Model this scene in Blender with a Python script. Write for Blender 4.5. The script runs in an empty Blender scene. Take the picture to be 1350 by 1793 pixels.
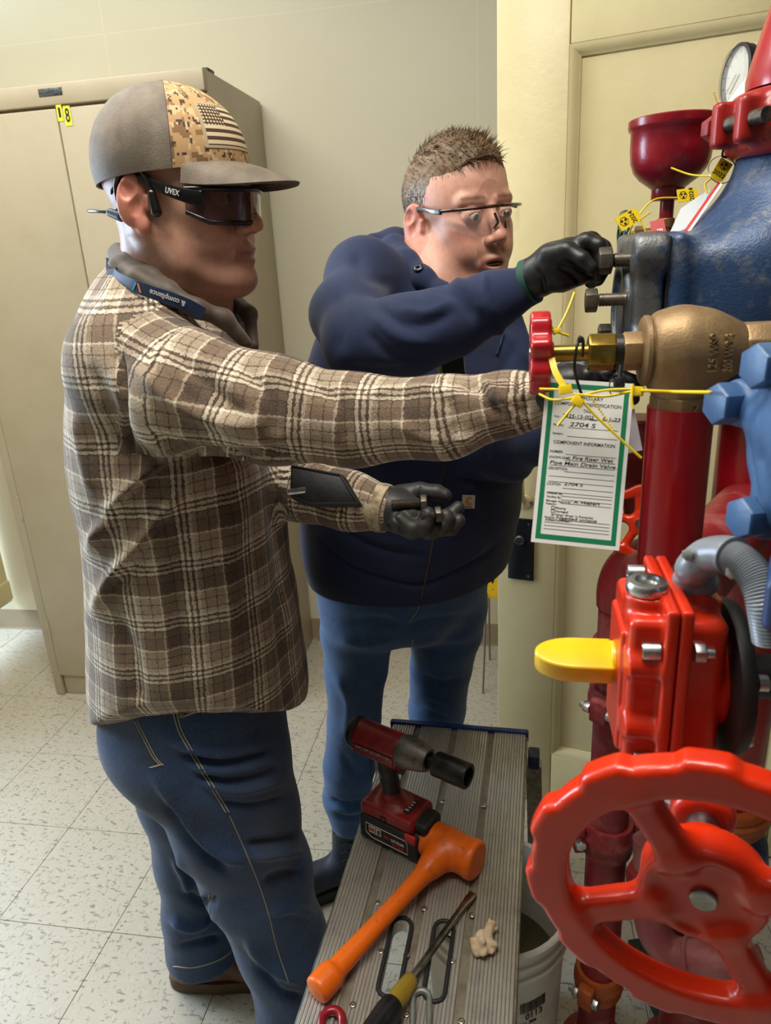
import bpy, bmesh, math, random
import numpy as np
from mathutils import Vector, Matrix

# ------------------------------------------------------------------ camera
FPX, IW, IH, CAMH = 1260.0, 1350, 1793, 1.487
def _cr(px, py): return np.array([(px-IW/2)/FPX, -(py-IH/2)/FPX, -1.0])
_dn = _cr(878, 4480); _dn /= np.linalg.norm(_dn); _up = -_dn
_fw = _cr(895, 440); _fw -= _up*_fw.dot(_up); _fw /= np.linalg.norm(_fw)
RC = np.stack([np.cross(_fw, _up), _fw, _up])          # world = RC @ camera
def P(px, py, d): return RC @ _cr(px, py)*d + np.array([0, 0, CAMH])
def S(px, d): return px*d/FPX
def onZ(px, py, z):
    v = RC @ _cr(px, py); return v*((z-CAMH)/v[2]) + np.array([0, 0, CAMH])
def onY(px, py, y):
    v = RC @ _cr(px, py); return v*(y/v[1]) + np.array([0, 0, CAMH])
def onX(px, py, x):
    v = RC @ _cr(px, py); return v*(x/v[0]) + np.array([0, 0, CAMH])

SC = bpy.context.scene
COL = SC.collection
cam = bpy.data.objects.new('camera', bpy.data.cameras.new('camera')); COL.objects.link(cam)
cam.data.sensor_fit = 'HORIZONTAL'; cam.data.sensor_width = 36; cam.data.lens = 36*FPX/IW
cam.data.clip_start = 0.02; cam.data.clip_end = 60
m4 = np.eye(4); m4[:3, :3] = RC; m4[2, 3] = CAMH
cam.matrix_world = Matrix(m4.tolist())
cam.data.dof.use_dof = True; cam.data.dof.focus_distance = 1.1; cam.data.dof.aperture_fstop = 16
SC.camera = cam

# ------------------------------------------------------------------ light
SC.view_settings.view_transform = 'Standard'
SC.view_settings.look = 'None'
SC.view_settings.exposure = 0.5
SC.view_settings.gamma = 1.0
SC.view_settings.use_curve_mapping = False
wd = bpy.data.worlds.new('sky'); SC.world = wd; wd.use_nodes = True
bg = wd.node_tree.nodes['Background']; bg.inputs[0].default_value = (0.55, 0.72, 1.0, 1); bg.inputs[1].default_value = 1.0
def area(name, loc, aim, sx, sy, power, color):
    l = bpy.data.lights.new(name, 'AREA'); l.shape = 'RECTANGLE'; l.size = sx; l.size_y = sy
    l.energy = power; l.color = color
    o = bpy.data.objects.new(name, l); COL.objects.link(o); o.location = loc
    o.rotation_euler = (Vector(aim)-Vector(loc)).to_track_quat('-Z', 'Y').to_euler()
    return o
ROOM = dict(x0=-3.3, x1=1.7, y0=-2.6, y1=2.58, z=2.85)
WIN = dict(y0=1.05, y1=2.45, z0=0.75, z1=2.35)
area('window_daylight', (-3.36, 1.75, 1.55), (0, 1.3, 1.2), 1.4, 1.6, 95, (0.62, 0.79, 1.0))
area('ceiling_lamp_light', (-1.35, 1.40, 2.76), (-1.35, 1.40, 0), 1.15, 0.5, 16, (1.0, 0.95, 0.86))
area('ceiling_lamp_light', (-0.30, 0.45, 2.76), (-0.30, 0.45, 0), 1.15, 0.5, 24, (1.0, 0.95, 0.85))

# ------------------------------------------------------------------ helpers: materials
def lin(c):
    if isinstance(c, str):
        c = c.lstrip('#'); c = [int(c[i:i+2], 16)/255 for i in (0, 2, 4)]
    return tuple((x/12.92 if x <= 0.04045 else ((x+0.055)/1.055)**2.4) for x in c) + (1.0,)
MATS = {}
class NT:
    def __init__(s, name):
        s.m = bpy.data.materials.new(name); s.m.use_nodes = True
        s.t = s.m.node_tree; s.b = s.t.nodes['Principled BSDF']; s.o = s.t.nodes['Material Output']
    def n(s, typ, ins=None, **kw):
        nd = s.t.nodes.new(typ)
        for k, v in kw.items(): setattr(nd, k, v)
        for k, v in (ins or {}).items():
            if hasattr(v, 'links'): s.t.links.new(v, nd.inputs[k])
            else: nd.inputs[k].default_value = v
        return nd
    def link(s, a, b): s.t.links.new(a, b)
    def math(s, op, a, b=0.0, c=0.0, clamp=False):
        nd = s.n('ShaderNodeMath', {0: a, 1: b, 2: c}, operation=op); nd.use_clamp = clamp
        return nd.outputs[0]
    def mix(s, f, a, b):
        nd = s.n('ShaderNodeMix', data_type='RGBA')
        for sock, v in ((nd.inputs[0], f), (nd.inputs[6], a), (nd.inputs[7], b)):
            if hasattr(v, 'links'): s.t.links.new(v, sock)
            else: sock.default_value = v
        return nd.outputs[2]
    def ramp(s, f, stops, interp='LINEAR'):
        nd = s.n('ShaderNodeValToRGB'); s.link(f, nd.inputs[0]); e = nd.color_ramp.elements
        nd.color_ramp.interpolation = interp
        while len(e) < len(stops): e.new(0.5)
        for el, (p, c) in zip(e, stops): el.position = p; el.color = c
        return nd.outputs[0]
    def noise(s, vec, scale, detail=3, rough=0.55, dist=0.0):
        nd = s.n('ShaderNodeTexNoise', {'Scale': scale, 'Detail': detail, 'Roughness': rough, 'Distortion': dist})
        if vec is not None: s.link(vec, nd.inputs['Vector'])
        return nd.outputs[0]
    def obj(s): return s.n('ShaderNodeTexCoord').outputs['Object']
    def bump(s, h, strength=0.3, dist=0.002, prev=None):
        nd = s.n('ShaderNodeBump', {'Height': h, 'Strength': strength, 'Distance': dist})
        if prev is not None: s.link(prev, nd.inputs['Normal'])
        return nd.outputs[0]
    def set(s, **kw):
        names = dict(col='Base Color', rough='Roughness', metal='Metallic', normal='Normal', alpha='Alpha', coat='Coat Weight',
                     coatr='Coat Roughness', sheen='Sheen Weight', trans='Transmission Weight', ior='IOR', spec='Specular IOR Level',
                     sss='Subsurface Weight', sssr='Subsurface Radius', ssss='Subsurface Scale', emit='Emission Color', emits='Emission Strength')
        for k, v in kw.items():
            i = s.b.inputs[names[k]]
            if hasattr(v, 'links'): s.link(v, i)
            else: i.default_value = v
        return s.m
def M(name, col, rough=0.5, metal=0.0, col2=None, scale=40.0, lo=0.45, hi=0.65, bump=0.0, bscale=200.0, bdist=0.001,
      roughvar=0.0, coat=0.0, sheen=0.0, detail=4, **kw):
    """paint / metal / cloth with mottled wear and fine relief"""
    if name in MATS: return MATS[name]
    g = NT(name); oc = g.obj()
    c = lin(col)
    if col2 is not None:
        f = g.noise(oc, scale, detail, 0.6)
        f = g.ramp(f, [(lo, (0, 0, 0, 1)), (hi, (1, 1, 1, 1))])
        g.set(col=g.mix(f, c, lin(col2)))
    else: g.set(col=c)
    if roughvar:
        r = g.noise(oc, scale*0.7, 3)
        g.set(rough=g.math('MULTIPLY_ADD', r, roughvar*2, rough-roughvar))
    else: g.set(rough=rough)
    g.set(metal=metal, coat=coat, coatr=0.15, sheen=sheen)
    if bump: g.set(normal=g.bump(g.noise(oc, bscale, 3, 0.6), bump, bdist))
    if kw: g.set(**kw)
    MATS[name] = g.m
    return g.m

# ------------------------------------------------------------------ helpers: geometry
V3 = lambda *a: np.array(a, float)
def nrm(v): v = np.asarray(v, float); return v/np.linalg.norm(v)
def frame(z, up=(0, 0, 1)):
    """columns x,y,z with z along the given direction"""
    z = nrm(z); up = np.asarray(up, float)
    if abs(nrm(up).dot(z)) > 0.98: up = V3(1, 0, 0) if abs(z[0]) < 0.9 else V3(0, 1, 0)
    x = nrm(np.cross(up, z)); y = np.cross(z, x)
    return np.stack([x, y, z], 1)
def rotm(axis, deg): return np.array(Matrix.Rotation(math.radians(deg), 3, axis))
class MB:
    """collects shapes of ONE part"""
    def __init__(s): s.v = []; s.f = []; s.uv = []
    def raw(s, vs, fs):
        o = len(s.v); s.v += [tuple(map(float, p)) for p in vs]; s.f += [tuple(i+o for i in f) for f in fs]; return s
    def box(s, c, size, rot=None):
        c = np.asarray(c, float); h = np.asarray(size, float)/2; rot = np.eye(3) if rot is None else rot
        vs = [c + rot @ (h*np.array(k)) for k in ((-1,-1,-1),(1,-1,-1),(1,1,-1),(-1,1,-1),(-1,-1,1),(1,-1,1),(1,1,1),(-1,1,1))]
        return s.raw(vs, [(3,2,1,0),(4,5,6,7),(0,1,5,4),(1,2,6,5),(2,3,7,6),(3,0,4,7)])
    def lathe(s, prof, o, d, seg=32, up=(0, 0, 1), sq=1.0, closed=False):
        """prof: (r, h) along direction d from o; r=0 ends are fanned"""
        F = frame(d, up); o = np.asarray(o, float); vs = []; rows = []
        for r, h in prof:
            if r <= 1e-6: rows.append([len(vs)]); vs.append(o+F[:, 2]*h)
            else:
                rows.append(list(range(len(vs), len(vs)+seg)))
                for i in range(seg):
                    a = 2*math.pi*i/seg; vs.append(o+F @ V3(r*math.cos(a), r*sq*math.sin(a), h))
        fs = []
        pr = list(zip(rows, rows[1:])) + ([(rows[-1], rows[0])] if closed else [])
        for a, b in pr:
            for i in range(seg):
                j = (i+1) % seg
                if len(a) == 1 and len(b) > 1: fs.append((a[0], b[j], b[i]))
                elif len(b) == 1 and len(a) > 1: fs.append((a[i], a[j], b[0]))
                elif len(a) > 1: fs.append((a[i], a[j], b[j], b[i]))
        if not closed:
            if len(rows[0]) > 1: fs.append(tuple(reversed(rows[0])))
            if len(rows[-1]) > 1: fs.append(tuple(rows[-1]))
        return s.raw(vs, fs)
    def cyl(s, a, b, r, r2=None, seg=24, ch=0.0):
        a = np.asarray(a, float); b = np.asarray(b, float); L = np.linalg.norm(b-a); r2 = r if r2 is None else r2
        pr = [(r, 0), (r2, L)] if not ch else [(r-ch, 0), (r, ch), (r2, L-ch), (r2-ch, L)]
        return s.lathe(pr, a, b-a, seg)
    def hexa(s, a, b, af, ch=True, twist=0.0, n=6, up=(0, 0, 1)):
        """n-sided prism, af = across flats"""
        a = np.asarray(a, float); b = np.asarray(b, float); L = np.linalg.norm(b-a); F = frame(b-a, up)
        R = af/2/math.cos(math.pi/n); vs = []
        rings = [(0, R*0.93), (L*0.08, R), (L*0.9, R), (L, R*0.93)] if ch else [(0, R), (L, R)]
        for h, r in rings:
            for i in range(n):
                t = 2*math.pi*(i+0.5)/n+twist; vs.append(a+F @ V3(r*math.cos(t), r*math.sin(t), h))
        fs = [tuple(reversed(range(n))), tuple(range(len(vs)-n, len(vs)))]
        for k in range(len(rings)-1):
            for i in range(n): j = (i+1) % n; fs.append((k*n+i, k*n+j, k*n+n+j, k*n+n+i))
        return s.raw(vs, fs)
    def tube(s, pts, r, seg=10, closed=False, flat=1.0, up=(0, 0, 1), cap=True):
        pts = [np.asarray(p, float) for p in pts]; n = len(pts)
        rs = r if hasattr(r, '__len__') else [r]*n
        T = []
        for i in range(n):
            a = pts[(i-1) % n] if closed or i > 0 else pts[i]; b = pts[(i+1) % n] if closed or i < n-1 else pts[i]
            T.append(nrm(b-a))
        F = frame(T[0], up); X = F[:, 0]; vs = []
        for i in range(n):
            X = nrm(X-T[i]*X.dot(T[i])); Y = np.cross(T[i], X)
            for k in range(seg):
                a = 2*math.pi*k/seg; vs.append(pts[i]+X*rs[i]*math.cos(a)+Y*rs[i]*flat*math.sin(a))
        fs = []
        for i in range(n if closed else n-1):
            for k in range(seg):
                j = (k+1) % seg; i2 = (i+1) % n
                fs.append((i*seg+k, i*seg+j, i2*seg+j, i2*seg+k))
        if not closed and cap: fs += [tuple(reversed(range(seg))), tuple(range((n-1)*seg, n*seg))]
        return s.raw(vs, fs)
    def prism(s, poly, o, F, h0, h1, hole=None):
        """polygon (x,y) in frame F at o, from h0 to h1 along F z"""
        o = np.asarray(o, float); n = len(poly)
        vs = [o+F @ V3(x, y, h0) for x, y in poly]+[o+F @ V3(x, y, h1) for x, y in poly]
        fs = [(i, (i+1) % n, n+(i+1) % n, n+i) for i in range(n)]
        if hole is None: fs += [tuple(reversed(range(n))), tuple(range(n, 2*n))]
        else:
            m = len(hole); assert m == n
            vs += [o+F @ V3(x, y, h0) for x, y in hole]+[o+F @ V3(x, y, h1) for x, y in hole]
            for i in range(n):
                j = (i+1) % n
                fs += [(2*n+j, 2*n+i, 3*n+i, 3*n+j), (n+i, n+j, 3*n+j, 3*n+i), (j, i, 2*n+i, 2*n+j)]
        return s.raw(vs, fs)
    def build(s, name, mat, parent=None, smooth=35, bevel=0.0, bseg=2, sub=0, **props):
        me = bpy.data.meshes.new(name)
        bm = bmesh.new()
        bv = [bm.verts.new(p) for p in s.v]
        for f in s.f:
            try: bm.faces.new([bv[i] for i in f])
            except ValueError: pass
        bmesh.ops.recalc_face_normals(bm, faces=bm.faces)
        if bevel:
            es = [e for e in bm.edges if len(e.link_faces) == 2 and e.calc_face_angle(0) > math.radians(28)]
            bmesh.ops.bevel(bm, geom=es, offset=bevel, offset_type='OFFSET', segments=bseg, affect='EDGES', clamp_overlap=True, profile=0.5)
        bm.to_mesh(me); bm.free()
        return link(me, name, mat, parent, smooth, **props)
def link(me, name, mat, parent=None, smooth=35, **props):
    if smooth is not None and len(me.polygons):
        me.polygons.foreach_set('use_smooth', [True]*len(me.polygons))
        if smooth < 180: me.set_sharp_from_angle(angle=math.radians(smooth))
    o = bpy.data.objects.new(name, me); COL.objects.link(o)
    if mat is not None:
        me.materials.append(mat) if not me.materials else None
    if parent is not None: attach(o, parent)
    for k, v in props.items(): o[k] = v
    return o
def wloc(o):
    t = Vector(o.location)
    while o.parent is not None: o = o.parent; t = t + Vector(o.location) if o.parent is None and False else t
    return t
def attach(o, parent):
    """keep the child's world coordinates"""
    o.parent = parent
    m = MW.get(parent.name)
    if m is not None: o.matrix_parent_inverse = m.inverted()
MW = {}
def thing(name, label, cat, loc=(0, 0, 0), group=None):
    o = bpy.data.objects.new(name, None); COL.objects.link(o); o.empty_display_size = 0.05
    o.location = Vector([float(x) for x in loc]); MW[o.name] = Matrix.Translation(o.location)
    return tag(o, label, cat, group)
def tag(o, label, cat, group=None):
    o['label'] = label; o['category'] = cat
    if group: o['group'] = group
    return o
def struct(o, label=None):
    o['kind'] = 'structure'
    if label: o['label'] = label
    return o
def place(src, parent, mat4, name=None):
    """another copy of a mesh part, sharing its data"""
    c = src.copy(); COL.objects.link(c); c.parent = None; c.matrix_world = mat4
    c.parent = parent; m = MW.get(parent.name) if parent else None
    if m is not None: c.matrix_parent_inverse = m.inverted()
    else: c.matrix_parent_inverse = Matrix.Identity(4)
    return c
def M4(F=None, o=(0, 0, 0)):
    m = np.eye(4)
    if F is not None: m[:3, :3] = F
    m[:3, 3] = o
    return Matrix(m.tolist())
FONT_CACHE = {}
def text(s, name, mat, F, o, h, parent=None, depth=0.0003, width=None, align='CENTER', shear=0.0):
    """flat lettering: h = letter height; F columns = right, up, out"""
    cu = bpy.data.curves.new(name, 'FONT'); cu.body = s; cu.size = h/0.7; cu.align_x = align; cu.align_y = 'CENTER'
    cu.extrude = depth; cu.offset = 0.012*h/0.7; cu.resolution_u = 3; cu.shear = shear
    ob = bpy.data.objects.new(name, cu); COL.objects.link(ob)
    bpy.context.view_layer.update()
    dg = bpy.context.evaluated_depsgraph_get()
    me = bpy.data.meshes.new_from_object(ob.evaluated_get(dg))
    bpy.data.objects.remove(ob); bpy.data.curves.remove(cu)
    vs = np.array([v.co[:] for v in me.vertices]) if len(me.vertices) else np.zeros((0, 3))
    if width and len(vs):
        w = vs[:, 0].max()-vs[:, 0].min()
        if w > 0: vs[:, 0] *= width/w
    vs = vs @ np.asarray(F).T + np.asarray(o)
    me.vertices.foreach_set('co', vs.ravel()); me.update()
    me.materials.clear()
    return link(me, name, mat, parent, None)

# ------------------------------------------------------------------ helpers: smooth blended bodies (distance field + surface nets)
class SDF:
    def __init__(s, lo, hi, h):
        s.lo = np.asarray(lo, float); s.h = h
        n = np.ceil((np.asarray(hi, float)-s.lo)/h).astype(int)+1
        s.ax = [s.lo[i]+h*np.arange(n[i]) for i in range(3)]
        s.f = np.full(n, 0.5, np.float32); s.n = n
    def _win(s, lo, hi):
        i0 = np.maximum(np.floor((lo-s.lo)/s.h).astype(int), 0); i1 = np.minimum(np.ceil((hi-s.lo)/s.h).astype(int)+1, s.n)
        if (i1 <= i0).any(): return None
        sl = tuple(slice(a, b) for a, b in zip(i0, i1))
        g = np.meshgrid(*[s.ax[k][sl[k]] for k in range(3)], indexing='ij')
        return sl, np.stack(g, -1)
    def put(s, fn, lo, hi, k=0.0, op='u'):
        m = k+3*s.h
        w = s._win(np.asarray(lo)-m, np.asarray(hi)+m)
        if w is None: return s
        sl, p = w; b = fn(p).astype(np.float32); a = s.f[sl]
        if op == 'u':
            if k > 0: h = np.maximum(k-np.abs(a-b), 0)/k; s.f[sl] = np.minimum(a, b)-h*h*k*0.25
            else: s.f[sl] = np.minimum(a, b)
        elif op == 's':
            b = -b
            if k > 0: h = np.maximum(k-np.abs(a-b), 0)/k; s.f[sl] = np.maximum(a, b)+h*h*k*0.25
            else: s.f[sl] = np.maximum(a, b)
        return s
    def cone(s, a, b, ra, rb, k=0.01, op='u'):
        a = np.asarray(a, float); b = np.asarray(b, float); ba = b-a; L = max(ba.dot(ba), 1e-12); r = max(ra, rb)
        def fn(p):
            q = p-a; t = np.clip(q @ ba/L, 0, 1)
            return np.linalg.norm(q-t[..., None]*ba, axis=-1)-(ra+(rb-ra)*t)
        return s.put(fn, np.minimum(a, b)-r, np.maximum(a, b)+r, k, op)
    def chain(s, pts, rs, k=0.01, op='u'):
        for i in range(len(pts)-1): s.cone(pts[i], pts[i+1], rs[i], rs[i+1], k, op)
        return s
    def ell(s, c, r, F=None, k=0.01, op='u'):
        c = np.asarray(c, float); r = np.asarray(r, float); F = np.eye(3) if F is None else F
        def fn(p):
            q = (p-c) @ F; k0 = np.linalg.norm(q/r, axis=-1); k1 = np.linalg.norm(q/(r*r), axis=-1)+1e-9
            return k0*(k0-1)/k1
        e = np.abs(F) @ r
        return s.put(fn, c-e, c+e, k, op)
    def box(s, c, half, F=None, rnd=0.0, k=0.01, op='u'):
        c = np.asarray(c, float); half = np.asarray(half, float)-rnd; F = np.eye(3) if F is None else F
        def fn(p):
            q = np.abs((p-c) @ F)-half
            return np.linalg.norm(np.maximum(q, 0), axis=-1)+np.minimum(q.max(-1), 0)-rnd
        e = np.abs(F) @ (half+rnd)
        return s.put(fn, c-e, c+e, k, op)
    def cyl(s, a, b, r, rnd=0.0, k=0.01, op='u', r2=None):
        a = np.asarray(a, float); b = np.asarray(b, float); L = np.linalg.norm(b-a); d = (b-a)/L; r2 = r if r2 is None else r2
        def fn(p):
            q = p-(a+b)/2; z = q @ d; t = z/L+0.5
            rr = np.linalg.norm(q-z[..., None]*d, axis=-1)-(r+(r2-r)*np.clip(t, 0, 1))+rnd; zz = np.abs(z)-L/2+rnd
            return np.minimum(np.maximum(rr, zz), 0)+np.sqrt(np.maximum(rr, 0)**2+np.maximum(zz, 0)**2)-rnd
        R = max(r, r2)
        return s.put(fn, np.minimum(a, b)-R, np.maximum(a, b)+R, k, op)
    def sect(s, cs, u, v, k=0.02, op='u'):
        """tube of elliptic sections; cs: list of (centre, ru, rv); u,v: axes (or lists)"""
        for i in range(len(cs)-1):
            (a, ua, va), (b, ub, vb) = cs[i], cs[i+1]
            a = np.asarray(a, float); b = np.asarray(b, float); ba = b-a; L = ba.dot(ba)
            U = nrm(u[i] if isinstance(u, list) else u); W = nrm(v[i] if isinstance(v, list) else v)
            def fn(p, a=a, ba=ba, L=L, ua=ua, va=va, ub=ub, vb=vb, U=U, W=W):
                q = p-a; t = np.clip(q @ ba/L, 0, 1); q = q-t[..., None]*ba
                ru = ua+(ub-ua)*t; rv = va+(vb-va)*t; x = q @ U; y = q @ W
                z2 = np.maximum((q*q).sum(-1)-x*x-y*y, 0); mn = np.minimum(ru, rv)
                k0 = np.sqrt((x/ru)**2+(y/rv)**2+z2/(mn*mn)); k1 = np.sqrt((x/ru**2)**2+(y/rv**2)**2+z2/mn**4)+1e-9
                return k0*(k0-1)/k1
            r = max(ua, va, ub, vb)
            s.put(fn, np.minimum(a, b)-r, np.maximum(a, b)+r, k, op)
        return s
    def cut(s, o, n):
        """remove the half space on the side n points to"""
        o = np.asarray(o, float); n = nrm(n)
        g = [(s.ax[i]-o[i])*n[i] for i in range(3)]
        d = (g[0][:, None, None]+g[1][None, :, None]+g[2][None, None, :]).astype(np.float32)
        s.f = np.maximum(s.f, d); return s
    def shell(s, t):
        """keep only a wall of thickness t"""
        s.f = np.maximum(s.f, -(s.f+t)); return s
    def mesh(s):
        f = s.f.copy()
        for ax in range(3):
            sl = [slice(None)]*3
            for e in (0, -1): sl[ax] = e; f[tuple(sl)] = np.maximum(f[tuple(sl)], 1e-3)
        f[f == 0] = 1e-7
        neg = f < 0
        cn = np.zeros(np.array(f.shape)-1, np.uint8)
        off = [(i, j, k) for i in (0, 1) for j in (0, 1) for k in (0, 1)]
        nx, ny, nz = cn.shape
        sub = lambda arr, o: arr[o[0]:o[0]+nx, o[1]:o[1]+ny, o[2]:o[2]+nz]
        for o in off: cn += sub(neg, o)
        mk = (cn > 0) & (cn < 8); ce = np.argwhere(mk)
        idx = np.full(cn.shape, -1, np.int64); idx[mk] = np.arange(len(ce))
        pos = np.zeros((len(ce), 3)); cnt = np.zeros(len(ce))
        val = {o: f[ce[:, 0]+o[0], ce[:, 1]+o[1], ce[:, 2]+o[2]].astype(float) for o in off}
        for a in off:
            for ax in range(3):
                if a[ax]: continue
                b = list(a); b[ax] = 1; b = tuple(b)
                fa, fb = val[a], val[b]; x = (fa < 0) != (fb < 0)
                t = np.where(x, fa/np.where(x, fa-fb, 1), 0)
                q = np.tile(np.array(a, float), (len(ce), 1)); q[:, ax] = t
                pos[x] += q[x]; cnt[x] += 1
        pos = s.lo+(ce+pos/cnt[:, None])*s.h
        quads = []
        for ax in range(3):
            o1, o2 = [(1, 2), (2, 0), (0, 1)][ax]
            sl0 = [slice(1, -1)]*3; sl1 = [slice(1, -1)]*3
            sl0[ax] = slice(0, -1); sl1[ax] = slice(1, None)
            n0 = neg[tuple(sl0)]; n1 = neg[tuple(sl1)]
            e = np.argwhere(n0 != n1)
            if not len(e): continue
            add = np.ones(3, int); add[ax] = 0; e = e+add
            flip = neg[e[:, 0], e[:, 1], e[:, 2]]
            def g(d1, d2):
                c = e.copy(); c[:, o1] += d1; c[:, o2] += d2
                return idx[c[:, 0], c[:, 1], c[:, 2]]
            q = np.stack([g(-1, -1), g(0, -1), g(0, 0), g(-1, 0)], 1)
            q[~flip] = q[~flip][:, ::-1]
            quads.append(q)
        return pos, np.concatenate(quads)
    def build(s, name, mat, parent=None, smooth_it=0, post=None, attrs=None, sharp=180, **props):
        v, q = s.mesh()
        if smooth_it: v = lap(v, q, smooth_it)
        if post is not None: v = post(v, vnormals(v, q))
        me = npmesh(name, v, q)
        for an, fnc in (attrs or {}).items():
            d = fnc(v)
            if d.shape[1] == 4:
                a = me.attributes.new(an, 'FLOAT_COLOR', 'POINT'); a.data.foreach_set('color', d.astype(np.float32).ravel())
            else:
                a = me.attributes.new(an, 'FLOAT_VECTOR', 'POINT'); a.data.foreach_set('vector', d.astype(np.float32).ravel())
        return link(me, name, mat, parent, sharp, **props)
def npmesh(name, v, q):
    me = bpy.data.meshes.new(name); n = len(q); w = q.shape[1]
    me.vertices.add(len(v)); me.vertices.foreach_set('co', np.asarray(v, np.float32).ravel())
    me.loops.add(n*w); me.loops.foreach_set('vertex_index', q.astype(np.int32).ravel())
    me.polygons.add(n); me.polygons.foreach_set('loop_start', np.arange(0, n*w, w, dtype=np.int32))
    me.update(calc_edges=True); me.validate()
    return me
def lap(v, q, it, lam=0.5):
    v = v.copy()
    for _ in range(it):
        a = np.zeros_like(v); c = np.zeros(len(v))
        for i in range(4):
            for j in (1, 3):
                np.add.at(a, q[:, i], v[q[:, (i+j) % 4]]); np.add.at(c, q[:, i], 1)
        v += lam*(a/np.maximum(c, 1)[:, None]-v)
    return v
def vnormals(v, q):
    n = np.cross(v[q[:, 2]]-v[q[:, 0]], v[q[:, 3]]-v[q[:, 1]]); o = np.zeros_like(v)
    for i in range(4): np.add.at(o, q[:, i], n)
    return o/(np.linalg.norm(o, axis=1)[:, None]+1e-12)
def wob(v, scale, seed=0, n=6):
    """smooth pseudo noise in [-1,1]"""
    r = np.random.RandomState(seed); o = np.zeros(len(v))
    for i in range(n):
        d = r.normal(size=3); d /= np.linalg.norm(d); o += np.sin(v @ d*scale*(0.6+0.9*r.rand())+r.rand()*6.28)
    return o/n
def bez(p0, p1, p2, p3, n=16):
    t = np.linspace(0, 1, n)[:, None]; p0, p1, p2, p3 = [np.asarray(p, float) for p in (p0, p1, p2, p3)]
    return list((1-t)**3*p0+3*(1-t)**2*t*p1+3*(1-t)*t*t*p2+t**3*p3)
def spline(pts, n=8, closed=False):
    pts = [np.asarray(p, float) for p in pts]; m = len(pts); out = []
    for i in range(m if closed else m-1):
        a = pts[(i-1) % m] if closed or i > 0 else 2*pts[0]-pts[1]; b = pts[i]; c = pts[(i+1) % m]
        d = pts[(i+2) % m] if closed or i < m-2 else 2*pts[-1]-pts[-2]
        for t in np.arange(n)/n:
            out.append(0.5*((2*b)+(c-a)*t+(2*a-5*b+4*c-d)*t*t+(3*b-a-3*c+d)*t**3))
    if not closed: out.append(pts[-1])
    return out

# ================================================================== ROOM
g = NT('wall_paint'); oc = g.obj()
sp = g.n('ShaderNodeSeparateXYZ', {0: oc})
n1 = g.noise(oc, 1.3, 3); n2 = g.noise(oc, 60, 4)
col = g.mix(g.ramp(n1, [(0.35, (0, 0, 0, 1)), (0.7, (1, 1, 1, 1))]), lin('#d9d2b8'), lin('#dfd8c0'))
def seam(axis, at, w=0.0016):
    d = g.math('ABSOLUTE', g.math('SUBTRACT', sp.outputs[axis], at)); return g.math('LESS_THAN', d, w)
sm = g.math('MAXIMUM', seam(0, -0.105), seam(0, -1.325)); sm = g.math('MAXIMUM', sm, seam(2, 2.235))
hgt = g.math('MULTIPLY_ADD', sm, 0.25, g.math('MULTIPLY', n2, 0.5))
MATS['wall'] = g.set(col=g.mix(g.math('MULTIPLY', sm, 0.35), col, lin('#f1ecdc')), rough=0.42, normal=g.bump(hgt, 0.25, 0.0015))
M('ceiling_paint', '#e9e6dc', 0.8, col2='#e2dfd4', scale=3, bump=0.2, bscale=300)

g = NT('floor_tile'); oc = g.n('ShaderNodeTexCoord').outputs['Object']
inf = g.n('ShaderNodeObjectInfo')
mp = g.n('ShaderNodeVectorMath', {0: oc, 1: inf.outputs['Location']}, operation='ADD').outputs[0]
st1 = g.n('ShaderNodeMapping', {0: mp, 'Scale': (42, 120, 1), 'Rotation': (0, 0, 0.9)}).outputs[0]
st2 = g.n('ShaderNodeMapping', {0: mp, 'Scale': (130, 46, 1), 'Rotation': (0, 0, -0.25)}).outputs[0]
f1 = g.ramp(g.noise(st1, 1.0, 2, 0.5), [(0.60, (0, 0, 0, 1)), (0.66, (1, 1, 1, 1))])
f2 = g.ramp(g.noise(st2, 1.15, 2, 0.5), [(0.60, (0, 0, 0, 1)), (0.67, (1, 1, 1, 1))])
f3 = g.ramp(g.noise(mp, 90, 3, 0.6), [(0.55, (0, 0, 0, 1)), (0.75, (1, 1, 1, 1))])
base = g.mix(g.noise(mp, 7, 3), lin('#c3bcad'), lin('#b8b1a1'))
base = g.mix(g.math('MULTIPLY', f3, 0.5), base, lin('#d2ccbf'))
base = g.mix(g.math('MULTIPLY', f1, 0.75), base, lin('#7d7563'))
base = g.mix(g.math('MULTIPLY', f2, 0.7), base, lin('#898170'))
MATS['tile'] = g.set(col=base, rough=g.math('MULTIPLY_ADD', g.noise(mp, 12, 3), 0.15, 0.33), normal=g.bump(g.noise(mp, 160, 3), 0.10, 0.001))
M('tile_bed', '#6e6659', 0.8)
M('vinyl_base', '#9a8b72', 0.5, col2='#93846c', scale=10)
M('cream_gloss', '#e4d5a4', 0.36, col2='#dccd9b', scale=6, bump=0.25, bscale=60, bdist=0.0015)
M('cream_gloss_door', '#e1d2a3', 0.36, col2='#dacb9a', scale=4, bump=0.35, bscale=55, bdist=0.0015)
M('cabinet_paint', '#baad93', 0.42, col2='#b5a88d', scale=8, bump=0.06, bscale=500)
M('dark_gap', '#3a342a', 0.9)
M('window_frame_white', '#dcdad2', 0.5)
M('diffuser', '#f4f2ea', 0.6)
g = NT('window_glass'); MATS['window_glass'] = g.set(col=(0.8, 0.9, 1, 1), rough=0.02, trans=1.0, ior=1.45)
R_ = ROOM
T0 = 0.3048
fl = MB().box(((R_['x0']+R_['x1'])/2, (R_['y0']+R_['y1'])/2, -0.045), (R_['x1']-R_['x0']+0.4, R_['y1']-R_['y0']+0.4, 0.08)).build('floor', MATS['tile_bed'], smooth=None)
struct(fl, 'pale vinyl composition tile floor with grey flecks')
e = 0.0007; hh = T0/2-e
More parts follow.
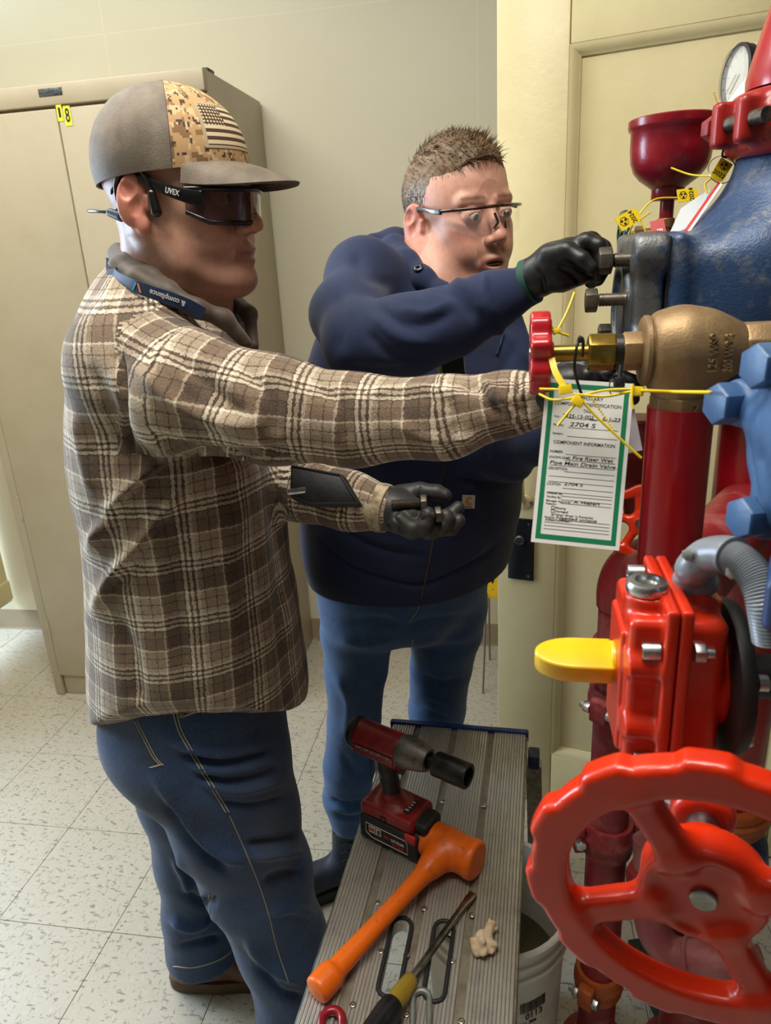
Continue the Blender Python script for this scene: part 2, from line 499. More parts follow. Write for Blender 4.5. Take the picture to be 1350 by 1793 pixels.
tm = MB().raw([(-hh, -hh, -.006), (hh, -hh, -.006), (hh, hh, -.006), (-hh, hh, -.006), (-hh, -hh, -.0006), (hh, -hh, -.0006), (hh, hh, -.0006), (-hh, hh, -.0006),
               (-hh+e, -hh+e, 0), (hh-e, -hh+e, 0), (hh-e, hh-e, 0), (-hh+e, hh-e, 0)],
              [(0, 1, 5, 4), (1, 2, 6, 5), (2, 3, 7, 6), (3, 0, 4, 7), (4, 5, 9, 8), (5, 6, 10, 9), (6, 7, 11, 10), (7, 4, 8, 11), (8, 9, 10, 11)])
t0 = tm.build('tile', MATS['tile'], None, None); first = True
X0, Y0 = -0.632, 1.158
tiles = []
for i in range(-9, 8):
    for j in range(-13, 5):
        x, y = X0+T0*(i+0.5), Y0+T0*(j+0.5)
        if x-hh < R_['x0'] or x+hh > R_['x1']+0.1 or y-hh < R_['y0']-0.1 or y-hh > R_['y1']: continue
        o = t0 if first else t0.copy()
        if not first: COL.objects.link(o)
        first = False; o.location = (x, y, 0); o.parent = fl
wb = MB().box(((R_['x0']+R_['x1'])/2, R_['y1']+0.06, R_['z']/2), (R_['x1']-R_['x0']+0.24, 0.12, R_['z'])).build('wall_back', MATS['wall'], smooth=None)
struct(wb, 'cream painted back wall')
w = MB(); y0, y1, z1 = R_['y0'], R_['y1'], R_['z']; xm = R_['x0']-0.1
for (a, b, c, d) in ((y0-.12, WIN['y0'], 0, z1), (WIN['y1'], y1+.12, 0, z1), (WIN['y0'], WIN['y1'], 0, WIN['z0']), (WIN['y0'], WIN['y1'], WIN['z1'], z1)):
    w.box((xm, (a+b)/2, (c+d)/2), (0.2, b-a, d-c))
struct(w.build('wall_left', MATS['wall'], smooth=None), 'cream wall with the daylight window')
struct(MB().box((R_['x1']+.06, (y0+y1)/2, z1/2), (.12, y1-y0, z1)).build('wall_right', M('low_bounce_wall', '#5d584e', .8, col2='#544f46', scale=6), smooth=None), 'unseen dark wall behind the pipework that cuts bounce light')  # this wall and the front one are out of view, coloured dark against bounce
struct(MB().box(((R_['x0']+R_['x1'])/2, y0-.06, z1/2), (R_['x1']-R_['x0']+.24, .12, z1)).build('wall_front', MATS['low_bounce_wall'], smooth=None), 'unseen dark wall behind the camera that cuts bounce light')
struct(MB().box(((R_['x0']+R_['x1'])/2, (y0+y1)/2, z1+.05), (R_['x1']-R_['x0']+.4, y1-y0+.4, .1)).build('ceiling', MATS['ceiling_paint'], smooth=None), 'white ceiling')
bb = MB(); prof = [(0, 0), (0.010, 0), (0.0075, 0.004), (0.0035, 0.012), (0.003, 0.09), (0.001, 0.095), (0, 0.095)]
for (xa, xb) in ((R_['x0'], R_['x1']),):
    n = len(prof); vs = [(xa, y1-a, b) for a, b in prof]+[(xb, y1-a, b) for a, b in prof]
    bb.raw(vs, [(i, (i+1) % n, n+(i+1) % n, n+i) for i in range(n)]+[tuple(range(n))[::-1], tuple(range(n, 2*n))])
struct(bb.build('baseboard_back', MATS['vinyl_base'], smooth=30), 'tan vinyl cove base along the back wall')
wn = MB(); ym = (WIN['y0']+WIN['y1'])/2; zm = (WIN['z0']+WIN['z1'])/2; yw = WIN['y1']-WIN['y0']; zh = WIN['z1']-WIN['z0']
for yy in (WIN['y0']+.03, ym, WIN['y1']-.03): wn.box((-3.44, yy, zm), (.05, .06, zh))
for zz in (WIN['z0']+.03, zm, WIN['z1']-.03): wn.box((-3.44, ym, zz), (.05, yw, .05))
wf = struct(wn.build('window_1', MATS['window_frame_white'], smooth=None), 'white framed window')
for a in (0, 1):
    for b in (0, 1):
        MB().box((-3.45, WIN['y0']+yw*(a*.5+.25), WIN['z0']+zh*(b*.5+.25)), (.004, yw/2-.04, zh/2-.03)).build('pane', MATS['window_glass'], wf, None)
for k, (cx, cy, lb) in enumerate(((-1.35, 1.40, 'fluorescent ceiling fixture above the two people'), (-0.30, 0.45, 'fluorescent ceiling fixture above the pipework'))):
    f = thing('ceiling_lamp', lb, 'lamp', (cx, cy, z1), 'ceiling fixtures')
    MB().prism([(-.62, -.31), (.62, -.31), (.62, .31), (-.62, .31)], (cx, cy, z1), np.eye(3), -.07, 0.0, hole=[(-.585, -.275), (.585, -.275), (.585, .275), (-.585, .275)]).build('frame', MATS['window_frame_white'], f, None)
    MB().box((cx, cy, z1-.04), (1.17, .55, .006)).build('diffuser', MATS['diffuser'], f, None)

# ---- open cream door leaf on the right
DA = math.radians(14); D0 = V3(-0.031, 1.725, 0)
DU = V3(math.cos(DA), -math.sin(DA), 0); DN = V3(-math.sin(DA), -math.cos(DA), 0)   # along the leaf, out of its face
DF = np.stack([DU, V3(0, 0, 1), DN], 1)
def onDoor(px, py, off=0.0):
    v = RC @ _cr(px, py); c = V3(0, 0, CAMH); o = D0+DN*off
    return c+v*((o-c).dot(DN)/v.dot(DN))
door = MB().box(D0+DU*.42+V3(0, 0, 1.075)-DN*.03, (.84, 2.13, .022), DF).build('door_1', MATS['cream_gloss_door'], smooth=None)
struct(door, 'cream painted panel door standing open behind the pipework')
def dpart(name, u0, u1, za, zb, n0, n1, bev=.003, mat='cream_gloss_door', par=door):
    return MB().box(D0+DU*(u0+u1)/2+V3(0, 0, (za+zb)/2)+DN*(n0+n1)/2, (u1-u0, zb-za, n1-n0), DF).build(name, MATS[mat], par, 30, bevel=bev)
SW = 0.148
dpart('stile', 0, SW, .01, 2.14, -.041, 0); dpart('stile', .84-SW, .84, .01, 2.14, -.041, 0)
dpart('rail', SW+.0015, .84-SW-.0015, .01, .175, -.041, 0); dpart('rail', SW+.0015, .84-SW-.0015, 1.868, 2.14, -.041, 0)
pm = [(0, 0), (.022, 0), (.021, .004), (.016, .0075), (.010, .014), (.004, .0165), (0, .0175)]   # moulding section (across, height)
def moulding(a, b, inw):
    """strip from a to b on the door, section growing inwards along inw"""
    a = D0+DU*a[0]+V3(0, 0, a[1]); b = D0+DU*b[0]+V3(0, 0, b[1]); iw = DU*inw[0]+V3(0, 0, inw[1])
    t = nrm(b-a); n = len(pm); mb = MB()
    vs = [a+iw*x-t*0+t*x+DN*(y-.0185) for x, y in pm]+[b+iw*x-t*x+DN*(y-.0185) for x, y in pm]
    mb.raw(vs, [(i, (i+1) % n, n+(i+1) % n, n+i) for i in range(n)]+[tuple(range(n))[::-1], tuple(range(n, 2*n))])
    mb.build('moulding', MATS['cream_gloss_door'], door, 40)
ua, ub, za, zb = SW, .84-SW, .175, 1.868
moulding((ua, za), (ua, zb), (1, 0)); moulding((ub, za), (ub, zb), (-1, 0)); moulding((ua, za), (ub, za), (0, 1)); moulding((ua, zb), (ub, zb), (0, -1))
M('black_enamel', '#14161c', 0.28, col2='#1c2026', scale=30, bump=.15, bscale=90)
M('steel', '#9a9a98', 0.32, 1.0, col2='#7d7c7a', scale=60, roughvar=.1)
M('zinc', '#c9cbcc', 0.3, 1.0, col2='#a9abae', scale=120, roughvar=.1)
c = onDoor(913, 961); u = (c-D0).dot(DU); zc = c[2]
lp = dpart('lock_plate', u-.033, u+.033, zc-.083, zc+.083, 0, .007, .002, 'black_enamel'); lp['label'] = 'black lock plate'
kc = onDoor(911, 945, .007)
MB().lathe([(.0125, 0), (.0125, .008), (.0105, .0105), (.0082, .0105), (.0075, .006), (0, .006)], kc, DN, 24).build('lock_cylinder', MATS['steel'], lp, 40)
for dz in (-.07, .07): MB().lathe([(.004, 0), (.0035, .0015), (0, .002)], D0+DU*(u+.02)+V3(0, 0, zc+dz)+DN*.007, DN, 12).build('screw', MATS['steel'], lp, 40)
hc = onDoor(917, 850); u = (hc-D0).dot(DU); z0 = hc[2]
pull = MB().tube(spline([D0+DU*u+V3(0, 0, z)+DN*n for z, n in ((z0-.05, .004), (z0-.035, .006), (z0-.02, .024), (z0+.03, .034), (z0+.08, .034), (z0+.125, .024), (z0+.14, .006), (z0+.155, .004))]), .008, 12)
pull = pull.build('pull_handle', MATS['cream_gloss_door'], door, 60)
for zz in (z0-.042, z0+.147):
    MB().lathe([(.018, 0), (.017, .004), (.012, .006), (0, .006)], D0+DU*(u+.004)+V3(0, 0, zz), DN, 20).build('foot', MATS['cream_gloss_door'], pull, 40)
    for du in (-.022, .02): MB().lathe([(.0055, 0), (.0045, .004), (0, .005)], D0+DU*(u+du)+V3(0, 0, zz)+DN*.002, DN, 12).build('screw', MATS['zinc'], pull, 40)

# ---- cream leaf at the far left
dl = MB().box((-2.185, 2.13, 1.2), (.03, .86, 2.1)).build('door_2', MATS['cream_gloss'], smooth=None, bevel=.003)
struct(dl, 'cream panelled leaf at the left edge beyond the cabinet')
MB().box((-2.167, 2.13, .205), (.012, .86, .09)).build('rail', MATS['cream_gloss'], dl, 30, bevel=.005)
MB().box((-2.167, 1.76, 1.3), (.012, .10, 2.05)).build('stile', MATS['cream_gloss'], dl, 30, bevel=.005)

# ================================================================== CABINET
CX0, CX1, CY0, CY1, CZ = -1.687, -0.812, 2.10, 2.572, 1.995
cb = thing('storage_cabinet', 'tall beige steel storage cabinet with two doors numbered 18', 'cabinet', ((CX0+CX1)/2, (CY0+CY1)/2, 0))
MB().raw([], []).box(((CX0+CX1)/2, (CY0+CY1)/2+.008, CZ/2), (CX1-CX0, CY1-CY0-.016, CZ)).build('body', MATS['cabinet_paint'], cb, 30, bevel=.004)
fz0, fz1 = .085, 1.935
MB().box(((CX0+CX1)/2, CY0+.006, (fz1+CZ)/2+.003), (CX1-CX0, .024, CZ-fz1-.006)).build('header', MATS['cabinet_paint'], cb, 30, bevel=.004)
for s_, x in ((1, CX0+.016), (-1, CX1-.016)):
    MB().box((x, CY0+.006, fz1/2), (.032, .024, fz1-.002)).build('frame_stile', MATS['cabinet_paint'], cb, 30, bevel=.003)
MB().box(((CX0+CX1)/2, CY0+.012, fz0/2-.001), (CX1-CX0-.07, .012, fz0-.004)).build('kick_panel', MATS['cabinet_paint'], cb, 30, bevel=.002)
xs = -1.253
for (a, b) in ((CX0+.034, xs-.0018), (xs+.0018, CX1-.034)):
    dd = MB().box(((a+b)/2, CY0+.004, (fz0+fz1)/2), (b-a, .026, fz1-fz0-.006)).build('door', MATS['cabinet_paint'], cb, 30, bevel=.004)
    xh = a if a < xs-.1 else b
    for zz in (.28, .75, 1.25, 1.75):
        MB().cyl((xh+(-.0015 if xh == a else .0015), CY0-.009, zz-.04), (xh+(-.0015 if xh == a else .0015), CY0-.009, zz+.04), .0045, seg=10).build('hinge', MATS['cabinet_paint'], dd, 40)
    if xh == b:
        MB().box((a+.05, CY0-.018, 1.0), (.03, .02, .11)).build('handle', MATS['steel'], dd, 30, bevel=.004)
FR = np.stack([V3(1, 0, 0), V3(0, 0, 1), V3(0, -1, 0)], 1)       # right, up, out of the cabinet front
M('nameplate', '#6f7470', 0.4, 0.6, col2='#474c4e', scale=220, lo=.48, hi=.52)
c = onY(88, 161, CY0-.006)
npz = MB().box(c, (.072, .004, .02)).build('nameplate', MATS['nameplate'], cb, 30, bevel=.0015)
M('sticker_yellow', '#e8dd3a', 0.5); M('ink_black', '#15150f', 0.6)
for s_, px, w_, dy in (('1', 104.5, .017, .0), ('8', 118.5, .0205, -.004)):
    c = onY(px, 198 if s_ == '1' else 203, CY0-.0098)
    st = MB().box(c, (w_, .0006, .041 if s_ == '1' else .05)).build('number_sticker', MATS['sticker_yellow'], cb, None)
    text(s_, 'numeral', MATS['ink_black'], FR, c+V3(0, -.0005, 0), .024 if s_ == '1' else .034, st, width=.006 if s_ == '1' else .0125)
c = onZ(325, 113, CZ)
tag(MB().box((c[0]-.03, CY0+.10, CZ+.009), (.09, .05, .018)).build('flat_case', M('black_plastic', '#18181a', .4, bump=.1, bscale=400), smooth=30, bevel=.003), 'small black flat case lying on top of the beige cabinet', 'case')

# ---- yellow wet floor sign behind the door
M('sign_yellow', '#f2c21a', 0.4); M('grey_metal', '#8c8f90', .35, .9)
sg = thing('floor_sign', 'yellow folding floor sign with a black letter W leaning behind the door', 'sign', (-0.06, 2.3, 0))
sw = V3(0, .10, 1); sF = np.stack([V3(1, 0, 0), nrm(sw), nrm(np.cross(V3(1, 0, 0), sw))], 1)
a = onY(846, 1047, 2.33); b0 = V3(a[0], 2.33, a[2])
w_, h_ = .32, .62
pl = [(0.015, 0), (w_-.015, 0), (w_, .015), (w_-.03, h_), (.03, h_), (0, .015)]
bd = MB().prism(pl, b0, sF, -.004, .004).build('board', MATS['sign_yellow'], sg, 30, bevel=.002)
text('W', 'letter', MATS['ink_black'], sF, b0+sF @ V3(.047, .075, .0045), .042, bd)
text('o', 'mark', MATS['ink_black'], sF, b0+sF @ V3(.034, .035, .0045), .006, bd)
for dx in (.012, .29):
    p = b0+sF @ V3(dx, .02, 0)
    MB().tube([p+V3(0, -.004, 0), V3(p[0]-.012, p[1]-.10, 0.004)], .0035, 8).build('leg', MATS['grey_metal'], sg)
    MB().tube([p+V3(0.006, .01, .3), V3(p[0]+.006, p[1]+.13, 0.004)], .0035, 8).build('leg', MATS['grey_metal'], sg)

# ================================================================== WORK PLATFORM
PZ = 0.51
PA = math.radians(-2.6); PO = V3(-0.254, 1.343, 0)
PF = np.array(Matrix.Rotation(PA, 3, 'Z'))
def pw(x, y, z): return PO+PF @ V3(x, y, z)
g = NT('ribbed_aluminium'); oc = g.obj()
st = g.n('ShaderNodeMapping', {0: oc, 'Scale': (160, 14, 60)}).outputs[0]
f = g.ramp(g.noise(st, 1.0, 5, 0.65), [(0.42, (0, 0, 0, 1)), (0.66, (1, 1, 1, 1))])
d2 = g.ramp(g.noise(oc, 28, 5, 0.7), [(0.52, (0, 0, 0, 1)), (0.72, (1, 1, 1, 1))])
c = g.mix(f, lin('#b9b4ab'), lin('#aba59a')); c = g.mix(g.math('MULTIPLY', d2, 0.45), c, lin('#877f72'))
MATS['alu'] = g.set(col=c, metal=0.6, rough=g.math('MULTIPLY_ADD', f, 0.2, 0.34))
M('alu_leg', '#9a9690', .38, .9, col2='#7c7872', scale=50, roughvar=.1)
M('blue_plastic', '#1c3f82', .4, col2='#17346c', scale=20)
M('dark_blue_plastic', '#151d38', .4)
M('rubber_black', '#1d1d1f', .6, bump=.2, bscale=300)
M('rivet', '#b5aea0', .35, 1.0)
pf = thing('work_platform', 'aluminium work platform with ribbed deck and blue end trim holding the tools', 'platform', pw(.145, -.55, 0))
LEN = 1.16
edges = [(0.0, .057), (.0575, .137), (.1375, .217), (.2175, .29)]
slots = [((711, 1608), (672, 1745), .0155), ((776, 1612), (762, 1755), .0150)]
def slotpoly(a, b, r, n=8):
    a = (PF.T @ (onZ(*a, PZ)-PO))[:2]; b = (PF.T @ (onZ(*b, PZ)-PO))[:2]
    x = (a[0]+b[0])/2; y1_, y0_ = a[1]-r, b[1]+r
    return [(x+r*math.cos(t), y1_+r*math.sin(t)) for t in np.linspace(0, math.pi, n)]+[(x+r*math.cos(t), y0_+r*math.sin(t)) for t in np.linspace(math.pi, 2*math.pi, n)]
I3 = np.eye(3)
cutters = []
for a, b, r in slots:
    pl = slotpoly(a, b, r)
    mbc = MB().prism([tuple((PO+PF @ V3(x, y, 0))[:2]) for x, y in pl], (0, 0, 0), I3, PZ-.06, PZ+.03)
    cutters.append((mbc.build('cutter', None, None, None), pl))
for k, (xa, xb) in enumerate(edges):
    ga = .0065 if k else 0.0; gb = .0065 if k < 3 else 0.0
    prof = [(xa, PZ-.028), (xa, PZ-.005)]
    if ga: prof += [(xa+ga, PZ-.005)]
    x = xa+ga; n = int((xb-gb-x)/.0052); st_ = (xb-gb-x)/n
    for i in range(n):
        prof += [(x+st_*.06, PZ-.0003), (x+st_*.16, PZ), (x+st_*.72, PZ), (x+st_*.82, PZ-.0003), (x+st_*.92, PZ-.0016)]; x += st_
    if gb: prof += [(xb-gb, PZ-.005)]
    prof += [(xb, PZ-.005), (xb, PZ-.028)]
    n = len(prof)
    vs = [pw(a, -.004, z) for a, z in prof]+[pw(a, -LEN, z) for a, z in prof]
    o = MB().raw(vs, [(i, (i+1) % n, n+(i+1) % n, n+i) for i in range(n)]+[tuple(range(n))[::-1], tuple(range(n, 2*n))]).build('deck_board', MATS['alu'], pf, None)
    for cobj, pl in cutters:
        xs_ = [q[0] for q in pl]
        if min(xs_) < xb and max(xs_) > xa:
            md = o.modifiers.new('slot', 'BOOLEAN'); md.operation = 'DIFFERENCE'; md.solver = 'EXACT'; md.object = cobj
            bpy.context.view_layer.update()
            me = bpy.data.meshes.new_from_object(o.evaluated_get(bpy.context.evaluated_depsgraph_get()))
            o.modifiers.clear(); o.data = me
M('groove_shade', '#8a8070', .6, .3, col2='#6f6453', scale=40, lo=.4, hi=.7)  # groove shade put into the colour; the channels are too shallow to darken
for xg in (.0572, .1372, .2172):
    for ya, yb in ((-.005, -.49), (-.64, -LEN+.01)) if xg == .1372 and False else ((-.005, -LEN+.01),): MB().box(pw(xg, (ya+yb)/2, PZ-.0046), (.0118, ya-yb, .0012), PF).build('groove_shade_strip', MATS['groove_shade'], pf, None)
for cobj, pl in cutters:
    MB().tube([pw(x, y, PZ+.0002) for x, y in pl], .0034, 8, closed=True).build('slot_grommet', MATS['rubber_black'], pf, 60)
    bpy.data.objects.remove(cobj)
rv = MB().lathe([(.0052, 0), (.0048, .0012), (.003, .0022), (.0015, .0018), (0, .0018)], (0, 0, 0), (0, 0, 1), 14).build('rivet', MATS['rivet'], None, 50)
rp = [(777, 1404), (848, 1411), (661, 1581), (743, 1591), (827, 1603), (667, 1666), (712, 1673), (792, 1683), (618, 1760), (712, 1777), (808, 1789)]
for i, q in enumerate(rp):
    w_ = onZ(*q, PZ-.0005); m = M4(None, w_)
    if i == 0: rv.matrix_world = m; attach(rv, pf)
    else: place(rv, pf, m)
MB().box(pw(.144, -.002, PZ-.008), (.304, .014, .026), PF).build('end_trim', MATS['blue_plastic'], pf, 30, bevel=.004)
MB().box(pw(.144, -LEN-.004, PZ-.010), (.304, .014, .024), PF).build('end_trim', MATS['blue_plastic'], pf, 30, bevel=.004)
for xs_ in (0.0, .29): MB().box(pw(xs_, -LEN/2, PZ-.022), (.008, LEN-.02, .036), PF).build('side_rail', MATS['alu_leg'], pf, 30, bevel=.0015)
for yy, sy in ((-.055, 1), (-LEN+.055, -1)):
    for xx, sx in ((.308, 1), (-.018, -1)):
        top = pw(xx, yy, PZ-.035); bot = pw(xx+sx*.012, yy+sy*.05, 0.018)
        F = frame(bot-top, PF @ V3(0, 1, 0))
        lg = MB().prism([(-.016, -.011), (.016, -.011), (.016, .011), (.013, .011), (.013, -.008), (-.013, -.008), (-.013, .011), (-.016, .011)], top, F, 0, np.linalg.norm(bot-top)).build('leg', MATS['alu_leg'], pf, 30)
        for t in (.08, .24, .42): place(rv, lg, M4(frame(PF @ V3(sx, 0, 0)), top+(bot-top)*t+PF @ V3(sx*.0115, 0, 0)))
        MB().box(bot+V3(0, 0, -.006), (.045, .03, .022), PF).build('foot', MATS['blue_plastic'], lg, 30, bevel=.003)
        MB().box(top+V3(0, 0, .012), (.024, .036, .032), PF).build('cap', MATS['dark_blue_plastic'], lg, 30, bevel=.004)

# ================================================================== TOOLS ON THE PLATFORM
# ---- cordless impact wrench (local: x nose, y left, z up)
M('tool_red', '#8f1d1c', .42, col2='#4c1414', scale=55, lo=.5, hi=.72, bump=.15, bscale=600)
M('tool_black', '#1a1a1b', .55, bump=.2, bscale=500, col2='#232323', scale=40)
M('cast_nose', '#77716a', .5, .85, col2='#4b4640', scale=70, lo=.5, hi=.7, bump=.3, bscale=260)
M('black_oxide', '#2e2c2b', .42, .8, col2='#3c3936', scale=60)
M('white_print', '#d9d5cf', .5); M('red_print', '#c3342c', .5)
TO = V3(-0.195, 1.008, PZ+.001); TF = np.array(Matrix.Rotation(math.radians(-26), 3, 'Z'))
tw = thing('impact_wrench', 'red cordless impact wrench with black battery and socket standing on the platform', 'power tool', TO)
T = lambda x, y, z: TO+TF @ V3(x, y, z)
def tl(sd, *a, **k): return sd
def tsdf(lo, hi, h): return SDF(lo, hi, h)
def tbuild(sd, name, mat, **k):
    return sd.build(name, mat, tw, post=lambda v, n: v @ TF.T+TO, **k)
s = SDF((-.1, -.06, .12), (.06, .06, .24), .0016)
s.cyl((-.072, 0, .192), (.022, 0, .192), .0265, .007, 0); s.box((-.026, 0, .181), (.044, .0225, .017), None, .007, .008)
s.box((-.014, .0, .166), (.030, .015, .010), None, .006, .008); s.cone((.0, 0, .158), (.024, 0, .164), .011, .009, .008)
s.box((-.024, -.0285, .181), (.043, .004, .011), None, .002, 0, 's'); s.box((-.024, .0285, .181), (.043, .004, .011), None, .002, 0, 's')
tbuild(s, 'housing', MATS['tool_red'])
s = SDF((-.12, -.06, .14), (-.05, .06, .24), .0016)
s.cyl((-.086, 0, .192), (-.068, 0, .192), .0285, .007, 0); s.cone((-.078, 0, .178), (-.077, 0, .170), .017, .015, .012)
tbuild(s, 'rear_cap', MATS['tool_black'])
MB().lathe([(.0272, 0), (.0285, .006), (.0285, .014), (.0235, .040), (.0205, .050), (.0195, .053), (.0145, .053), (.014, .047), (0, .047)], T(.019, 0, .192), TF @ V3(1, 0, 0), 40).build('nose_cone', MATS['cast_nose'], tw, 40)
MB().cyl(T(.064, 0, .192), T(.086, 0, .192), .0092, seg=20, ch=.001).build('anvil', MATS['black_oxide'], tw)
so = MB().lathe([(.0165, 0), (.0200, .002), (.0205, .004), (.0205, .024), (.0212, .026), (.0212, .060), (.0205, .062), (.0155, .062)]+[(.0150, .040), (0, .040)], T(.084, 0, .192), TF @ V3(1, 0, 0), 36).build('socket', MATS['black_oxide'], tw, 40)
s = SDF((-.06, -.05, .04), (.05, .05, .19), .0016)
s.sect([((-.020, 0, .168), .021, .0155), ((-.015, 0, .14), .0185, .0145), ((-.012, 0, .115), .0175, .0145), ((-.008, 0, .080), .020, .016)], (1, 0, 0), (0, 1, 0), .006)
tbuild(s, 'grip', MATS['tool_black'])
MB().lathe([(.0, .0), (.009, .0), (.0105, .004), (.009, .010), (0, .011)], T(.012, 0, .153), TF @ V3(1, 0, -.25), 20).build('trigger', MATS['tool_black'], tw, 50)
s = SDF((-.08, -.06, .02), (.09, .06, .12), .0018)
s.box((.0, 0, .064), (.056, .0355, .013), None, .008, 0); s.sect([((-.010, 0, .088), .022, .018), ((-.006, 0, .074), .032, .025)], (1, 0, 0), (0, 1, 0), .014)
s.cut((.05, 0, .075), (1, 0, .8))
tbuild(s, 'foot_housing', MATS['tool_red'])
s = SDF((-.08, -.06, -.01), (.09, .06, .08), .0018)
s.box((.004, 0, .027), (.062, .0385, .026), None, .006, 0); s.box((.062, 0, .05), (.016, .026, .022), None, .008, .004)
for i in (-.035, .0, .035): s.box((i, -.039, .004), (.009, .004, .006), None, .001, 0, 's')
bt = tbuild(s, 'battery', MATS['tool_black'])
FY = np.stack([TF @ V3(1, 0, 0), V3(0, 0, 1), TF @ V3(0, -1, 0)], 1)       # side of the tool facing the camera
MB().box(T(.052, -.0375, .048), (.022, .005, .017), TF).build('latch', MATS['red_print'], bt, 30, bevel=.002)
MB().box(T(-.022, -.0388, .030), (.026, .0008, .014), TF).build('badge', MATS['white_print'], bt, None)
text('M', 'badge_letter', MATS['red_print'], FY, T(-.0285, -.0396, .030), .009, bt, width=.009)
text('18', 'badge_letter', MATS['ink_black'], FY, T(-.017, -.0396, .030), .009, bt, width=.011)
text('RED', 'battery_print', MATS['red_print'], FY, T(.004, -.0392, .027), .005, bt, width=.012)
text('LITHIUM', 'battery_print', MATS['white_print'], FY, T(.026, -.0392, .027), .0055, bt, width=.026)
text('XC5.0', 'battery_print', MATS['red_print'], FY, T(.026, -.0392, .018), .0065, bt, width=.024)
MB().tube([T(x, -.0388, z) for x, z in ((-.042, .04), (.042, .04), (.046, .035), (.046, .012), (-.03, .012), (-.042, .02))], .0006, 6, closed=True).build('badge_outline', MATS['white_print'], bt)
MB().box(T(-.026, -.0255, .181), (.082, .002, .017), TF).build('side_label', M('label_red', '#7d1f1b', .4, col2='#b9b2a8', scale=260, lo=.62, hi=.66), tw, None)
MB().box(T(-.026, -.0268, .186), (.07, .001, .003), TF).build('side_print', M('worn_print', '#a9a29a', .5, col2='#6d1c19', scale=400, lo=.45, hi=.55), tw, None)
MB().box(T(.030, .0, .0775), (.014, .034, .003), TF).build('gauge_panel', MATS['tool_black'], tw, 30, bevel=.001)
for i in range(4): MB().box(T(.030, -.011+i*.0072, .0793), (.007, .0028, .001), TF).build('gauge_light', MATS['white_print'], tw, None)
text('PS', 'handwriting', MATS['ink_black'], FY, T(-.004, -.0360, .062), .011, tw)

# ---- orange dead blow mallet
g = NT('orange_urethane'); oc = g.obj()
f = g.ramp(g.noise(oc, 22, 6, .72), [(0.55, (0, 0, 0, 1)), (0.78, (1, 1, 1, 1))]); f2 = g.ramp(g.noise(oc, 120, 3, .7), [(0.64, (0, 0, 0, 1)), (0.72, (1, 1, 1, 1))])
c = g.mix(g.math('MULTIPLY', f, .55), lin('#ee6a0c'), lin('#7a3310')); c = g.mix(g.math('MULTIPLY', f2, .8), c, lin('#6b2a0c'))
MATS['orange'] = g.set(col=c, rough=.38, normal=g.bump(g.noise(oc, 260, 3), .25, .001))
zc = PZ+.033
A = onZ(737, 1459, zc); B = onZ(835, 1508, zc); Hm = (A+B)/2; E_ = onZ(566, 1722, PZ+.020)
hd = nrm(B-A); hp = nrm(E_-Hm)
s = SDF(np.minimum(np.minimum(A, B), E_)-.06, np.maximum(np.maximum(A, B), E_)+.06, .0026)
s.cyl(Hm-hd*.055, Hm+hd*.055, .0315, .006, 0)
s.cyl(Hm-hd*.058, Hm-hd*.040, .0325, .006, .004); s.cyl(Hm+hd*.040, Hm+hd*.058, .0325, .006, .004)
ml_ = np.linalg.norm(E_-Hm); tt_ = np.linspace(0, 1, 14); mr_ = list(np.interp(tt_, [0, .08, .16, .26, .4, .6, .8, 1], [.028, .0235, .0185, .0152, .0138, .0138, .0150, .0165])); mp_ = [Hm+hp*ml_*t for t in tt_]; s.chain(mp_[:4], mr_[:4], .012); s.chain(mp_[3:], mr_[3:], 0)
s.cyl(E_-hp*.022, E_+hp*.016, .0205, .006, .006)
s.cut((0, 0, PZ+.0005), (0, 0, -1))
ml = s.build('dead_blow_mallet', MATS['orange']); tag(ml, 'orange plastic mallet with scuffed head lying across the platform', 'mallet')

# ---- flat screwdriver
sd = thing('screwdriver', 'large flat screwdriver with black and amber handle lying on the platform', 'screwdriver', onZ(730, 1705, PZ))
tip = onZ(829, 1563, PZ+.004); col_ = onZ(722, 1712, PZ+.016); dirs = nrm(col_-tip); L = np.linalg.norm(col_-tip)
M('chrome_worn', '#8b857c', .3, 1.0, col2='#5d564e', scale=40, roughvar=.12)
M('amber_plastic', '#b99a35', .25, trans=.5, ior=1.45); M('screw_black', '#131314', .38, col2='#1d1d1e', scale=40)
F = frame(dirs); mb = MB(); rows = []
for h, a, b in ((0, .0065, .0009), (.012, .0068, .0018), (.03, .0052, .0040), (.05, .0044, .0044), (L, .0044, .0044)):
    rows += [tip+F @ V3(sx*a, sy*b, h) for sx, sy in ((-1, -1), (1, -1), (1, 1), (-1, 1))]
fs = [(i*4+k, i*4+(k+1) % 4, i*4+4+(k+1) % 4, i*4+4+k) for i in range(4) for k in range(4)]+[(3, 2, 1, 0), (16, 17, 18, 19)]
mb.raw(rows, fs).build('blade', MATS['chrome_worn'], sd, 25, bevel=.0006)
MB().lathe([(.006, -.002), (.0085, 0), (.0115, .006), (.0125, .020), (.0135, .034), (.0125, .042), (.013, .050)], col_, dirs, 24).build('ferrule', MATS['amber_plastic'], sd, 40)
hb = col_+dirs*.046; n = 6
mb = MB(); vs = []; prof = [(0, .0135), (.004, .0165), (.02, .0178), (.05, .0165), (.09, .018), (.115, .0185), (.125, .014)]
for h, r in prof:
    for i in range(36):
        a = 2*math.pi*i/36; rr = r*(1-.07*max(0, math.cos(a*6))**2*(1 if .01 < h < .12 else 0)); vs.append(hb+F @ V3(rr*math.cos(a), rr*math.sin(a), h))
mb.raw(vs, [(k*36+i, k*36+(i+1) % 36, k*36+36+(i+1) % 36, k*36+36+i) for k in range(len(prof)-1) for i in range(36)]+[tuple(range(36))[::-1], tuple(range((len(prof)-1)*36, len(prof)*36))])
mb.build('grip', MATS['screw_black'], sd, 50)

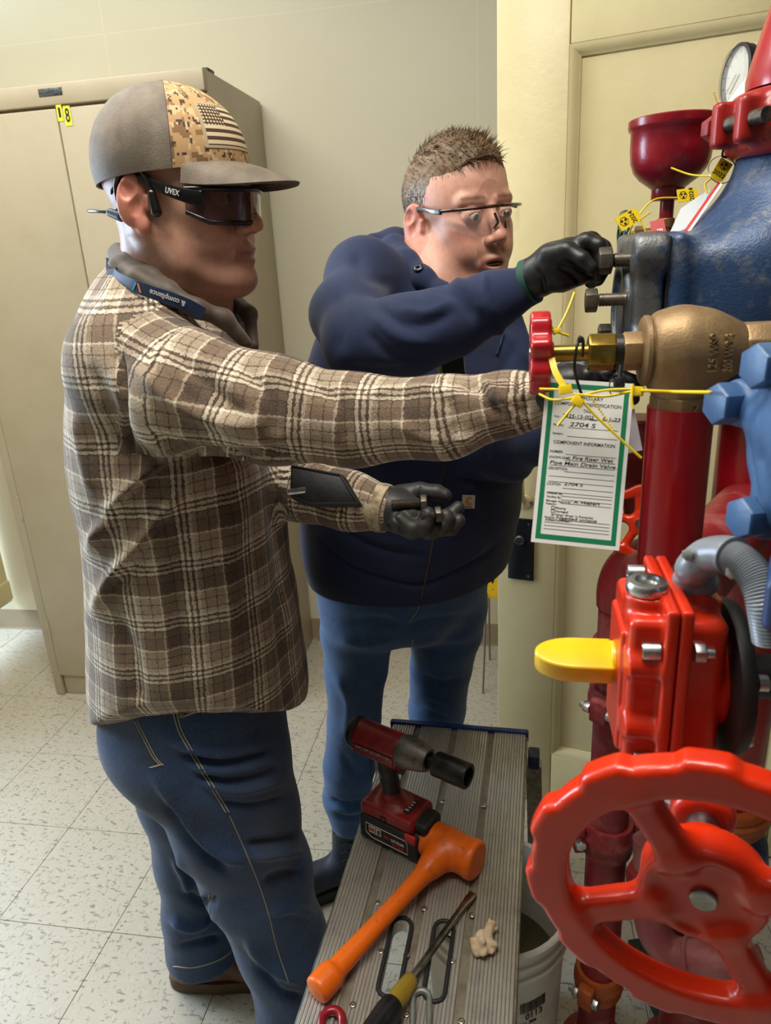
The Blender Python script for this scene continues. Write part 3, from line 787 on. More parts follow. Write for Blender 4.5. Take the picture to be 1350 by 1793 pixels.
# ---- crumpled tissue, links
M('tissue', '#d9c3a4', .9, col2='#c29a6a', scale=45, lo=.5, hi=.72, bump=.4, bscale=120)
a = onZ(838, 1655, PZ+.012); b = onZ(863, 1617, PZ+.012)
s = SDF(np.minimum(a, b)-.04, np.maximum(a, b)+.04, .0014)
r_ = np.random.RandomState(5)
for i in range(16):
    d = r_.normal(size=3)*V3(.009, .009, .004); s.ell(a+d, V3(.010, .006, .0045)*(.7+.5*r_.rand()), np.linalg.qr(r_.normal(size=(3, 3)))[0], .0035)
s.chain([a, (a+b)/2+V3(.002, 0, 0), b], [.011, .006, .0045], .006)
for i in range(5): s.chain([(a+b)/2+r_.normal(size=3)*.002, b+r_.normal(size=3)*V3(.006, .006, .003)+V3(0, .004, .001)], [.004, .0022], .002)
s.cut((0, 0, PZ+.0004), (0, 0, -1))
tag(s.build('tissue_wad', MATS['tissue'], post=lambda v, n: v+n*(wob(v, 500, 3)*.0011)[:, None]), 'small crumpled brownish white tissue on the platform deck', 'tissue')
M('red_gloss_dark', '#8e1520', .3, col2='#6d0f18', scale=40)
c = onZ(581, 1789, PZ+.007); u_ = nrm(onZ(581, 1830, PZ+.007)-c); l_ = V3(-u_[1], u_[0], 0)
tag(MB().tube([c+l_*.0145*math.sin(t)-u_*(.016*math.cos(t)-(.012 if math.cos(t) < 0 else 0)) for t in np.linspace(0, 2*math.pi, 24, endpoint=False)], .0062, 12, closed=True).build('shackle_ring', MATS['red_gloss_dark'], smooth=60), 'red metal ring at the bottom edge of the platform', 'ring')
M('galvanised', '#8f938c', .5, .6, col2='#777b74', scale=60)
c = onZ(737, 1775, PZ+.005); u_ = nrm(onZ(735, 1850, PZ+.005)-c); l_ = V3(-u_[1], u_[0], 0)
tag(MB().tube([c+l_*.0115*math.sin(t)+u_*(-.011*math.cos(t)+(.075 if math.cos(t) < -1e-6 else -.022)) for t in np.linspace(0.0, 2*math.pi, 25)[:-1]], .0044, 10, closed=True).build('steel_link', MATS['galvanised'], smooth=60), 'long grey metal link beside the screwdriver handle', 'link')

# ================================================================== BUCKET UNDER THE PLATFORM
M('bucket_white', '#d8d3c8', .45, col2='#c2bbad', scale=14, lo=.5, hi=.75); M('bucket_dark', '#4a4526', .5, col2='#34321c', scale=8)
BC = V3(-.026, 1.035, 0)
bk = thing('plastic_bucket', 'white plastic bucket with a barcode label under the platform', 'bucket', BC)
MB().lathe([(.115, 0), (.118, .003), (.130, .30), (.137, .302), (.137, .308), (.131, .311), (.132, .330), (.1385, .332), (.1385, .338), (.133, .341), (.134, .362), (.141, .364), (.142, .371), (.139, .374), (.131, .372), (.128, .34), (.113, .006), (0, .006)], BC, (0, 0, 1), 48).build('shell', MATS['bucket_white'], bk, 40)
MB().lathe([(.0, 0), (.1215, 0), (.1215, .004), (0, .004)], BC+V3(0, 0, .20), (0, 0, 1), 40).build('contents', MATS['bucket_dark'], bk, 40)
MB().tube([BC+V3(.143*math.cos(t), .143*math.sin(t), .335) for t in np.linspace(-.2, 3.34, 24)], .0025, 8).build('bail_handle', MATS['steel'], bk)
lab = nrm((P(968, 1745, 1.2)-BC)*V3(1, 1, 0)); lr = V3(-lab[1], lab[0], 0); slope = nrm(lab*(.012/.3)*-1+V3(0, 0, 1)*1)
def onbk(x, z, off=.0012):
    r = .118+.012*(z-.003)/.297+off; a = math.atan2(lab[1], lab[0])+x/r
    return BC+V3(r*math.cos(a), r*math.sin(a), z)
barc = MB(); rr = random.Random(3); x = -.028
while x < .022:
    w_ = rr.choice((.0009, .0009, .0018, .0027)); F = frame(lab, V3(0, 0, 1)); barc.box(onbk(x+w_/2, .235), (w_, .024, .0008), F); x += w_+rr.choice((.0009, .0018, .0014))
BKF = np.stack([lr, V3(0, 0, 1), lab], 1)
barc.build('barcode_print', MATS['ink_black'], bk, None)
text('0113', 'label_print', MATS['ink_black'], BKF, onbk(0, .212, .0016), .014, bk, width=.036)
text('Date, Size', 'label_print', MATS['ink_black'], BKF, onbk(-.014, .193, .0016), .007, bk, width=.04)

# ================================================================== FIRE RISER PIPEWORK
g = NT('blue_casting'); oc = g.obj()
w1 = g.ramp(g.noise(oc, 26, 6, .72), [(0.50, (0, 0, 0, 1)), (0.66, (1, 1, 1, 1))])
w2 = g.ramp(g.noise(oc, 17, 5, .7, 1.0), [(0.66, (0, 0, 0, 1)), (0.74, (1, 1, 1, 1))])
c = g.mix(g.noise(oc, 9, 3), lin('#33507a'), lin('#273c5e')); c = g.mix(g.math('MULTIPLY', w1, .72), c, lin('#787b7e')); c = g.mix(g.math('MULTIPLY', w2, .5), c, lin('#6e4a33'))
MATS['blue_cast'] = g.set(col=c, rough=g.math('MULTIPLY_ADD', w1, -.08, .40), metal=.15, normal=g.bump(g.noise(oc, 300, 3, .6), .5, .0016))
M('iron_grey', '#6d6f70', .4, .5, col2='#33486a', scale=30, lo=.5, hi=.62, bump=.4, bscale=260, bdist=.0015)
M('light_blue_paint', '#3a5c87', .4, col2='#627d9b', scale=24, lo=.55, hi=.75, bump=.25, bscale=160)
M('navy_paint', '#1d3359', .4, col2='#2c4570', scale=22, bump=.3, bscale=160)
M('pipe_red', '#a5101d', .26, col2='#8e0d19', scale=8, bump=.08, bscale=120, coat=.3)
M('pipe_red_dusty', '#8a2228', .45, col2='#a5646180'[:7], scale=20, lo=.52, hi=.75, bump=.25, bscale=150)
M('pipe_pink_dusty', '#8c4448', .55, col2='#a06a68', scale=16, bump=.2, bscale=150)
M('cup_red', '#8c1222', .3, col2='#6f0f1c', scale=14, bump=.25, bscale=220, coat=.3)
M('gear_red', '#c92e13', .28, col2='#be280f', scale=14, bump=.12, bscale=90, coat=.1)
M('wheel_red', '#cf2d0b', .26, col2='#c42809', scale=12, bump=.06, bscale=120, coat=.1)
M('small_wheel_red', '#b31420', .26, col2='#d8c9c2', scale=55, lo=.70, hi=.73, coat=.4)
M('orange_coupling', '#b4571f', .48, col2='#9a4a1c', scale=20, bump=.3, bscale=160)
M('bronze', '#a58a64', .48, .55, col2='#826748', scale=28, lo=.4, hi=.75, bump=.35, bscale=420, bdist=.001)
M('brass', '#a3893f', .3, .9, col2='#83692c', scale=40)
M('bolt_dark', '#6e665d', .42, .75, col2='#4a443e', scale=80)
M('matte_black', '#161617', .5, col2='#202021', scale=30, bump=.15, bscale=200)
M('gasket', '#1b1a19', .8)
M('pointer_yellow', '#f3c60c', .34, col2='#e4b408', scale=12, coat=.3)
M('conduit_grey', '#7c8186', .35, col2='#70757b', scale=20, coat=.2)
M('strap_yellow', '#f0cf1c', .38); M('zip_black', '#141416', .4)
M('green_enamel', '#0e4034', .3, coat=.3)
M('card_white', '#e3e4e0', .45); M('card_red', '#b81a22', .45); M('card_grey', '#b9bdbf', .45); M('tag_green', '#0f7a52', .45)
M('rust_brown', '#5a3a2a', .7)
CAMP0 = V3(0, 0, CAMH); UZ = V3(0, 0, 1); EX = V3(1, 0, 0); EY = V3(0, 1, 0)
def bolt(par, base, d, af, hh=None, shank=0.0, sr=None, mat='bolt_dark', name='bolt', washer=False, tw=0.0):
    """hex head standing on base along d; the shank goes back by shank"""
    d = nrm(d); hh = hh or af*.65; base = np.asarray(base, float); sr = sr or af*.33
    mb = MB().hexa(base, base+d*hh, af, twist=tw)
    o = mb.build(name, MATS[mat], par, 25, bevel=af*.025)
    if shank:
        n = max(2, int(shank/(sr*.45))); pr = []
        for i in range(n): pr += [(sr, shank*i/n), (sr*.88, shank*(i+.5)/n)]
        MB().lathe(pr, base-d*shank, d, 18).build('thread', MATS[mat], o, 60)
    if washer: MB().cyl(base-d*.0012, base+d*.0002, af*.62, seg=20).build('washer', MATS[mat], o)
    return o
def nut(par, base, d, af, hh, tip, mat='zinc'):
    o = bolt(par, base, d, af, hh, 0, mat=mat, name='nut'); d = nrm(d)
    MB().cyl(np.asarray(base)+d*hh, np.asarray(base)+d*(hh+tip), af*.3, seg=14, ch=.0005).build('stud_end', MATS[mat], o); return o

# ---- main riser with couplings and dark valve
RX, RY = .338, 1.02
def coupling(par, c, d, r, w, mat='orange_coupling', ears=None, name='coupling'):
    c = np.asarray(c, float); d = nrm(d)
    o = MB().lathe([(r*1.01, -w/2), (r*1.14, -w/2), (r*1.2, -w*.38), (r*1.17, -w*.2), (r*1.26, -w*.12), (r*1.26, w*.12), (r*1.17, w*.2), (r*1.2, w*.38), (r*1.14, w/2), (r*1.01, w/2)], c, d, 40).build(name, MATS[mat], par, 50)
    if ears is not None:
        for s_ in (-1, 1):
            e_ = nrm(ears)*s_; t = np.cross(d, e_)
            MB().box(c+e_*r*1.42, (r*.5, w*.8, .028), np.stack([e_, d, t], 1)).build('ear', MATS[mat], o, 30, bevel=.003)
            bolt(o, c+e_*r*1.45+t*.014, t, .017, .011, 0, mat='zinc', name='bolt'); nut(o, c+e_*r*1.45-t*.014, -t, .017, .011, .008)
    return o
rs = thing('riser_pipe', 'large red main riser pipe with orange couplings standing at the right', 'pipe', (RX, RY, 0))
MB().cyl((RX, RY, 0), (RX, RY, .34), .057, seg=48).build('lower_pipe', MATS['pipe_red_dusty'], rs)
MB().cyl((RX, RY, .62), (RX, RY, 1.30), .0575, seg=48).build('upper_pipe', MATS['pipe_red'], rs)
coupling(rs, (RX, RY, .345), UZ, .060, .05, ears=(-.55, -.83, 0)); coupling(rs, (RX, RY, .625), UZ, .062, .052, ears=(-.35, -.93, 0))
MB().lathe([(.085, -.012), (.085, .012)], (RX, RY, .012), UZ, 40).build('floor_flange', MATS['pipe_red_dusty'], rs)
bvv = thing('butterfly_valve', 'dark navy butterfly valve body between the orange couplings', 'valve', (RX, RY, .37))
MB().lathe([(.058, 0), (.062, .012), (.078, .03), (.084, .06), (.084, .15), (.078, .19), (.062, .215), (.058, .228)], (RX, RY, .372), UZ, 48).build('body', MATS['navy_paint'], bvv, 50)
MB().cyl((RX-.06, RY-.03, .47), (RX-.135, RY-.0675, .47), .03, seg=28, ch=.004).build('neck', MATS['navy_paint'], bvv)

# ---- blue alarm check valve with hatch on the left
FC = P(1103, 522, .9); BCn = V3(RX, RY, FC[2]+.01)
av = thing('alarm_check_valve', 'worn blue cast iron alarm valve with bolted hatch cover', 'valve', V3(RX, RY, 1.28))
s = SDF((FC[0]-.02, RY-.18, 1.24), (RX+.17, RY+.17, 1.66), .004)
zt = 1.575
s.ell(BCn+V3(.0, 0, .0), (.125, .118, .128), None, 0)
s.cyl((RX, RY, 1.28), (RX, RY, zt), .064, .004, .05); s.cyl((RX, RY, zt-.02), (RX, RY, zt+.004), .067, .004, .008)
hx = FC[0]+.036
s.box((hx+.05, FC[1]+.012, FC[2]), (.06, .060, .062), None, .026, .06)
s.box((hx+.008, FC[1]+.012, FC[2]), (.009, .072, .073), None, .008, .022)
s.cyl((RX, RY, 1.262), (RX, RY, 1.285), .085, .005, .02)
s.build('body', MATS['blue_cast'], av)
s = SDF((FC[0]-.03, FC[1]-.12, FC[2]-.13), (FC[0]+.06, FC[1]+.13, FC[2]+.13), .0028)
s.box((FC[0]+.012, FC[1]+.012, FC[2]), (.017, .072, .073), None, .008, 0)
for dy, dz in ((-.050, .052), (.074, .052), (-.050, -.052), (.074, -.052)): s.cyl((FC[0]-.006, FC[1]+dy, FC[2]+dz), (FC[0]+.03, FC[1]+dy, FC[2]+dz), .021, .004, .012)
s.cyl((FC[0]-.014, FC[1]+.012, FC[2]-.012), (FC[0]+.01, FC[1]+.012, FC[2]-.012), .062, .006, .004)
s.cyl((FC[0]-.03, FC[1]+.012, FC[2]-.012), (FC[0]-.008, FC[1]+.012, FC[2]-.012), .046, .004, .003, 's')
cv = s.build('hatch_cover', MATS['iron_grey'], av); cv['label'] = 'scuffed grey hatch cover'
MB().box((hx-.0035, FC[1]+.012, FC[2]), (.0035, .136, .140)).build('gasket', MATS['gasket'], av, 30, bevel=.0015)
b1 = P(1090, 455, .858); bolt(av, b1-EX*.012, -EX, .0275, .016, .02, .0085)
b2 = P(1061, 525, .858); bolt(av, b2-EX*.010, -EX, .0245, .014, .032, .0078)
b3 = V3(FC[0]-.012, FC[1]+.074, FC[2]-.052); bolt(av, b3, -EX, .0265, .016, .012, .0085)


# ---- red coupling and reducer above it
ur = thing('upper_riser', 'glossy red reducer and grooved coupling above the blue alarm valve', 'pipe', (RX, RY, zt))
MB().lathe([(.066, 0), (.0665, .012), (.060, .04), (.042, .11), (.036, .16), (.035, .5), (.035, .95), (.035, 1.2)], (RX, RY, zt+.075), UZ, 48).build('reducer', MATS['pipe_red'], ur, 50)
s = SDF((RX-.16, RY-.13, zt-.03), (RX+.16, RY+.13, zt+.11), .003)
s.cyl((RX, RY, zt+.002), (RX, RY, zt+.072), .082, .012, 0); s.cyl((RX, RY, zt+.02), (RX, RY, zt+.055), .088, .008, .008)
ea = nrm(V3(-.92, -.4, 0)); et = V3(-ea[1], ea[0], 0)
for sgn in (1, -1): s.box(V3(RX, RY, zt+.038)+ea*.088+et*.020*sgn, (.018, .009, .025), np.stack([ea, et, UZ], 1), .006, .008)
s.cyl((RX, RY, zt-.03), (RX, RY, zt+.11), .066, 0, 0, 's')
s.build('coupling', M('coupling_red', '#a0221e', .36, col2='#8a1a18', scale=20, bump=.2, bscale=200, coat=.2), ur)
cb_ = V3(RX, RY, zt+.038)+ea*.092
MB().cyl(cb_-et*.045, cb_+et*.05, .0085, seg=16).build('bolt', MATS['bolt_dark'], ur)
bolt(ur, cb_-et*.031, -et, .026, .014, 0, mat='pipe_red_dusty', name='nut')

# ---- test cup with small bronze valve
CC = P(1172, 300, 1.03)
cp = thing('drain_cup', 'dark red painted cup funnel on a short pipe behind the blue valve', 'cup', CC-UZ*.1)
k = S(1, 1.03)
MB().lathe([(9*k, -80*k), (12*k, -78*k), (12*k, -48*k), (26*k, -47*k), (28*k, -44*k), (28*k, -28*k), (36*k, -22*k), (50*k, -12*k), (60*k, 0*k), (66*k, 16*k), (68*k, 36*k), (68*k, 64*k), (72*k, 68*k), (73*k, 72*k), (73*k, 82*k), (70*k, 84*k), (66*k, 82*k), (63*k, 40*k), (56*k, 8*k), (40*k, -8*k), (0, -14*k)], CC, UZ, 56).build('cup', MATS['cup_red'], cp, 50)
sv = thing('bronze_trim_valve', 'small bronze valve with green handle under the red cup', 'valve', CC-UZ*.16)
vb = CC-UZ*100*k
s = SDF(vb-.06, vb+.06, .0018)
s.cyl(vb+UZ*8*k, vb+UZ*24*k, 15*k, .001, .002); s.cyl(vb-UZ*34*k, vb-UZ*18*k, 14*k, .001, .002); s.ell(vb, (13*k, 13*k, 20*k), None, .004); s.cone(vb, vb-EX*36*k, 10*k, 9*k, .004)
s.build('body', M('bronze_small', '#a3744a', .4, .6, col2='#8a5d38', scale=40, bump=.2, bscale=300), sv)
MB().hexa(vb-EX*52*k, vb-EX*38*k, 24*k).build('packing_nut', MATS['bronze'], sv, 25)
MB().cyl(vb-EX*72*k, vb-EX*50*k, 5*k, seg=14).build('stem', MATS['brass'], sv)
hc_ = vb-EX*72*k
s = SDF(hc_-.045, hc_+.045, .0014)
def ringfn(p):
    q = p-hc_; x = q[..., 0]; r = np.sqrt((q[..., 1])**2+q[..., 2]**2); a = np.arctan2(q[..., 2], q[..., 1])
    return np.sqrt((r-.030-.0022*np.cos(a*6))**2+x*x)-.0052
s.put(ringfn, hc_-.04, hc_+.04, 0)
for a in range(3): d = V3(0, math.cos(a*2.09+.5), math.sin(a*2.09+.5)); s.cone(hc_, hc_+d*.03, .005, .004, .003)
s.build('handle', MATS['green_enamel'], sv)
MB().cyl(vb-UZ*120*k, vb-UZ*30*k, 10*k, seg=18).build('nipple', MATS['bronze'], sv)

# ---- pressure gauge
GC = P(1290, 135, 1.06); gn = nrm(V3(-.975, -.2, .02)); k = S(1, 1.06)
gg = thing('pressure_gauge', 'round pressure gauge with black bezel seen almost from its side', 'gauge', GC)
F = frame(gn)
MB().lathe([(0, -.042), (.038, -.042), (.042, -.038), (.042, -.006), (.0435, -.004), (.0435, .002), (.040, .004), (.039, .002), (.039, -.004), (0, -.004)], GC, gn, 48).build('case', MATS['matte_black'], gg, 40)
MB().lathe([(0, 0), (.0385, 0), (.0385, .0006), (0, .0006)], GC+gn*.0005-gn*.004, gn, 40).build('dial', MATS['card_white'], gg, 40)
g = NT('gauge_glass'); MATS['glass'] = g.set(col=(1, 1, 1, 1), rough=.03, trans=1, ior=1.2, alpha=.35)
MB().lathe([(.040, .0), (.038, .009), (.033, .0105), (0, .0108)], GC, gn, 40).build('lens', MATS['glass'], gg, 50)
dl_ = GC-gn*.0030; dF = np.stack([F[:, 0], F[:, 1], F[:, 2]], 1)
for i in range(11):
    a = math.radians(225-27*i); d = F[:, 0]*math.cos(a)+F[:, 1]*math.sin(a)
    MB().box(dl_+d*.033, (.0055, .0011, .0006), np.stack([d, np.cross(gn, d), gn], 1)).build('tick', MATS['ink_black'], gg, None)
d = nrm(F[:, 0]*-.6+F[:, 1]*-.5); MB().box(dl_+d*.012+gn*.001, (.032, .0018, .0008), np.stack([d, np.cross(gn, d), gn], 1)).build('needle', MATS['ink_black'], gg, None)
MB().lathe([(.0424, -.034), (.0426, -.034), (.0426, -.012), (.0424, -.012)], GC, gn, 48).build('side_label', M('label_pale', '#cdc6bc', .5, col2='#9a6a5e', scale=300, lo=.6, hi=.64), gg, 50)
MB().cyl(GC-gn*.02-UZ*.045, GC-gn*.02-UZ*.10, .009, seg=16).build('stem', MATS['brass'], gg)
MB().tube(spline([GC-gn*.02-UZ*.09, GC-gn*.02-UZ*.12, GC-gn*.05-UZ*.14, V3(RX-.03, RY, GC[2]-.15)]), .0085, 12).build('siphon', MATS['pipe_red_dusty'], gg)

# ---- bronze angle valve (main drain) and its small red handwheel
VC = P(1200, 612, .655); k = S(1, .655)
dv = thing('drain_valve', 'bronze angle valve with small red handwheel in front of the blue valve', 'valve', VC)
X = lambda px: VC+EX*(px-1200)*k
s = SDF(VC+V3(-.05, -.06, -.075), VC+V3(.10, .06, .06), .0016)
s.ell(VC+EX*3*k, (78*k, 70*k, 74*k), None, 0); s.cyl(X(1148), X(1190), 58*k, .003, .02); s.cyl(X(1250), X(1300), 34*k, .003, .03)
s.cyl(VC-UZ*84*k, VC-UZ*50*k, 44*k, .003, .02)
s.build('body', MATS['bronze'], dv)
MB().hexa(X(1288), X(1352), 84*k, n=8).build('end_hex', MATS['bronze'], dv, 25, bevel=.0015)
MB().hexa(VC-UZ*112*k, VC-UZ*78*k, 100*k, n=8, twist=.2).build('bottom_hex', MATS['bronze'], dv, 25, bevel=.0015)
text('2', 'cast_numeral', MATS['bronze'], np.stack([EX, UZ, -EY], 1), VC+V3(14*k, -51*k, -95*k), 16*k, dv, depth=.0008)
MB().lathe([(30*k, 0), (56*k, 1*k), (61*k, 5*k), (61*k, 12*k), (57*k, 15*k), (57*k, 19*k), (60*k, 21*k), (60*k, 28*k), (50*k, 30*k)], X(1124), EX, 48).build('union_ring', MATS['bronze'], dv, 40)
MB().hexa(X(1093), X(1128), 60*k).build('bonnet_hex', MATS['bronze'], dv, 25, bevel=.001)
MB().cyl(X(1078), X(1096), 24*k, seg=28).build('bonnet_neck', MATS['bronze'], dv)
MB().hexa(X(1034), X(1082), 58*k).build('packing_nut', MATS['brass'], dv, 25, bevel=.001)
MB().cyl(X(965), X(1040), 15*k, seg=24).build('stem', MATS['brass'], dv)
for n_, (px, o_) in enumerate(((1252, '125 WSP'), (1277, '200 WOG'))):
    c_ = VC+V3((px-1222)*k, -66.5*k+n_*4*k, 0); text(o_, 'cast_lettering', MATS['bronze'], np.stack([UZ, -EX, nrm(V3(.35, -1, 0))], 1), c_, 13*k, dv, depth=.0016, width=62*k)
wc = X(951); Rw = 66*k
s = SDF(wc-V3(.02, .05, .05), wc+V3(.02, .05, .05), .0011)
def rimfn(p):
    q = p-wc; x = q[..., 0]; r = np.sqrt(q[..., 1]**2+q[..., 2]**2); a = np.arctan2(q[..., 2], q[..., 1])
    rr = Rw+.0028*np.cos(a*9); return np.sqrt((np.maximum(np.abs(r-rr+.0035)-.002, 0))**2+(np.maximum(np.abs(x)-.0055, 0))**2)-.004
s.put(rimfn, wc-.05, wc+.05, 0)
for a in range(5): d = V3(0, math.cos(a*1.2566+.3), math.sin(a*1.2566+.3)); s.cone(wc+EX*.004, wc+d*Rw*.92, .0062, .0048, .005)
s.cyl(wc-EX*.004, X(975), .0115, .002, .004)
hw = s.build('handwheel', MATS['small_wheel_red'], dv); hw['label'] = 'small red scalloped handwheel'
bolt(dv, wc-EX*.004, -EX, .011, .006, 0, mat='zinc', name='wheel_nut')
dp = thing('drain_pipe', 'glossy red vertical pipe directly below the bronze valve', 'pipe', (VC[0], VC[1], 1.02))
zb_ = onY(1195, 985, VC[1])[2]
MB().cyl((VC[0], VC[1], zb_-.03), (VC[0], VC[1], VC[2]-100*k), 57*k, seg=40).build('pipe', MATS['pipe_red'], dp)
s = SDF((VC[0]-.09, VC[1]-.09, zb_-.14), (RX+.02, RY+.05, zb_+.03), .004)
hb_ = V3(VC[0], VC[1], zb_-.045)
s.cyl(hb_-UZ*.05, hb_+UZ*.042, .044, .008, 0); s.cyl(hb_, V3(RX, RY, zb_-.045), .043, .0, .03); s.cone(hb_-UZ*.04, hb_-UZ*.075, .042, .03, .02)
s.build('tee', MATS['pipe_red_dusty'], dp)

# ---- light blue bolted cover at the right edge
LC = P(1418, 790, .44); ln = nrm(V3(-.93, -.36, .03)); LF = frame(ln); k = S(1, .44)
lc = thing('blue_cover_plate', 'light blue round cover plate with painted hex bolts at the right edge', 'valve cover', LC)
s = SDF(LC-.085, LC+.085, .0022)
s.cyl(LC-ln*.03, LC, .060, .004, 0); s.cyl(LC-ln*.002, LC+ln*.005, .046, .003, .003); s.cyl(LC+ln*.003, LC+ln*.012, .036, .003, .001, 's')
s.cyl(LC-ln*.002, LC+ln*.008, .017, .003, .004)
bp = [P(1322, 648, .405), P(1268, 706, .455), P(1312, 905, .45)]
angs = []
for b in bp: q = b-LC; angs.append(math.atan2(q.dot(LF[:, 1]), q.dot(LF[:, 0])))
rb = .062
LB = []
for px_, py_ in ((1350, 640), (1280, 706), (1322, 905)):
    v_ = RC @ _cr(px_, py_); LB.append(CAMP0+v_*((LC-CAMP0) @ ln/(v_ @ ln)))
for b in LB: s.cyl(b-ln*.03, b-ln*.002, .0165, .003, .010); s.cone(b-ln*.014, LC-ln*.014, .012, .03, .008)
s.build('plate', MATS['light_blue_paint'], lc)
for b in LB: bolt(lc, b-ln*.003, ln, .0262, .0165, 0, mat='light_blue_paint')
MB().cyl(LC-ln*.12, LC-ln*.028, .048, seg=40).build('neck', MATS['light_blue_paint'], lc)
MB().tube([LC-ln*.1, LC-ln*.16, V3(RX, RY-.05, LC[2]-.08)], .03, 20).build('branch', MATS['navy_paint'], lc)

# ---- dark red valve with orange handwheel behind the tag
WV = P(1120, 915, .98); k = S(1, .98)
ov = thing('trim_valve', 'red trim valve with orange handwheel half hidden behind the paper tag', 'valve', WV)
wn_ = nrm(V3(-.15, -1, .25)); WF = frame(wn_)
s = SDF(WV-.07, WV+.07, .0018)
def wfn(p):
    q = (p-WV) @ WF; r = np.sqrt(q[..., 0]**2+q[..., 1]**2); a = np.arctan2(q[..., 1], q[..., 0])
    return np.sqrt(np.maximum(np.abs(r-.044-.002*np.cos(a*8))-.003, 0)**2+np.maximum(np.abs(q[..., 2])-.004, 0)**2)-.0035
s.put(wfn, WV-.06, WV+.06, 0); s.cyl(WV-wn_*.006, WV+wn_*.006, .014, .002, .004)
for a in (0.4, 1.65, 2.9, 4.2, 5.4): s.cone(WV, WV+(WF[:, 0]*math.cos(a)+WF[:, 1]*math.sin(a))*.043, .0065, .0055, .006)
s.build('handwheel', MATS['wheel_red'], ov)
MB().cyl(WV+wn_*.005, WV+wn_*.010, .006, seg=16).build('stem_end', MATS['steel'], ov)
MB().cyl(WV-wn_*.075, WV, .008, seg=16).build('stem', MATS['steel'], ov)
vb2 = P(1120, 800, 1.06)
s = SDF(vb2-.09, vb2+.09, .003)
s.cyl(vb2-EX*.035, vb2+EX*.02, .052, .006, 0); s.cone(vb2, WV-wn_*.07, .03, .02, .02); s.cyl(vb2-UZ*.07, vb2+UZ*.06, .030, .004, .015)
s.build('body', M('valve_dark_red', '#6a1710', .4, col2='#54120c', scale=20, bump=.2, bscale=160), ov)
MB().cyl(vb2+EX*.019, vb2+EX*.036, .058, seg=40, ch=.002).build('gasket_flange', MATS['matte_black'], ov)
bolt(ov, vb2+V3(-.034, -.03, .02), -EX+V3(0, -1, 0), .014, .010, 0, mat='zinc')

# ---- two inch red pipe with couplings at the back left of the riser
QX, QY = .168, 1.03
qp = thing('branch_pipe', 'dusty red branch pipe with grooved couplings standing beside the bucket', 'pipe', (QX, QY, 0))
MB().cyl((QX, QY, .02), (QX, QY, .53), .0345, seg=36).build('lower_pipe', MATS['pipe_red_dusty'], qp)
MB().cyl((QX, QY, .53), (QX, QY, .98), .0335, seg=36).build('upper_pipe', MATS['pipe_red_dusty'], qp)
MB().tube(spline([V3(QX, QY, .97), V3(QX, QY, 1.0), V3(QX+.012, QY, 1.03), V3(QX+.045, QY, 1.045), V3(QX+.12, QY, 1.045)]), .037, 24).build('elbow', MATS['pipe_red_dusty'], qp, 60)
for zz in (.885, .805): coupling(qp, (QX, QY, zz), UZ, .0345, .048, 'pipe_red_dusty', ears=(-.6, -.8, 0))
coupling(qp, (QX, QY, .53), UZ, .0360, .062, 'pipe_red_dusty', ears=(-.97, -.2, 0))
coupling(qp, (QX, QY, .19), UZ, .0360, .055, 'orange_coupling', ears=(-.5, -.8, 0))
MB().lathe([(.065, 0), (.065, .014), (.04, .02), (.038, .06)], (QX, QY, 0), UZ, 36).build('floor_flange', MATS['pipe_red_dusty'], qp)

pk = thing('elbow_pipe', 'dusty pink red pipe elbow behind the large wheel', 'pipe', P(1170, 1670, 1.0))
MB().tube(spline([P(1140, 1470, 1.02), P(1140, 1560, 1.03), P(1144, 1625, 1.03), P(1172, 1665, 1.02), P(1215, 1678, 1.0), P(1330, 1690, .95)], 6), .0245, 20).build('pipe', MATS['pipe_pink_dusty'], pk, 60)
a_ = P(1203, 1676, 1.006); b_ = P(1212, 1677, 1.002); MB().cyl(a_, b_, .028, seg=28, ch=.002).build('collar', MATS['pipe_pink_dusty'], pk)
MB().hexa(P(1141, 1520, 1.02), P(1141, 1565, 1.03), .062, n=6).build('union', MATS['pipe_red_dusty'], pk, 25, bevel=.002)
ck = thing('steel_conduit', 'short bright steel conduit behind the top of the large wheel', 'conduit', P(1195, 1450, .8))
MB().tube([P(1178, 1395, .80), P(1222, 1520, .86), V3(RX-.10, RY-.052, .49)], .0105, 20).build('tube', MATS['zinc'], ck); a_ = P(1184, 1420, .81); b_ = P(1187, 1429, .815); MB().cyl(a_, b_, .0118, seg=20).build('ring', MATS['wheel_red'], ck)
M('black_steel', '#1c1d1f', .45, .4, col2='#2b2b2a', scale=30)
a_ = onZ(1122, 1640, .06); b_ = onZ(1205, 1800, .06); dd_ = nrm(b_-a_); F = np.stack([dd_, np.cross(UZ, dd_), UZ], 1)
tag(MB().prism([(0, -.03), (.42, -.03), (.42, .03), (0, .03)], V3(a_[0], a_[1], 0), F, 0.0, .058).build('steel_channel', MATS['black_steel'], smooth=30, bevel=.003), 'black steel channel lying on the floor between the pipes', 'channel')

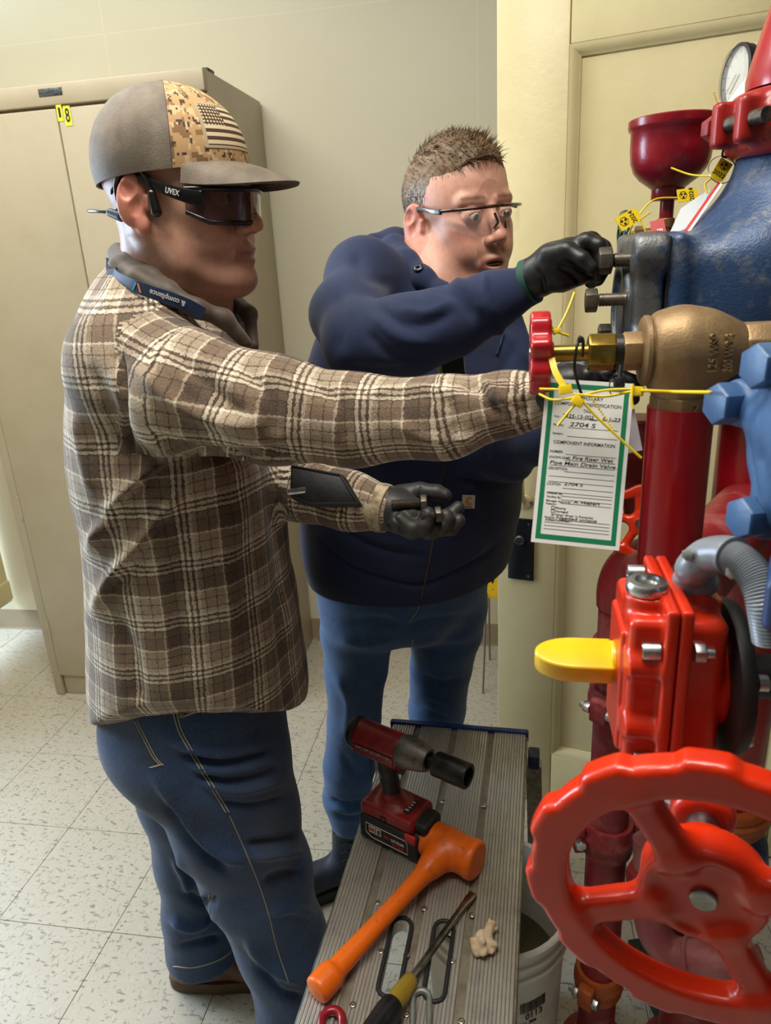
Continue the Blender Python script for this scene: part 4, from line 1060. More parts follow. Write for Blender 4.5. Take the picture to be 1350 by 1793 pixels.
# ---- red gear operator with yellow pointer, black neck and big handwheel
Pn = P(1200, 1090, .48); Pf = P(1122, 985, .565)
yN, yF = Pn[1], Pf[1]; zT = 1.253; zB = 1.118; xs_ = .112       # near / far face, top, bottom, split plane
gp = thing('gear_operator', 'orange red valve gear operator box with yellow pointer and gasket ring', 'gear operator', V3(xs_, (yN+yF)/2, zB))
ym_ = (yN+yF)/2; zm_ = (zT+zB)/2; hy = (yF-yN)/2; hz = (zT-zB)/2
def oct_(hy_, hz_, c1):
    return [(-hy_+c1, -hz_), (hy_-c1, -hz_), (hy_, -hz_+c1), (hy_, hz_-c1*.6), (hy_-c1*.6, hz_), (-hy_+c1, hz_), (-hy_, hz_-c1), (-hy_, -hz_+c1)]
GF = np.stack([EY, UZ, EX], 1)
s = SDF((xs_-.07, yN-.03, zB-.04), (xs_+.06, yF+.03, zT+.03), .0017)
s.box((xs_-.014, ym_, zm_-.002), (.016, hy-.007, hz-.007), None, .006, 0); s.box((xs_-.031, ym_, zm_-.006), (.003, hy-.018, hz-.018), None, .002, .002)
s.box((xs_-.0045, ym_, zm_), (.0042, hy+.004, hz+.004), None, .002, .0)
s.cyl((xs_-.016, ym_-.012, zT-.02), (xs_-.016, ym_-.012, zT+.001), .0155, .002, .004)
for dz in (-.7, .05): s.cyl((xs_-.03, yN+.010, zm_+dz*hz+.02), (xs_-.004, yN+.010, zm_+dz*hz+.02), .010, .002, .006)
s.build('front_cover', MATS['gear_red'], gp)
s = SDF((xs_-.01, yN-.03, zB-.04), (xs_+.08, yF+.03, zT+.03), .0017)
s.box((xs_+.0046, ym_, zm_), (.0042, hy+.004, hz+.004), None, .002, 0); s.box((xs_+.018, ym_, zm_-.002), (.018, hy-.008, hz-.008), None, .008, .002)
s.cyl((xs_+.012, ym_, zT-.02), (xs_+.026, ym_, zT), .016, .002, .006); s.cyl((xs_+.03, ym_, zm_-.004), (xs_+.043, ym_, zm_-.004), .036, .003, .002)
s.build('rear_cover', MATS['gear_red'], gp)
k = S(1, .5)
cen = V3(xs_-.033, ym_, zm_+.004)
s = SDF(cen-V3(.10, .04, .04), cen+V3(.03, .04, .04), .0013)
s.cyl(cen-EX*.004, cen+EX*.014, .0155, .001, 0)
pfn = lambda p: None
out_ = [(0, -.0165), (0, .0165)]+[(-.028-.030*math.sin(t), .0165*math.cos(t)) for t in np.linspace(0, math.pi, 18)]
pt = s.build('pointer_hub', MATS['pointer_yellow'], gp)
Ft_ = rotm('X', 14)
pt = MB().prism(out_, cen-EX*.002, Ft_, -.0085, .0085).build('pointer', MATS['pointer_yellow'], gp, 35, bevel=.0022, bseg=3); pt['label'] = 'yellow pointer flag'
for (yy, zz) in ((yN+.006, zm_+hz*.30+.016), (yF-.010, zT-.006), (yN+.006, zm_-hz*.8), (yF-.006, zm_-hz*.5)):
    b = V3(xs_-.010, yy, zz); MB().lathe([(.0066, 0), (.0066, .011), (.0058, .012), (.0036, .012), (.0033, .008), (0, .008)], b, -EX, 20).build('socket_screw', MATS['zinc'], gp, 40)
    nut(gp, V3(xs_+.012, yy, zz), EX, .0125, .008, .006)
MB().lathe([(.0135, 0), (.0145, .002), (.0145, .007), (.013, .009), (.0085, .0095), (.0075, .006), (0, .006)], V3(xs_-.016, ym_-.012, zT+.001), UZ, 30).build('plug', MATS['zinc'], gp, 40)
MB().lathe([(.04, 0), (.056, .002), (.058, .006), (.056, .012), (.04, .014)], V3(xs_+.040, ym_, zm_-.004), EX, 48).build('gasket_ring', MATS['matte_black'], gp, 50)
MB().cyl((xs_+.05, ym_, zm_-.004), (xs_+.20, ym_, zm_-.004), .0165, seg=32).build('neck', MATS['matte_black'], gp)
for dy, dz in ((-.035, .012), (-.02, -.045)): MB().cyl((xs_+.056, ym_+dy, zm_+dz), (xs_+.064, ym_+dy, zm_+dz), .006, seg=16, ch=.001).build('stud', MATS['zinc'], gp)
MB().tube([V3(xs_+.2, ym_, zm_), V3(xs_+.22, ym_+.1, zm_-.02), V3(RX, RY-.06, zm_-.04)], .022, 20).build('yoke', MATS['matte_black'], gp)
# grey conduit elbow on its top
ce = thing('conduit_elbow', 'grey flexible conduit with elbow fitting on top of the red gear box', 'conduit', V3(xs_+.02, ym_, zT))
b0_ = V3(xs_+.019, ym_, zT-.001)
MB().lathe([(.0145, 0), (.0155, .002), (.0155, .008), (.0145, .010), (.0135, .013), (.0135, .02)], b0_, UZ, 28).build('collar', MATS['conduit_grey'], ce, 40)
e1 = P(1215, 995, .5); e2 = P(1238, 974, .49); e3 = P(1270, 970, .475); e4 = P(1300, 985, .46)
MB().tube(spline([b0_+UZ*.014, e1, e2, e3, P(1284, 975, .468)], 6), [.0125]*24+[.0135], 22).build('elbow', MATS['conduit_grey'], ce, 60)
pts = spline([e3, e4, P(1325, 1015, .45), P(1340, 1060, .445), P(1350, 1120, .45)], 20)
MB().tube(pts, [.0102 if i % 2 else .0112 for i in range(len(pts))], 18).build('hose', MATS['conduit_grey'], ce, 20)
for px, py, d in ((1206, 972, .488), (1284, 1003, .46)): bolt(ce, P(px, py, d), nrm(V3(-.5, -.8, .4)), .0075, .004, .008, .0025, mat='zinc', name='clamp_screw')
# navy lugs at the right edge
nl = thing('navy_lug', 'navy blue cast lug with rusty hex nut at the right edge', 'casting', P(1372, 1080, .42))
n0 = P(1392, 1055, .42)
s = SDF(n0-V3(.06, .06, .07), n0+V3(.08, .08, .05), .002)
s.box(n0+V3(.012, .01, 0), (.024, .026, .017), rotm('Z', -20), .005, 0); s.box(n0+V3(.020, .014, -.026), (.017, .02, .014), rotm('Z', -20), .006, .006)
s.build('casting', MATS['navy_paint'], nl); bolt(nl, n0+V3(.004, -.002, .0165), UZ, .022, .012, 0, mat='rust_brown', name='nut')

# big handwheel
WC = P(1232, 1592, .45); wn_ = nrm(V3(-.22, -1, -.08)); WF = frame(wn_)
bw = thing('large_handwheel', 'large orange red spoked handwheel in the foreground at lower right', 'handwheel', WC)
s = SDF(WC-V3(.135, .06, .135), WC+V3(.135, .075, .135), .0022)
RO = .111
def bfn(p):
    q = (p-WC) @ WF; r = np.sqrt(q[..., 0]**2+q[..., 1]**2); a = np.arctan2(q[..., 1], q[..., 0])
    sc = np.clip(np.cos(a*11+.9)*3, -1, 1)*.0022
    dr = np.abs(r-(RO-.0135)-sc*.5)-(.0135+sc*.5)+.005; dz = np.abs(q[..., 2]+.0095)-.0095+.005
    return np.minimum(np.maximum(dr, dz), 0)+np.sqrt(np.maximum(dr, 0)**2+np.maximum(dz, 0)**2)-.005
s.put(bfn, WC-.125, WC+.125, 0)
s.cyl(WC-wn_*.034, WC-wn_*.006, .039, .005, .006); s.cyl(WC-wn_*.05, WC-wn_*.008, .024, .004, .006); s.cyl(WC-wn_*.0085, WC+wn_*.01, .031, .003, .002, 's')
for a in (24, 122, 210, 298):
    d = WF[:, 0]*math.cos(math.radians(a))+WF[:, 1]*math.sin(math.radians(a)); t = np.cross(wn_, d)
    s.box(WC+d*.060-wn_*.013, (.036, .0105, .0085), np.stack([d, t, wn_], 1), .005, .010)
bwm = s.build('wheel', MATS['wheel_red'], bw)
MB().cyl(WC-wn_*.05, WC-wn_*.005, .0085, seg=24, ch=.001).build('shaft_end', MATS['steel'], bw)
MB().cyl(WC-wn_*.09, WC-wn_*.04, .011, seg=24).build('shaft', MATS['steel'], bw)
sh = thing('worm_housing', 'red worm gear housing joining the large wheel to the gear box', 'gear operator', WC-wn_*.08)
s = SDF(WC-V3(.07, .03, .06), WC+V3(.08, .16, .09), .003)
s.cyl(WC-wn_*.07, WC-wn_*.12, .022, .006, 0); s.cone(WC-wn_*.095, V3(xs_-.002, ym_+.01, zB+.008), .012, .016, .012)
s.build('housing', MATS['gear_red'], sh)

# ================================================================== PEOPLE: helpers
from mathutils.bvhtree import BVHTree
CAMP = V3(0, 0, CAMH)
def proj(v):
    c = (np.asarray(v)-CAMP) @ RC
    return 675+FPX*c[:, 0]/-c[:, 2], 896.5-FPX*c[:, 1]/-c[:, 2]
def folds(v, n, lines):
    """cloth creases: raise (+) or sink (-) the cloth along lines given in the photo, on the side that faces the viewer"""
    x, y = proj(v); q = np.stack([x, y], 1); face = (n*(CAMP-v)).sum(1) > 0; out = np.zeros(len(v))
    for pts, w, amp in lines:
        pts = np.array(spline([np.array(p, float) for p in pts], 5)); dm = np.full(len(v), 1e9)
        bx = (x > pts[:, 0].min()-4*w) & (x < pts[:, 0].max()+4*w) & (y > pts[:, 1].min()-4*w) & (y < pts[:, 1].max()+4*w) & face
        qq = q[bx]; d = np.full(len(qq), 1e9); tt = np.zeros(len(qq)); m = len(pts)-1
        for i in range(m):
            a, b = pts[i], pts[i+1]; ab = b-a; t = np.clip((qq-a) @ ab/max(ab @ ab, 1e-9), 0, 1)
            e = np.linalg.norm(qq-a-t[:, None]*ab, axis=1); s_ = e < d; d[s_] = e[s_]; tt[s_] = (i+t[s_])/m
        out[bx] += amp*np.exp(-(d/w)**2)*np.minimum(1, 5*np.minimum(tt+.04, 1.04-tt))
    return v+n*out[:, None]
def bvh(o):
    me = o.data; return BVHTree.FromPolygons([v.co for v in me.vertices], [p.vertices for p in me.polygons])
def hit(tree, px, py, off=.0):
    """point of the surface seen at a photo pixel"""
    d = Vector(RC @ _cr(px, py)).normalized(); h = tree.ray_cast(Vector(CAMP), d)
    if h[0] is None: return None
    p = np.array(h[0]); n = np.array(h[1]);
    if n @ np.array(d) > 0: n = -n
    return p+n*off, n
def seam(tree, pts, r, name, mat, par, n=8, off=0.0, flat=1.0):
    q = [hit(tree, *p, off) for p in spline([np.array(p, float) for p in pts], n)]
    q = [a[0] for a in q if a is not None]
    if len(q) < 2: return None
    keep = [q[0]]
    for a in q[1:]:
        if np.linalg.norm(a-keep[-1]) < .06: keep.append(a)
    return MB().tube(keep, r, 6, flat=flat).build(name, mat, par, 60)
def ribbon(path, nor, w, name, mat, par, th=.0012, uv=False):
    """flat band along path, lying on surfaces with normals nor"""
    mb = MB(); vs = []; n = len(path)
    for i in range(n):
        t = nrm(path[min(i+1, n-1)]-path[max(i-1, 0)]); s_ = nrm(np.cross(nor[i], t)); nn = nrm(np.cross(t, s_))
        for a, b in ((-1, 0), (1, 0), (1, 1), (-1, 1)): vs.append(path[i]+s_*a*w/2+nn*b*th)
    fs = [(i*4+k, i*4+(k+1) % 4, i*4+4+(k+1) % 4, i*4+4+k) for i in range(n-1) for k in range(4)]+[(3, 2, 1, 0), tuple(range(4*n-4, 4*n))]
    return mb.raw(vs, fs).build(name, mat, par, 40)

def skin_mat(name, base, sss=.12):
    g = NT(name); oc = g.obj(); a = g.n('ShaderNodeAttribute', attribute_name='tint')
    f = g.ramp(g.noise(oc, 90, 4, .6), [(.35, (0, 0, 0, 1)), (.7, (1, 1, 1, 1))]); f2 = g.ramp(g.noise(oc, 420, 2, .5), [(.62, (0, 0, 0, 1)), (.72, (1, 1, 1, 1))])
    c = g.mix(g.math('MULTIPLY', f, .22), a.outputs[0], lin('#8f4a38')); c = g.mix(g.math('MULTIPLY', f2, .12), c, lin('#5a2a20'))
    return g.set(col=c, rough=.46, sss=sss, sssr=(1.0, .35, .2), ssss=.006, normal=g.bump(g.noise(oc, 700, 2), .12, .0008))
def head_field(neck_base, nr, h=.0020, smile=0.0):
    s = SDF((-.13, -.11, -.30), (.15, .11, .16), h)
    s.ell((-.014, 0, .048), (.099, .0785, .084), None, 0); s.ell((.030, 0, .022), (.062, .066, .082), None, .03)
    s.ell((.036, 0, -.045), (.056, .056, .064), None, .03)
    for y in (-1, 1):
        s.cone((-.002, y*.053, -.045), (.040, y*.043, -.080), .016, .016, .032); s.cone((.040, y*.043, -.080), (.080, y*.012, -.102), .016, .016, .03); s.ell((.044, y*.038, -.042), (.036, .026, .036), None, .02)
        s.ell((.058, y*.044, -.014), (.022, .018, .020), None, .02); s.cone((.086, y*.012, .030), (.078, y*.045, .030), .0095, .009, .012)
        s.ell((.100, y*.031, .008), (.016, .018, .012), None, .012, 's')
        s.ell((.0838, y*.0315, .009), (.0140, .0165, .0135), None, .004); s.ell((.1, y*.0315, .0075), (.0105, .0128, .0046), None, .001, 's')
        s.ell((.070, y*.030, -.046), (.024, .022, .022), None, .02)
        s.cone((.091, y*.023, -.0655), (.1065, y*.004, -.0605), .0045, .0060, .004); s.cone((.090, y*.021, -.0705), (.1045, y*.003, -.0745), .0045, .0068, .004)
        # ear
        Fe = rotm('Y', 12) @ rotm('Z', -y*24)
        s.ell((-.015, y*.0825, .001), (.0200, .0068, .0325), Fe, .005); s.ell((-.006, y*.077, -.029), (.0095, .0058, .0115), None, .005)
        s.ell((-.006, y*.0905, -.007), (.0100, .0110, .0170), Fe, .002, 's'); s.ell((-.016, y*.0925, .013), (.0125, .0085, .0135), Fe, .002, 's'); s.cone((-.024, y*.0865, .014), (-.018, y*.085, -.012), .0022, .0024, .002)
        s.cone((.006, y*.078, -.008), (.007, y*.079, .004), .004, .004, .003)
    s.ell((.083, 0, -.058), (.020, .030, .026), None, .016); s.ell((.083, 0, -.101), (.020, .022, .017), None, .016)
    s.cone((.093, 0, .016), (.114, 0, -.020), .0075, .0095, .010); s.ell((.117, 0, -.026), (.0115, .0118, .0105), None, .006)
    for y in (-1, 1): s.ell((.106, y*.0125, -.031), (.0100, .0075, .0080), None, .005); s.ell((.110, y*.0065, -.039), (.005, .0036, .004), None, .003, 's')
    s.cone((.106, -.027, -.0685), (.1135, 0, -.0672), .0045, .0062, .0015, 's'); s.cone((.1135, 0, -.0672), (.106, .027, -.0685), .0062, .0045, .0015, 's')
    nb = np.asarray(neck_base, float)
    s.cone((-.028, 0, -.03), nb*.55+V3(-.03, 0, -.03)*.45, nr, nr*1.02, .03); s.cone(nb*.55+V3(-.03, 0, -.03)*.45, nb, nr*1.02, nr*1.25, .03)
    for y in (-1, 1): s.cone((-.02, y*.055, -.035), nb+V3(.055, -y*.0, .0)+V3(0, y*.012, 0), .012, .012, .02)
    return s
def tinter(base, lip, ear, cheek, extra=None):
    B_, L_, E_c, C_ = [np.array(lin(x)) for x in (base, lip, ear, cheek)]
    def fn(v):
        x, y, z = v.T; c = np.tile(B_, (len(v), 1))
        def blend(w, col): w = np.clip(w, 0, 1)[:, None]; return c*(1-w)+np.asarray(col)*w
        c = blend(np.exp(-(((x-.075)/.03)**2+((np.abs(y)-.045)/.022)**2+((z+.022)/.025)**2))*.65, C_)
        c = blend(np.exp(-(((x-.117)/.014)**2+(y/.014)**2+((z+.026)/.013)**2))*.7, C_)
        c = blend(((np.abs(y) > .0755) & (np.abs(x+.012) < .035) & (np.abs(z) < .05))*.75, E_c)
        c = blend(np.exp(-(((z+.0665)/.0095)**2)**2)*(x > .088)*(np.abs(y) < .026)*.85, L_)
        if extra is not None: c = extra(v, c, blend)
        c[:, 3] = 1; return c
    return fn
def eyes(par, A, C, look=(1, 0, -.2), iris='#4a3420', lidcol=None):
    M('eye_white', '#d8cfc8', .15); M('pupil', '#080606', .1)
    im = M('iris_'+iris, iris, .15)
    lk = nrm(look)
    for y in (-1, 1):
        c = V3(.0845, y*.0315, .0085)
        o = MB().lathe([(0, -.0122)]+[(.0122*math.sin(t), -.0122*math.cos(t)) for t in np.linspace(.2, 2.94, 14)]+[(0, .0122)], C+A @ c, A @ lk, 20).build('eye', MATS['eye_white'], par, 180)
        MB().lathe([(0, .0121), (.0058, .0109), (.0056, .0113), (0, .0126)], C+A @ c, A @ lk, 16).build('iris', im, o, 180)
        MB().lathe([(0, .0127), (.0025, .0124), (.0024, .0127), (0, .01295)], C+A @ c, A @ lk, 12).build('pupil', MATS['pupil'], o, 180)
def axes(fwd, pitch=0, roll=0):
    f = nrm(fwd); l = nrm(np.cross(UZ, f)); u = np.cross(f, l); A = np.stack([f, l, u], 1)
    return A @ np.array(Matrix.Rotation(math.radians(pitch), 3, 'Y')) @ np.array(Matrix.Rotation(math.radians(roll), 3, 'X'))
def fingers(s, chains, k=.004):
    for ch in chains:
        pts = [P(a, b, d) for a, b, d, r in ch]; rs_ = [S(r, d) for a, b, d, r in ch]; s.chain(pts, rs_, k)
def bbox(chains, m=.03):
    q = np.array([P(a, b, d) for ch in chains for a, b, d, r in ch]); return q.min(0)-m, q.max(0)+m

# denim and cloth
def denim(name, a, b, worn):
    g = NT(name); oc = g.obj(); at = g.n('ShaderNodeAttribute', attribute_name='wear')
    n1 = g.noise(oc, 14, 5, .65); n2 = g.noise(g.n('ShaderNodeMapping', {0: oc, 'Scale': (600, 600, 160)}).outputs[0], 1, 2, .6)
    c = g.mix(g.ramp(n1, [(.38, (0, 0, 0, 1)), (.66, (1, 1, 1, 1))]), lin(a), lin(b)); c = g.mix(at.outputs[2], c, lin(worn))
    c = g.mix(g.math('MULTIPLY', g.ramp(n2, [(.45, (0, 0, 0, 1)), (.65, (1, 1, 1, 1))]), .28), c, lin(worn))
    return g.set(col=c, rough=.85, sheen=.15, normal=g.bump(n2, .35, .0008))

# ================================================================== PERSON IN PLAID OVERSHIRT AND CAP
pa = thing('person', 'person in brown plaid overshirt, camouflage cap and jeans reaching toward the handwheel', 'person', V3(-.52, 1.0, 0))
fA = nrm(V3(.98, .2, 0)); lA = V3(-fA[1], fA[0], 0)
HS = .93; HR = axes(V3(.985, -.16, 0), 4, 0); HA = HR*HS
tr_l = V3(0, -.074, 0); HC = P(256, 352, .868)-HA @ tr_l
H = lambda x, y, z: HC+HA @ V3(x, y, z)
g = NT('plaid_flannel'); at = g.n('ShaderNodeAttribute', attribute_name='pl'); oc = g.obj()
dn = g.n('ShaderNodeTexNoise', {'Scale': 260.0, 'Detail': 2.0}); g.link(oc, dn.inputs['Vector'])
off = g.n('ShaderNodeVectorMath', {0: dn.outputs[1], 1: (.5, .5, .5)}, operation='SUBTRACT').outputs[0]
off = g.n('ShaderNodeVectorMath', {0: off, 'Scale': .0055}, operation='SCALE').outputs[0]
co = g.n('ShaderNodeVectorMath', {0: at.outputs['Vector'], 1: off}, operation='ADD').outputs[0]
sx = g.n('ShaderNodeSeparateXYZ', {0: co})
W_, D_, K_, B_ = .0, .62, 1.0, .34
st = [(0, .78), (.17, 1.), (.19, .70), (.31, 1.), (.335, .0), (.385, .95), (.425, .12), (.475, .95), (.515, .0), (.56, .25), (.63, .8), (.65, .42), (.80, .8), (.82, .42), (.94, .02), (.97, .70)]
def stripe(x):
    f = g.math('FRACT', g.math('DIVIDE', x, .084)); return g.ramp(f, [(p, (v, v, v, 1)) for p, v in st], 'CONSTANT')
val = g.math('MULTIPLY_ADD', stripe(sx.outputs[0]), .5, g.math('MULTIPLY', stripe(sx.outputs[1]), .5))
fz = g.noise(oc, 520, 3, .6); val = g.math('ADD', val, g.math('MULTIPLY_ADD', fz, .42, -.21))
cf = g.ramp(val, [(0.08, lin('#e0d5c0')), (.32, lin('#b3a28b')), (.55, lin('#7d6854')), (.80, lin('#4e3d31')), (1, lin('#352822'))])
MATS['plaid'] = g.set(col=cf, rough=.95, sheen=.25, normal=g.bump(g.noise(oc, 380, 3, .65), .55, .0018))

armR = [(232, 640, .915, 98), (320, 688, .878, 106), (480, 722, .848, 90), (620, 736, .832, 76), (780, 731, .795, 68), (885, 708, .772, 51), (946, 700, .757, 46)]
armL = [(345, 600, 1.20, 85), (400, 740, 1.17, 72), (440, 835, 1.12, 56), (540, 858, 1.07, 50), (610, 876, 1.04, 46), (668, 889, 1.022, 40)]
AR = [P(a, b, d) for a, b, d, r in armR]; ARr = [S(r, d) for a, b, d, r in armR]
AL = [P(a, b, d) for a, b, d, r in armL]; ALr = [S(r, d) for a, b, d, r in armL]
secs = [(272, 535, 1.01, 75, .10), (290, 600, 1.03, 130, .155), (306, 700, 1.055, 158, .18), (314, 800, 1.085, 164, .18), (326, 900, 1.118, 160, .175), (338, 1000, 1.152, 160, .173), (345, 1090, 1.19, 170, .178), (353, 1190, 1.238, 176, .182), (357, 1300, 1.30, 172, .18)]
TS = [(P(a, b, d), S(h, d), w) for a, b, d, h, w in secs]
s = SDF((-.80, .62, .66), (.06, 1.36, 1.58), .0052)
s.sect(TS, fA, lA, .04)
s.chain(AR, ARr, .022); s.chain(AL, ALr, .03)
s.cone(P(262, 560, .985), AR[0], .062, ARr[0], .05); s.cone(P(310, 550, 1.06), AL[0], .065, ALr[0], .05)
zc_ = TS[5][0]
gx = np.meshgrid(*s.ax, indexing='ij', sparse=True)
lat = ((gx[0]-zc_[0])*lA[0]+(gx[1]-zc_[1])*lA[1])/.18
s.f = np.maximum(s.f, np.where(gx[0] < -.25, (.788+.125*np.minimum(lat**2, 1.3))-gx[2], -1).astype(np.float32))
s.cut(AR[-1]+nrm(AR[-1]-AR[-2])*.012, AR[-1]-AR[-2]); 
def plcoord(v):
    def along(pts):
        best = np.full(len(v), 1e9); u = np.zeros(len(v)); ang = np.zeros(len(v)); acc = 0
        for i in range(len(pts)-1):
            a, b = pts[i], pts[i+1]; ab = b-a; L = np.linalg.norm(ab); t = np.clip((v-a) @ ab/L**2, 0, 1); q = v-a-t[:, None]*ab; d = np.linalg.norm(q, axis=1)
            F = frame(ab/L, UZ); m = d < best; best[m] = d[m]; u[m] = acc+t[m]*L; ang[m] = np.arctan2(q[m] @ F[:, 0], q[m] @ F[:, 1]); acc += L
        return best, u, ang
    x, y = proj(v); q = v-TS[4][0]; th = np.arctan2(q @ lA, q @ fA)
    cx = np.interp(-v[:, 2], [-t[0][2] for t in TS], [(t[0] @ fA) for t in TS]); cl = np.interp(-v[:, 2], [-t[0][2] for t in TS], [(t[0] @ lA) for t in TS])
    th = np.arctan2(v @ lA-cl, v @ fA-cx); o = np.stack([th*.175+.02, v[:, 2]+.012, np.zeros(len(v))], 1)
    d, u, a = along(AR); onR = (d < .128) & (u > .03) & (((y < 800+0*x) & (x > 208)) | (x > 515)) & ((v-TS[4][0]) @ lA < -.055)
    cR = np.stack([u+.03, a*.062, u*0], 1); lab = np.where(onR, 1, 0)
    d2, u2, a2 = along(AL); onL = (d2 < .08) & (x > 508) & (y > 806) & ((v-AR[3]) @ lA > .06)
    cL = np.stack([u2, a2*.045+.03, u2*0], 1); lab[onL] = 2
    return [o, cR, cL], lab
FJ = [([(300, 790), (235, 850), (190, 905), (160, 965)], 12, .012), ([(330, 830), (262, 935), (205, 1005), (165, 1075)], 13, .012), ([(285, 820), (215, 880), (170, 925)], 10, -.008), ([(300, 890), (240, 975), (180, 1050)], 11, -.008),
      ([(205, 600), (212, 660), (215, 740), (235, 800)], 7, -.008), ([(240, 640), (300, 700), (390, 740), (450, 745)], 14, .007), ([(250, 760), (330, 790), (420, 800), (520, 790)], 12, -.008),
      ([(300, 610), (380, 690), (430, 730)], 14, -.006), ([(420, 630), (470, 700), (480, 770)], 14, -.006), ([(560, 670), (600, 720), (610, 780)], 13, -.005), ([(640, 690), (720, 680), (800, 690)], 10, .004),
      ([(810, 668), (850, 690), (880, 740)], 9, -.006), ([(840, 665), (870, 690), (900, 730)], 8, .005), ([(760, 680), (800, 730), (790, 790)], 11, -.004), ([(690, 740), (760, 770), (850, 765)], 9, .004), ([(905, 660), (915, 700), (920, 745)], 5, -.005),
      ([(850, 690), (880, 700), (940, 690)], 7, .004), ([(860, 730), (900, 735), (940, 728)], 7, .003),
      ([(150, 640), (190, 720), (205, 800)], 16, -.006), ([(130, 720), (150, 800), (165, 860)], 13, .006), ([(420, 850), (400, 1000), (410, 1150)], 22, .006), ([(330, 900), (310, 1050), (330, 1200)], 22, -.006), ([(480, 850), (490, 1000), (500, 1200)], 14, -.005),
      ([(200, 1080), (230, 1160), (240, 1240)], 16, -.007), ([(560, 840), (590, 870), (600, 905)], 6, -.005), ([(610, 850), (635, 880), (640, 915)], 6, -.004)]
def jpost(v, n):
    v = v+n*(wob(v, 28, 4)*.003+wob(v, 70, 9)*.0012)[:, None]
    return folds(v, n, [(a, b, c*1.5) for a, b, c in FJ])
jk = s.build('overshirt', MATS['plaid'], pa, smooth_it=1, post=jpost)
def corner_coords(o):
    me = o.data; v = np.empty(len(me.vertices)*3, np.float32); me.vertices.foreach_get('co', v); v = v.reshape(-1, 3).astype(float)
    sets, lab = plcoord(v); li = np.empty(len(me.loops), np.int32); me.loops.foreach_get('vertex_index', li); ls = np.empty(len(me.polygons), np.int32); me.polygons.foreach_get('loop_start', ls)
    pl_ = lab[li[ls]]; tot = np.diff(np.append(ls, len(li))); cl = np.repeat(pl_, tot)
    a = me.attributes.new('pl', 'FLOAT_VECTOR', 'CORNER'); a.data.foreach_set('vector', np.stack(sets)[cl, li].astype(np.float32).ravel())
corner_coords(jk)
jk['label'] = 'brown and cream plaid flannel overshirt'
jt = bvh(jk)
ct = AR[-1]; cd = nrm(AR[-1]-AR[-2])
# cuff of the left sleeve, rolled edge
cl_ = nrm(AL[-1]-AL[-2])
M('cuff_cream', '#b7a88c', .95, col2='#7d6a52', scale=60, bump=.5, bscale=380)
MB().lathe([(.030, -.012), (.0345, -.013), (.0355, 0), (.0345, .010), (.031, .011)], AL[-1], cl_, 32, sq=1.0).build('cuff', MATS['cuff_cream'], pa, 60)
# collar
M('collar_brown', '#433629', .6, col2='#54463a', scale=30, bump=.3, bscale=90, sheen=.2)
s = SDF((-.66, .75, 1.36), (-.24, 1.2, 1.62), .003)
colr = [[(205, 448, .975, 18), (212, 470, .93, 19), (245, 492, .90, 19), (295, 514, .885, 17), (345, 540, .885, 15), (392, 558, .90, 15), (430, 600, .92, 11)],
        [(205, 452, 1.0, 15), (245, 455, 1.06, 14), (330, 480, 1.08, 14), (400, 515, 1.03, 13), (436, 550, 1.0, 13), (445, 605, .97, 9)],
        [(207, 436, .965, 10), (230, 452, .93, 10), (268, 480, .905, 10), (300, 502, .893, 9)]]
for ch in colr: s.chain([P(a, b, d) for a, b, d, r in ch], [S(r, d) for a, b, d, r in ch], .01)
cob = s.build('collar', MATS['collar_brown'], pa, post=lambda v, n: v+n*(wob(v, 90, 2)*.0015)[:, None])

# head

def stub(v, c, blend):
    x, y, z = v.T
    w = np.clip((x-.02)/.03, 0, 1)*np.clip((-.045-z)/.02, 0, 1)*np.clip((z+.125)/.02, 0, 1)*.34
    c = blend(w, lin('#6f4a40'))
    back = np.clip((.005-x)/.02, 0, 1)*np.clip((z+.075)/.03, 0, 1)*.55*(np.abs(y) < .0745)
    w = np.clip(back, 0, 1)[:, None]; c = c*(1-w)+np.array(lin('#a88b86'))*w
    w = (np.clip((.018-x)/.01, 0, 1)*np.clip((x+.004)/.01, 0, 1)*np.clip((z+.035)/.02, 0, 1)*(np.abs(y) > .05)*.35)[:, None]; c = c*(1-w)+np.array(lin('#5c4438'))*w
    return c
nbw = P(318, 545, 1.0); nb = HR.T @ (nbw-HC)/HS
s = head_field(nb, .061)
s.ell((.055, 0, -.105), (.045, .045, .022), None, .03)
tf = tinter('#d6a38b', '#ad6d62', '#e08c78', '#c9826c', stub)
hv = {}
def hpost(v, n):
    v = v.copy(); lo_ = v[:, 2] < -.03; v[lo_, 2] = -.03+(v[lo_, 2]+.03)*.92; return v @ HA.T+HC
bd_ = s.build('body', skin_mat('skin_tan', '#c48a72'), pa, post=hpost, attrs={'tint': lambda v: tf((v-HC) @ HR/HS)})
eyes(bd_, HA, HC, (1, .1, -.15), '#4b5a66')

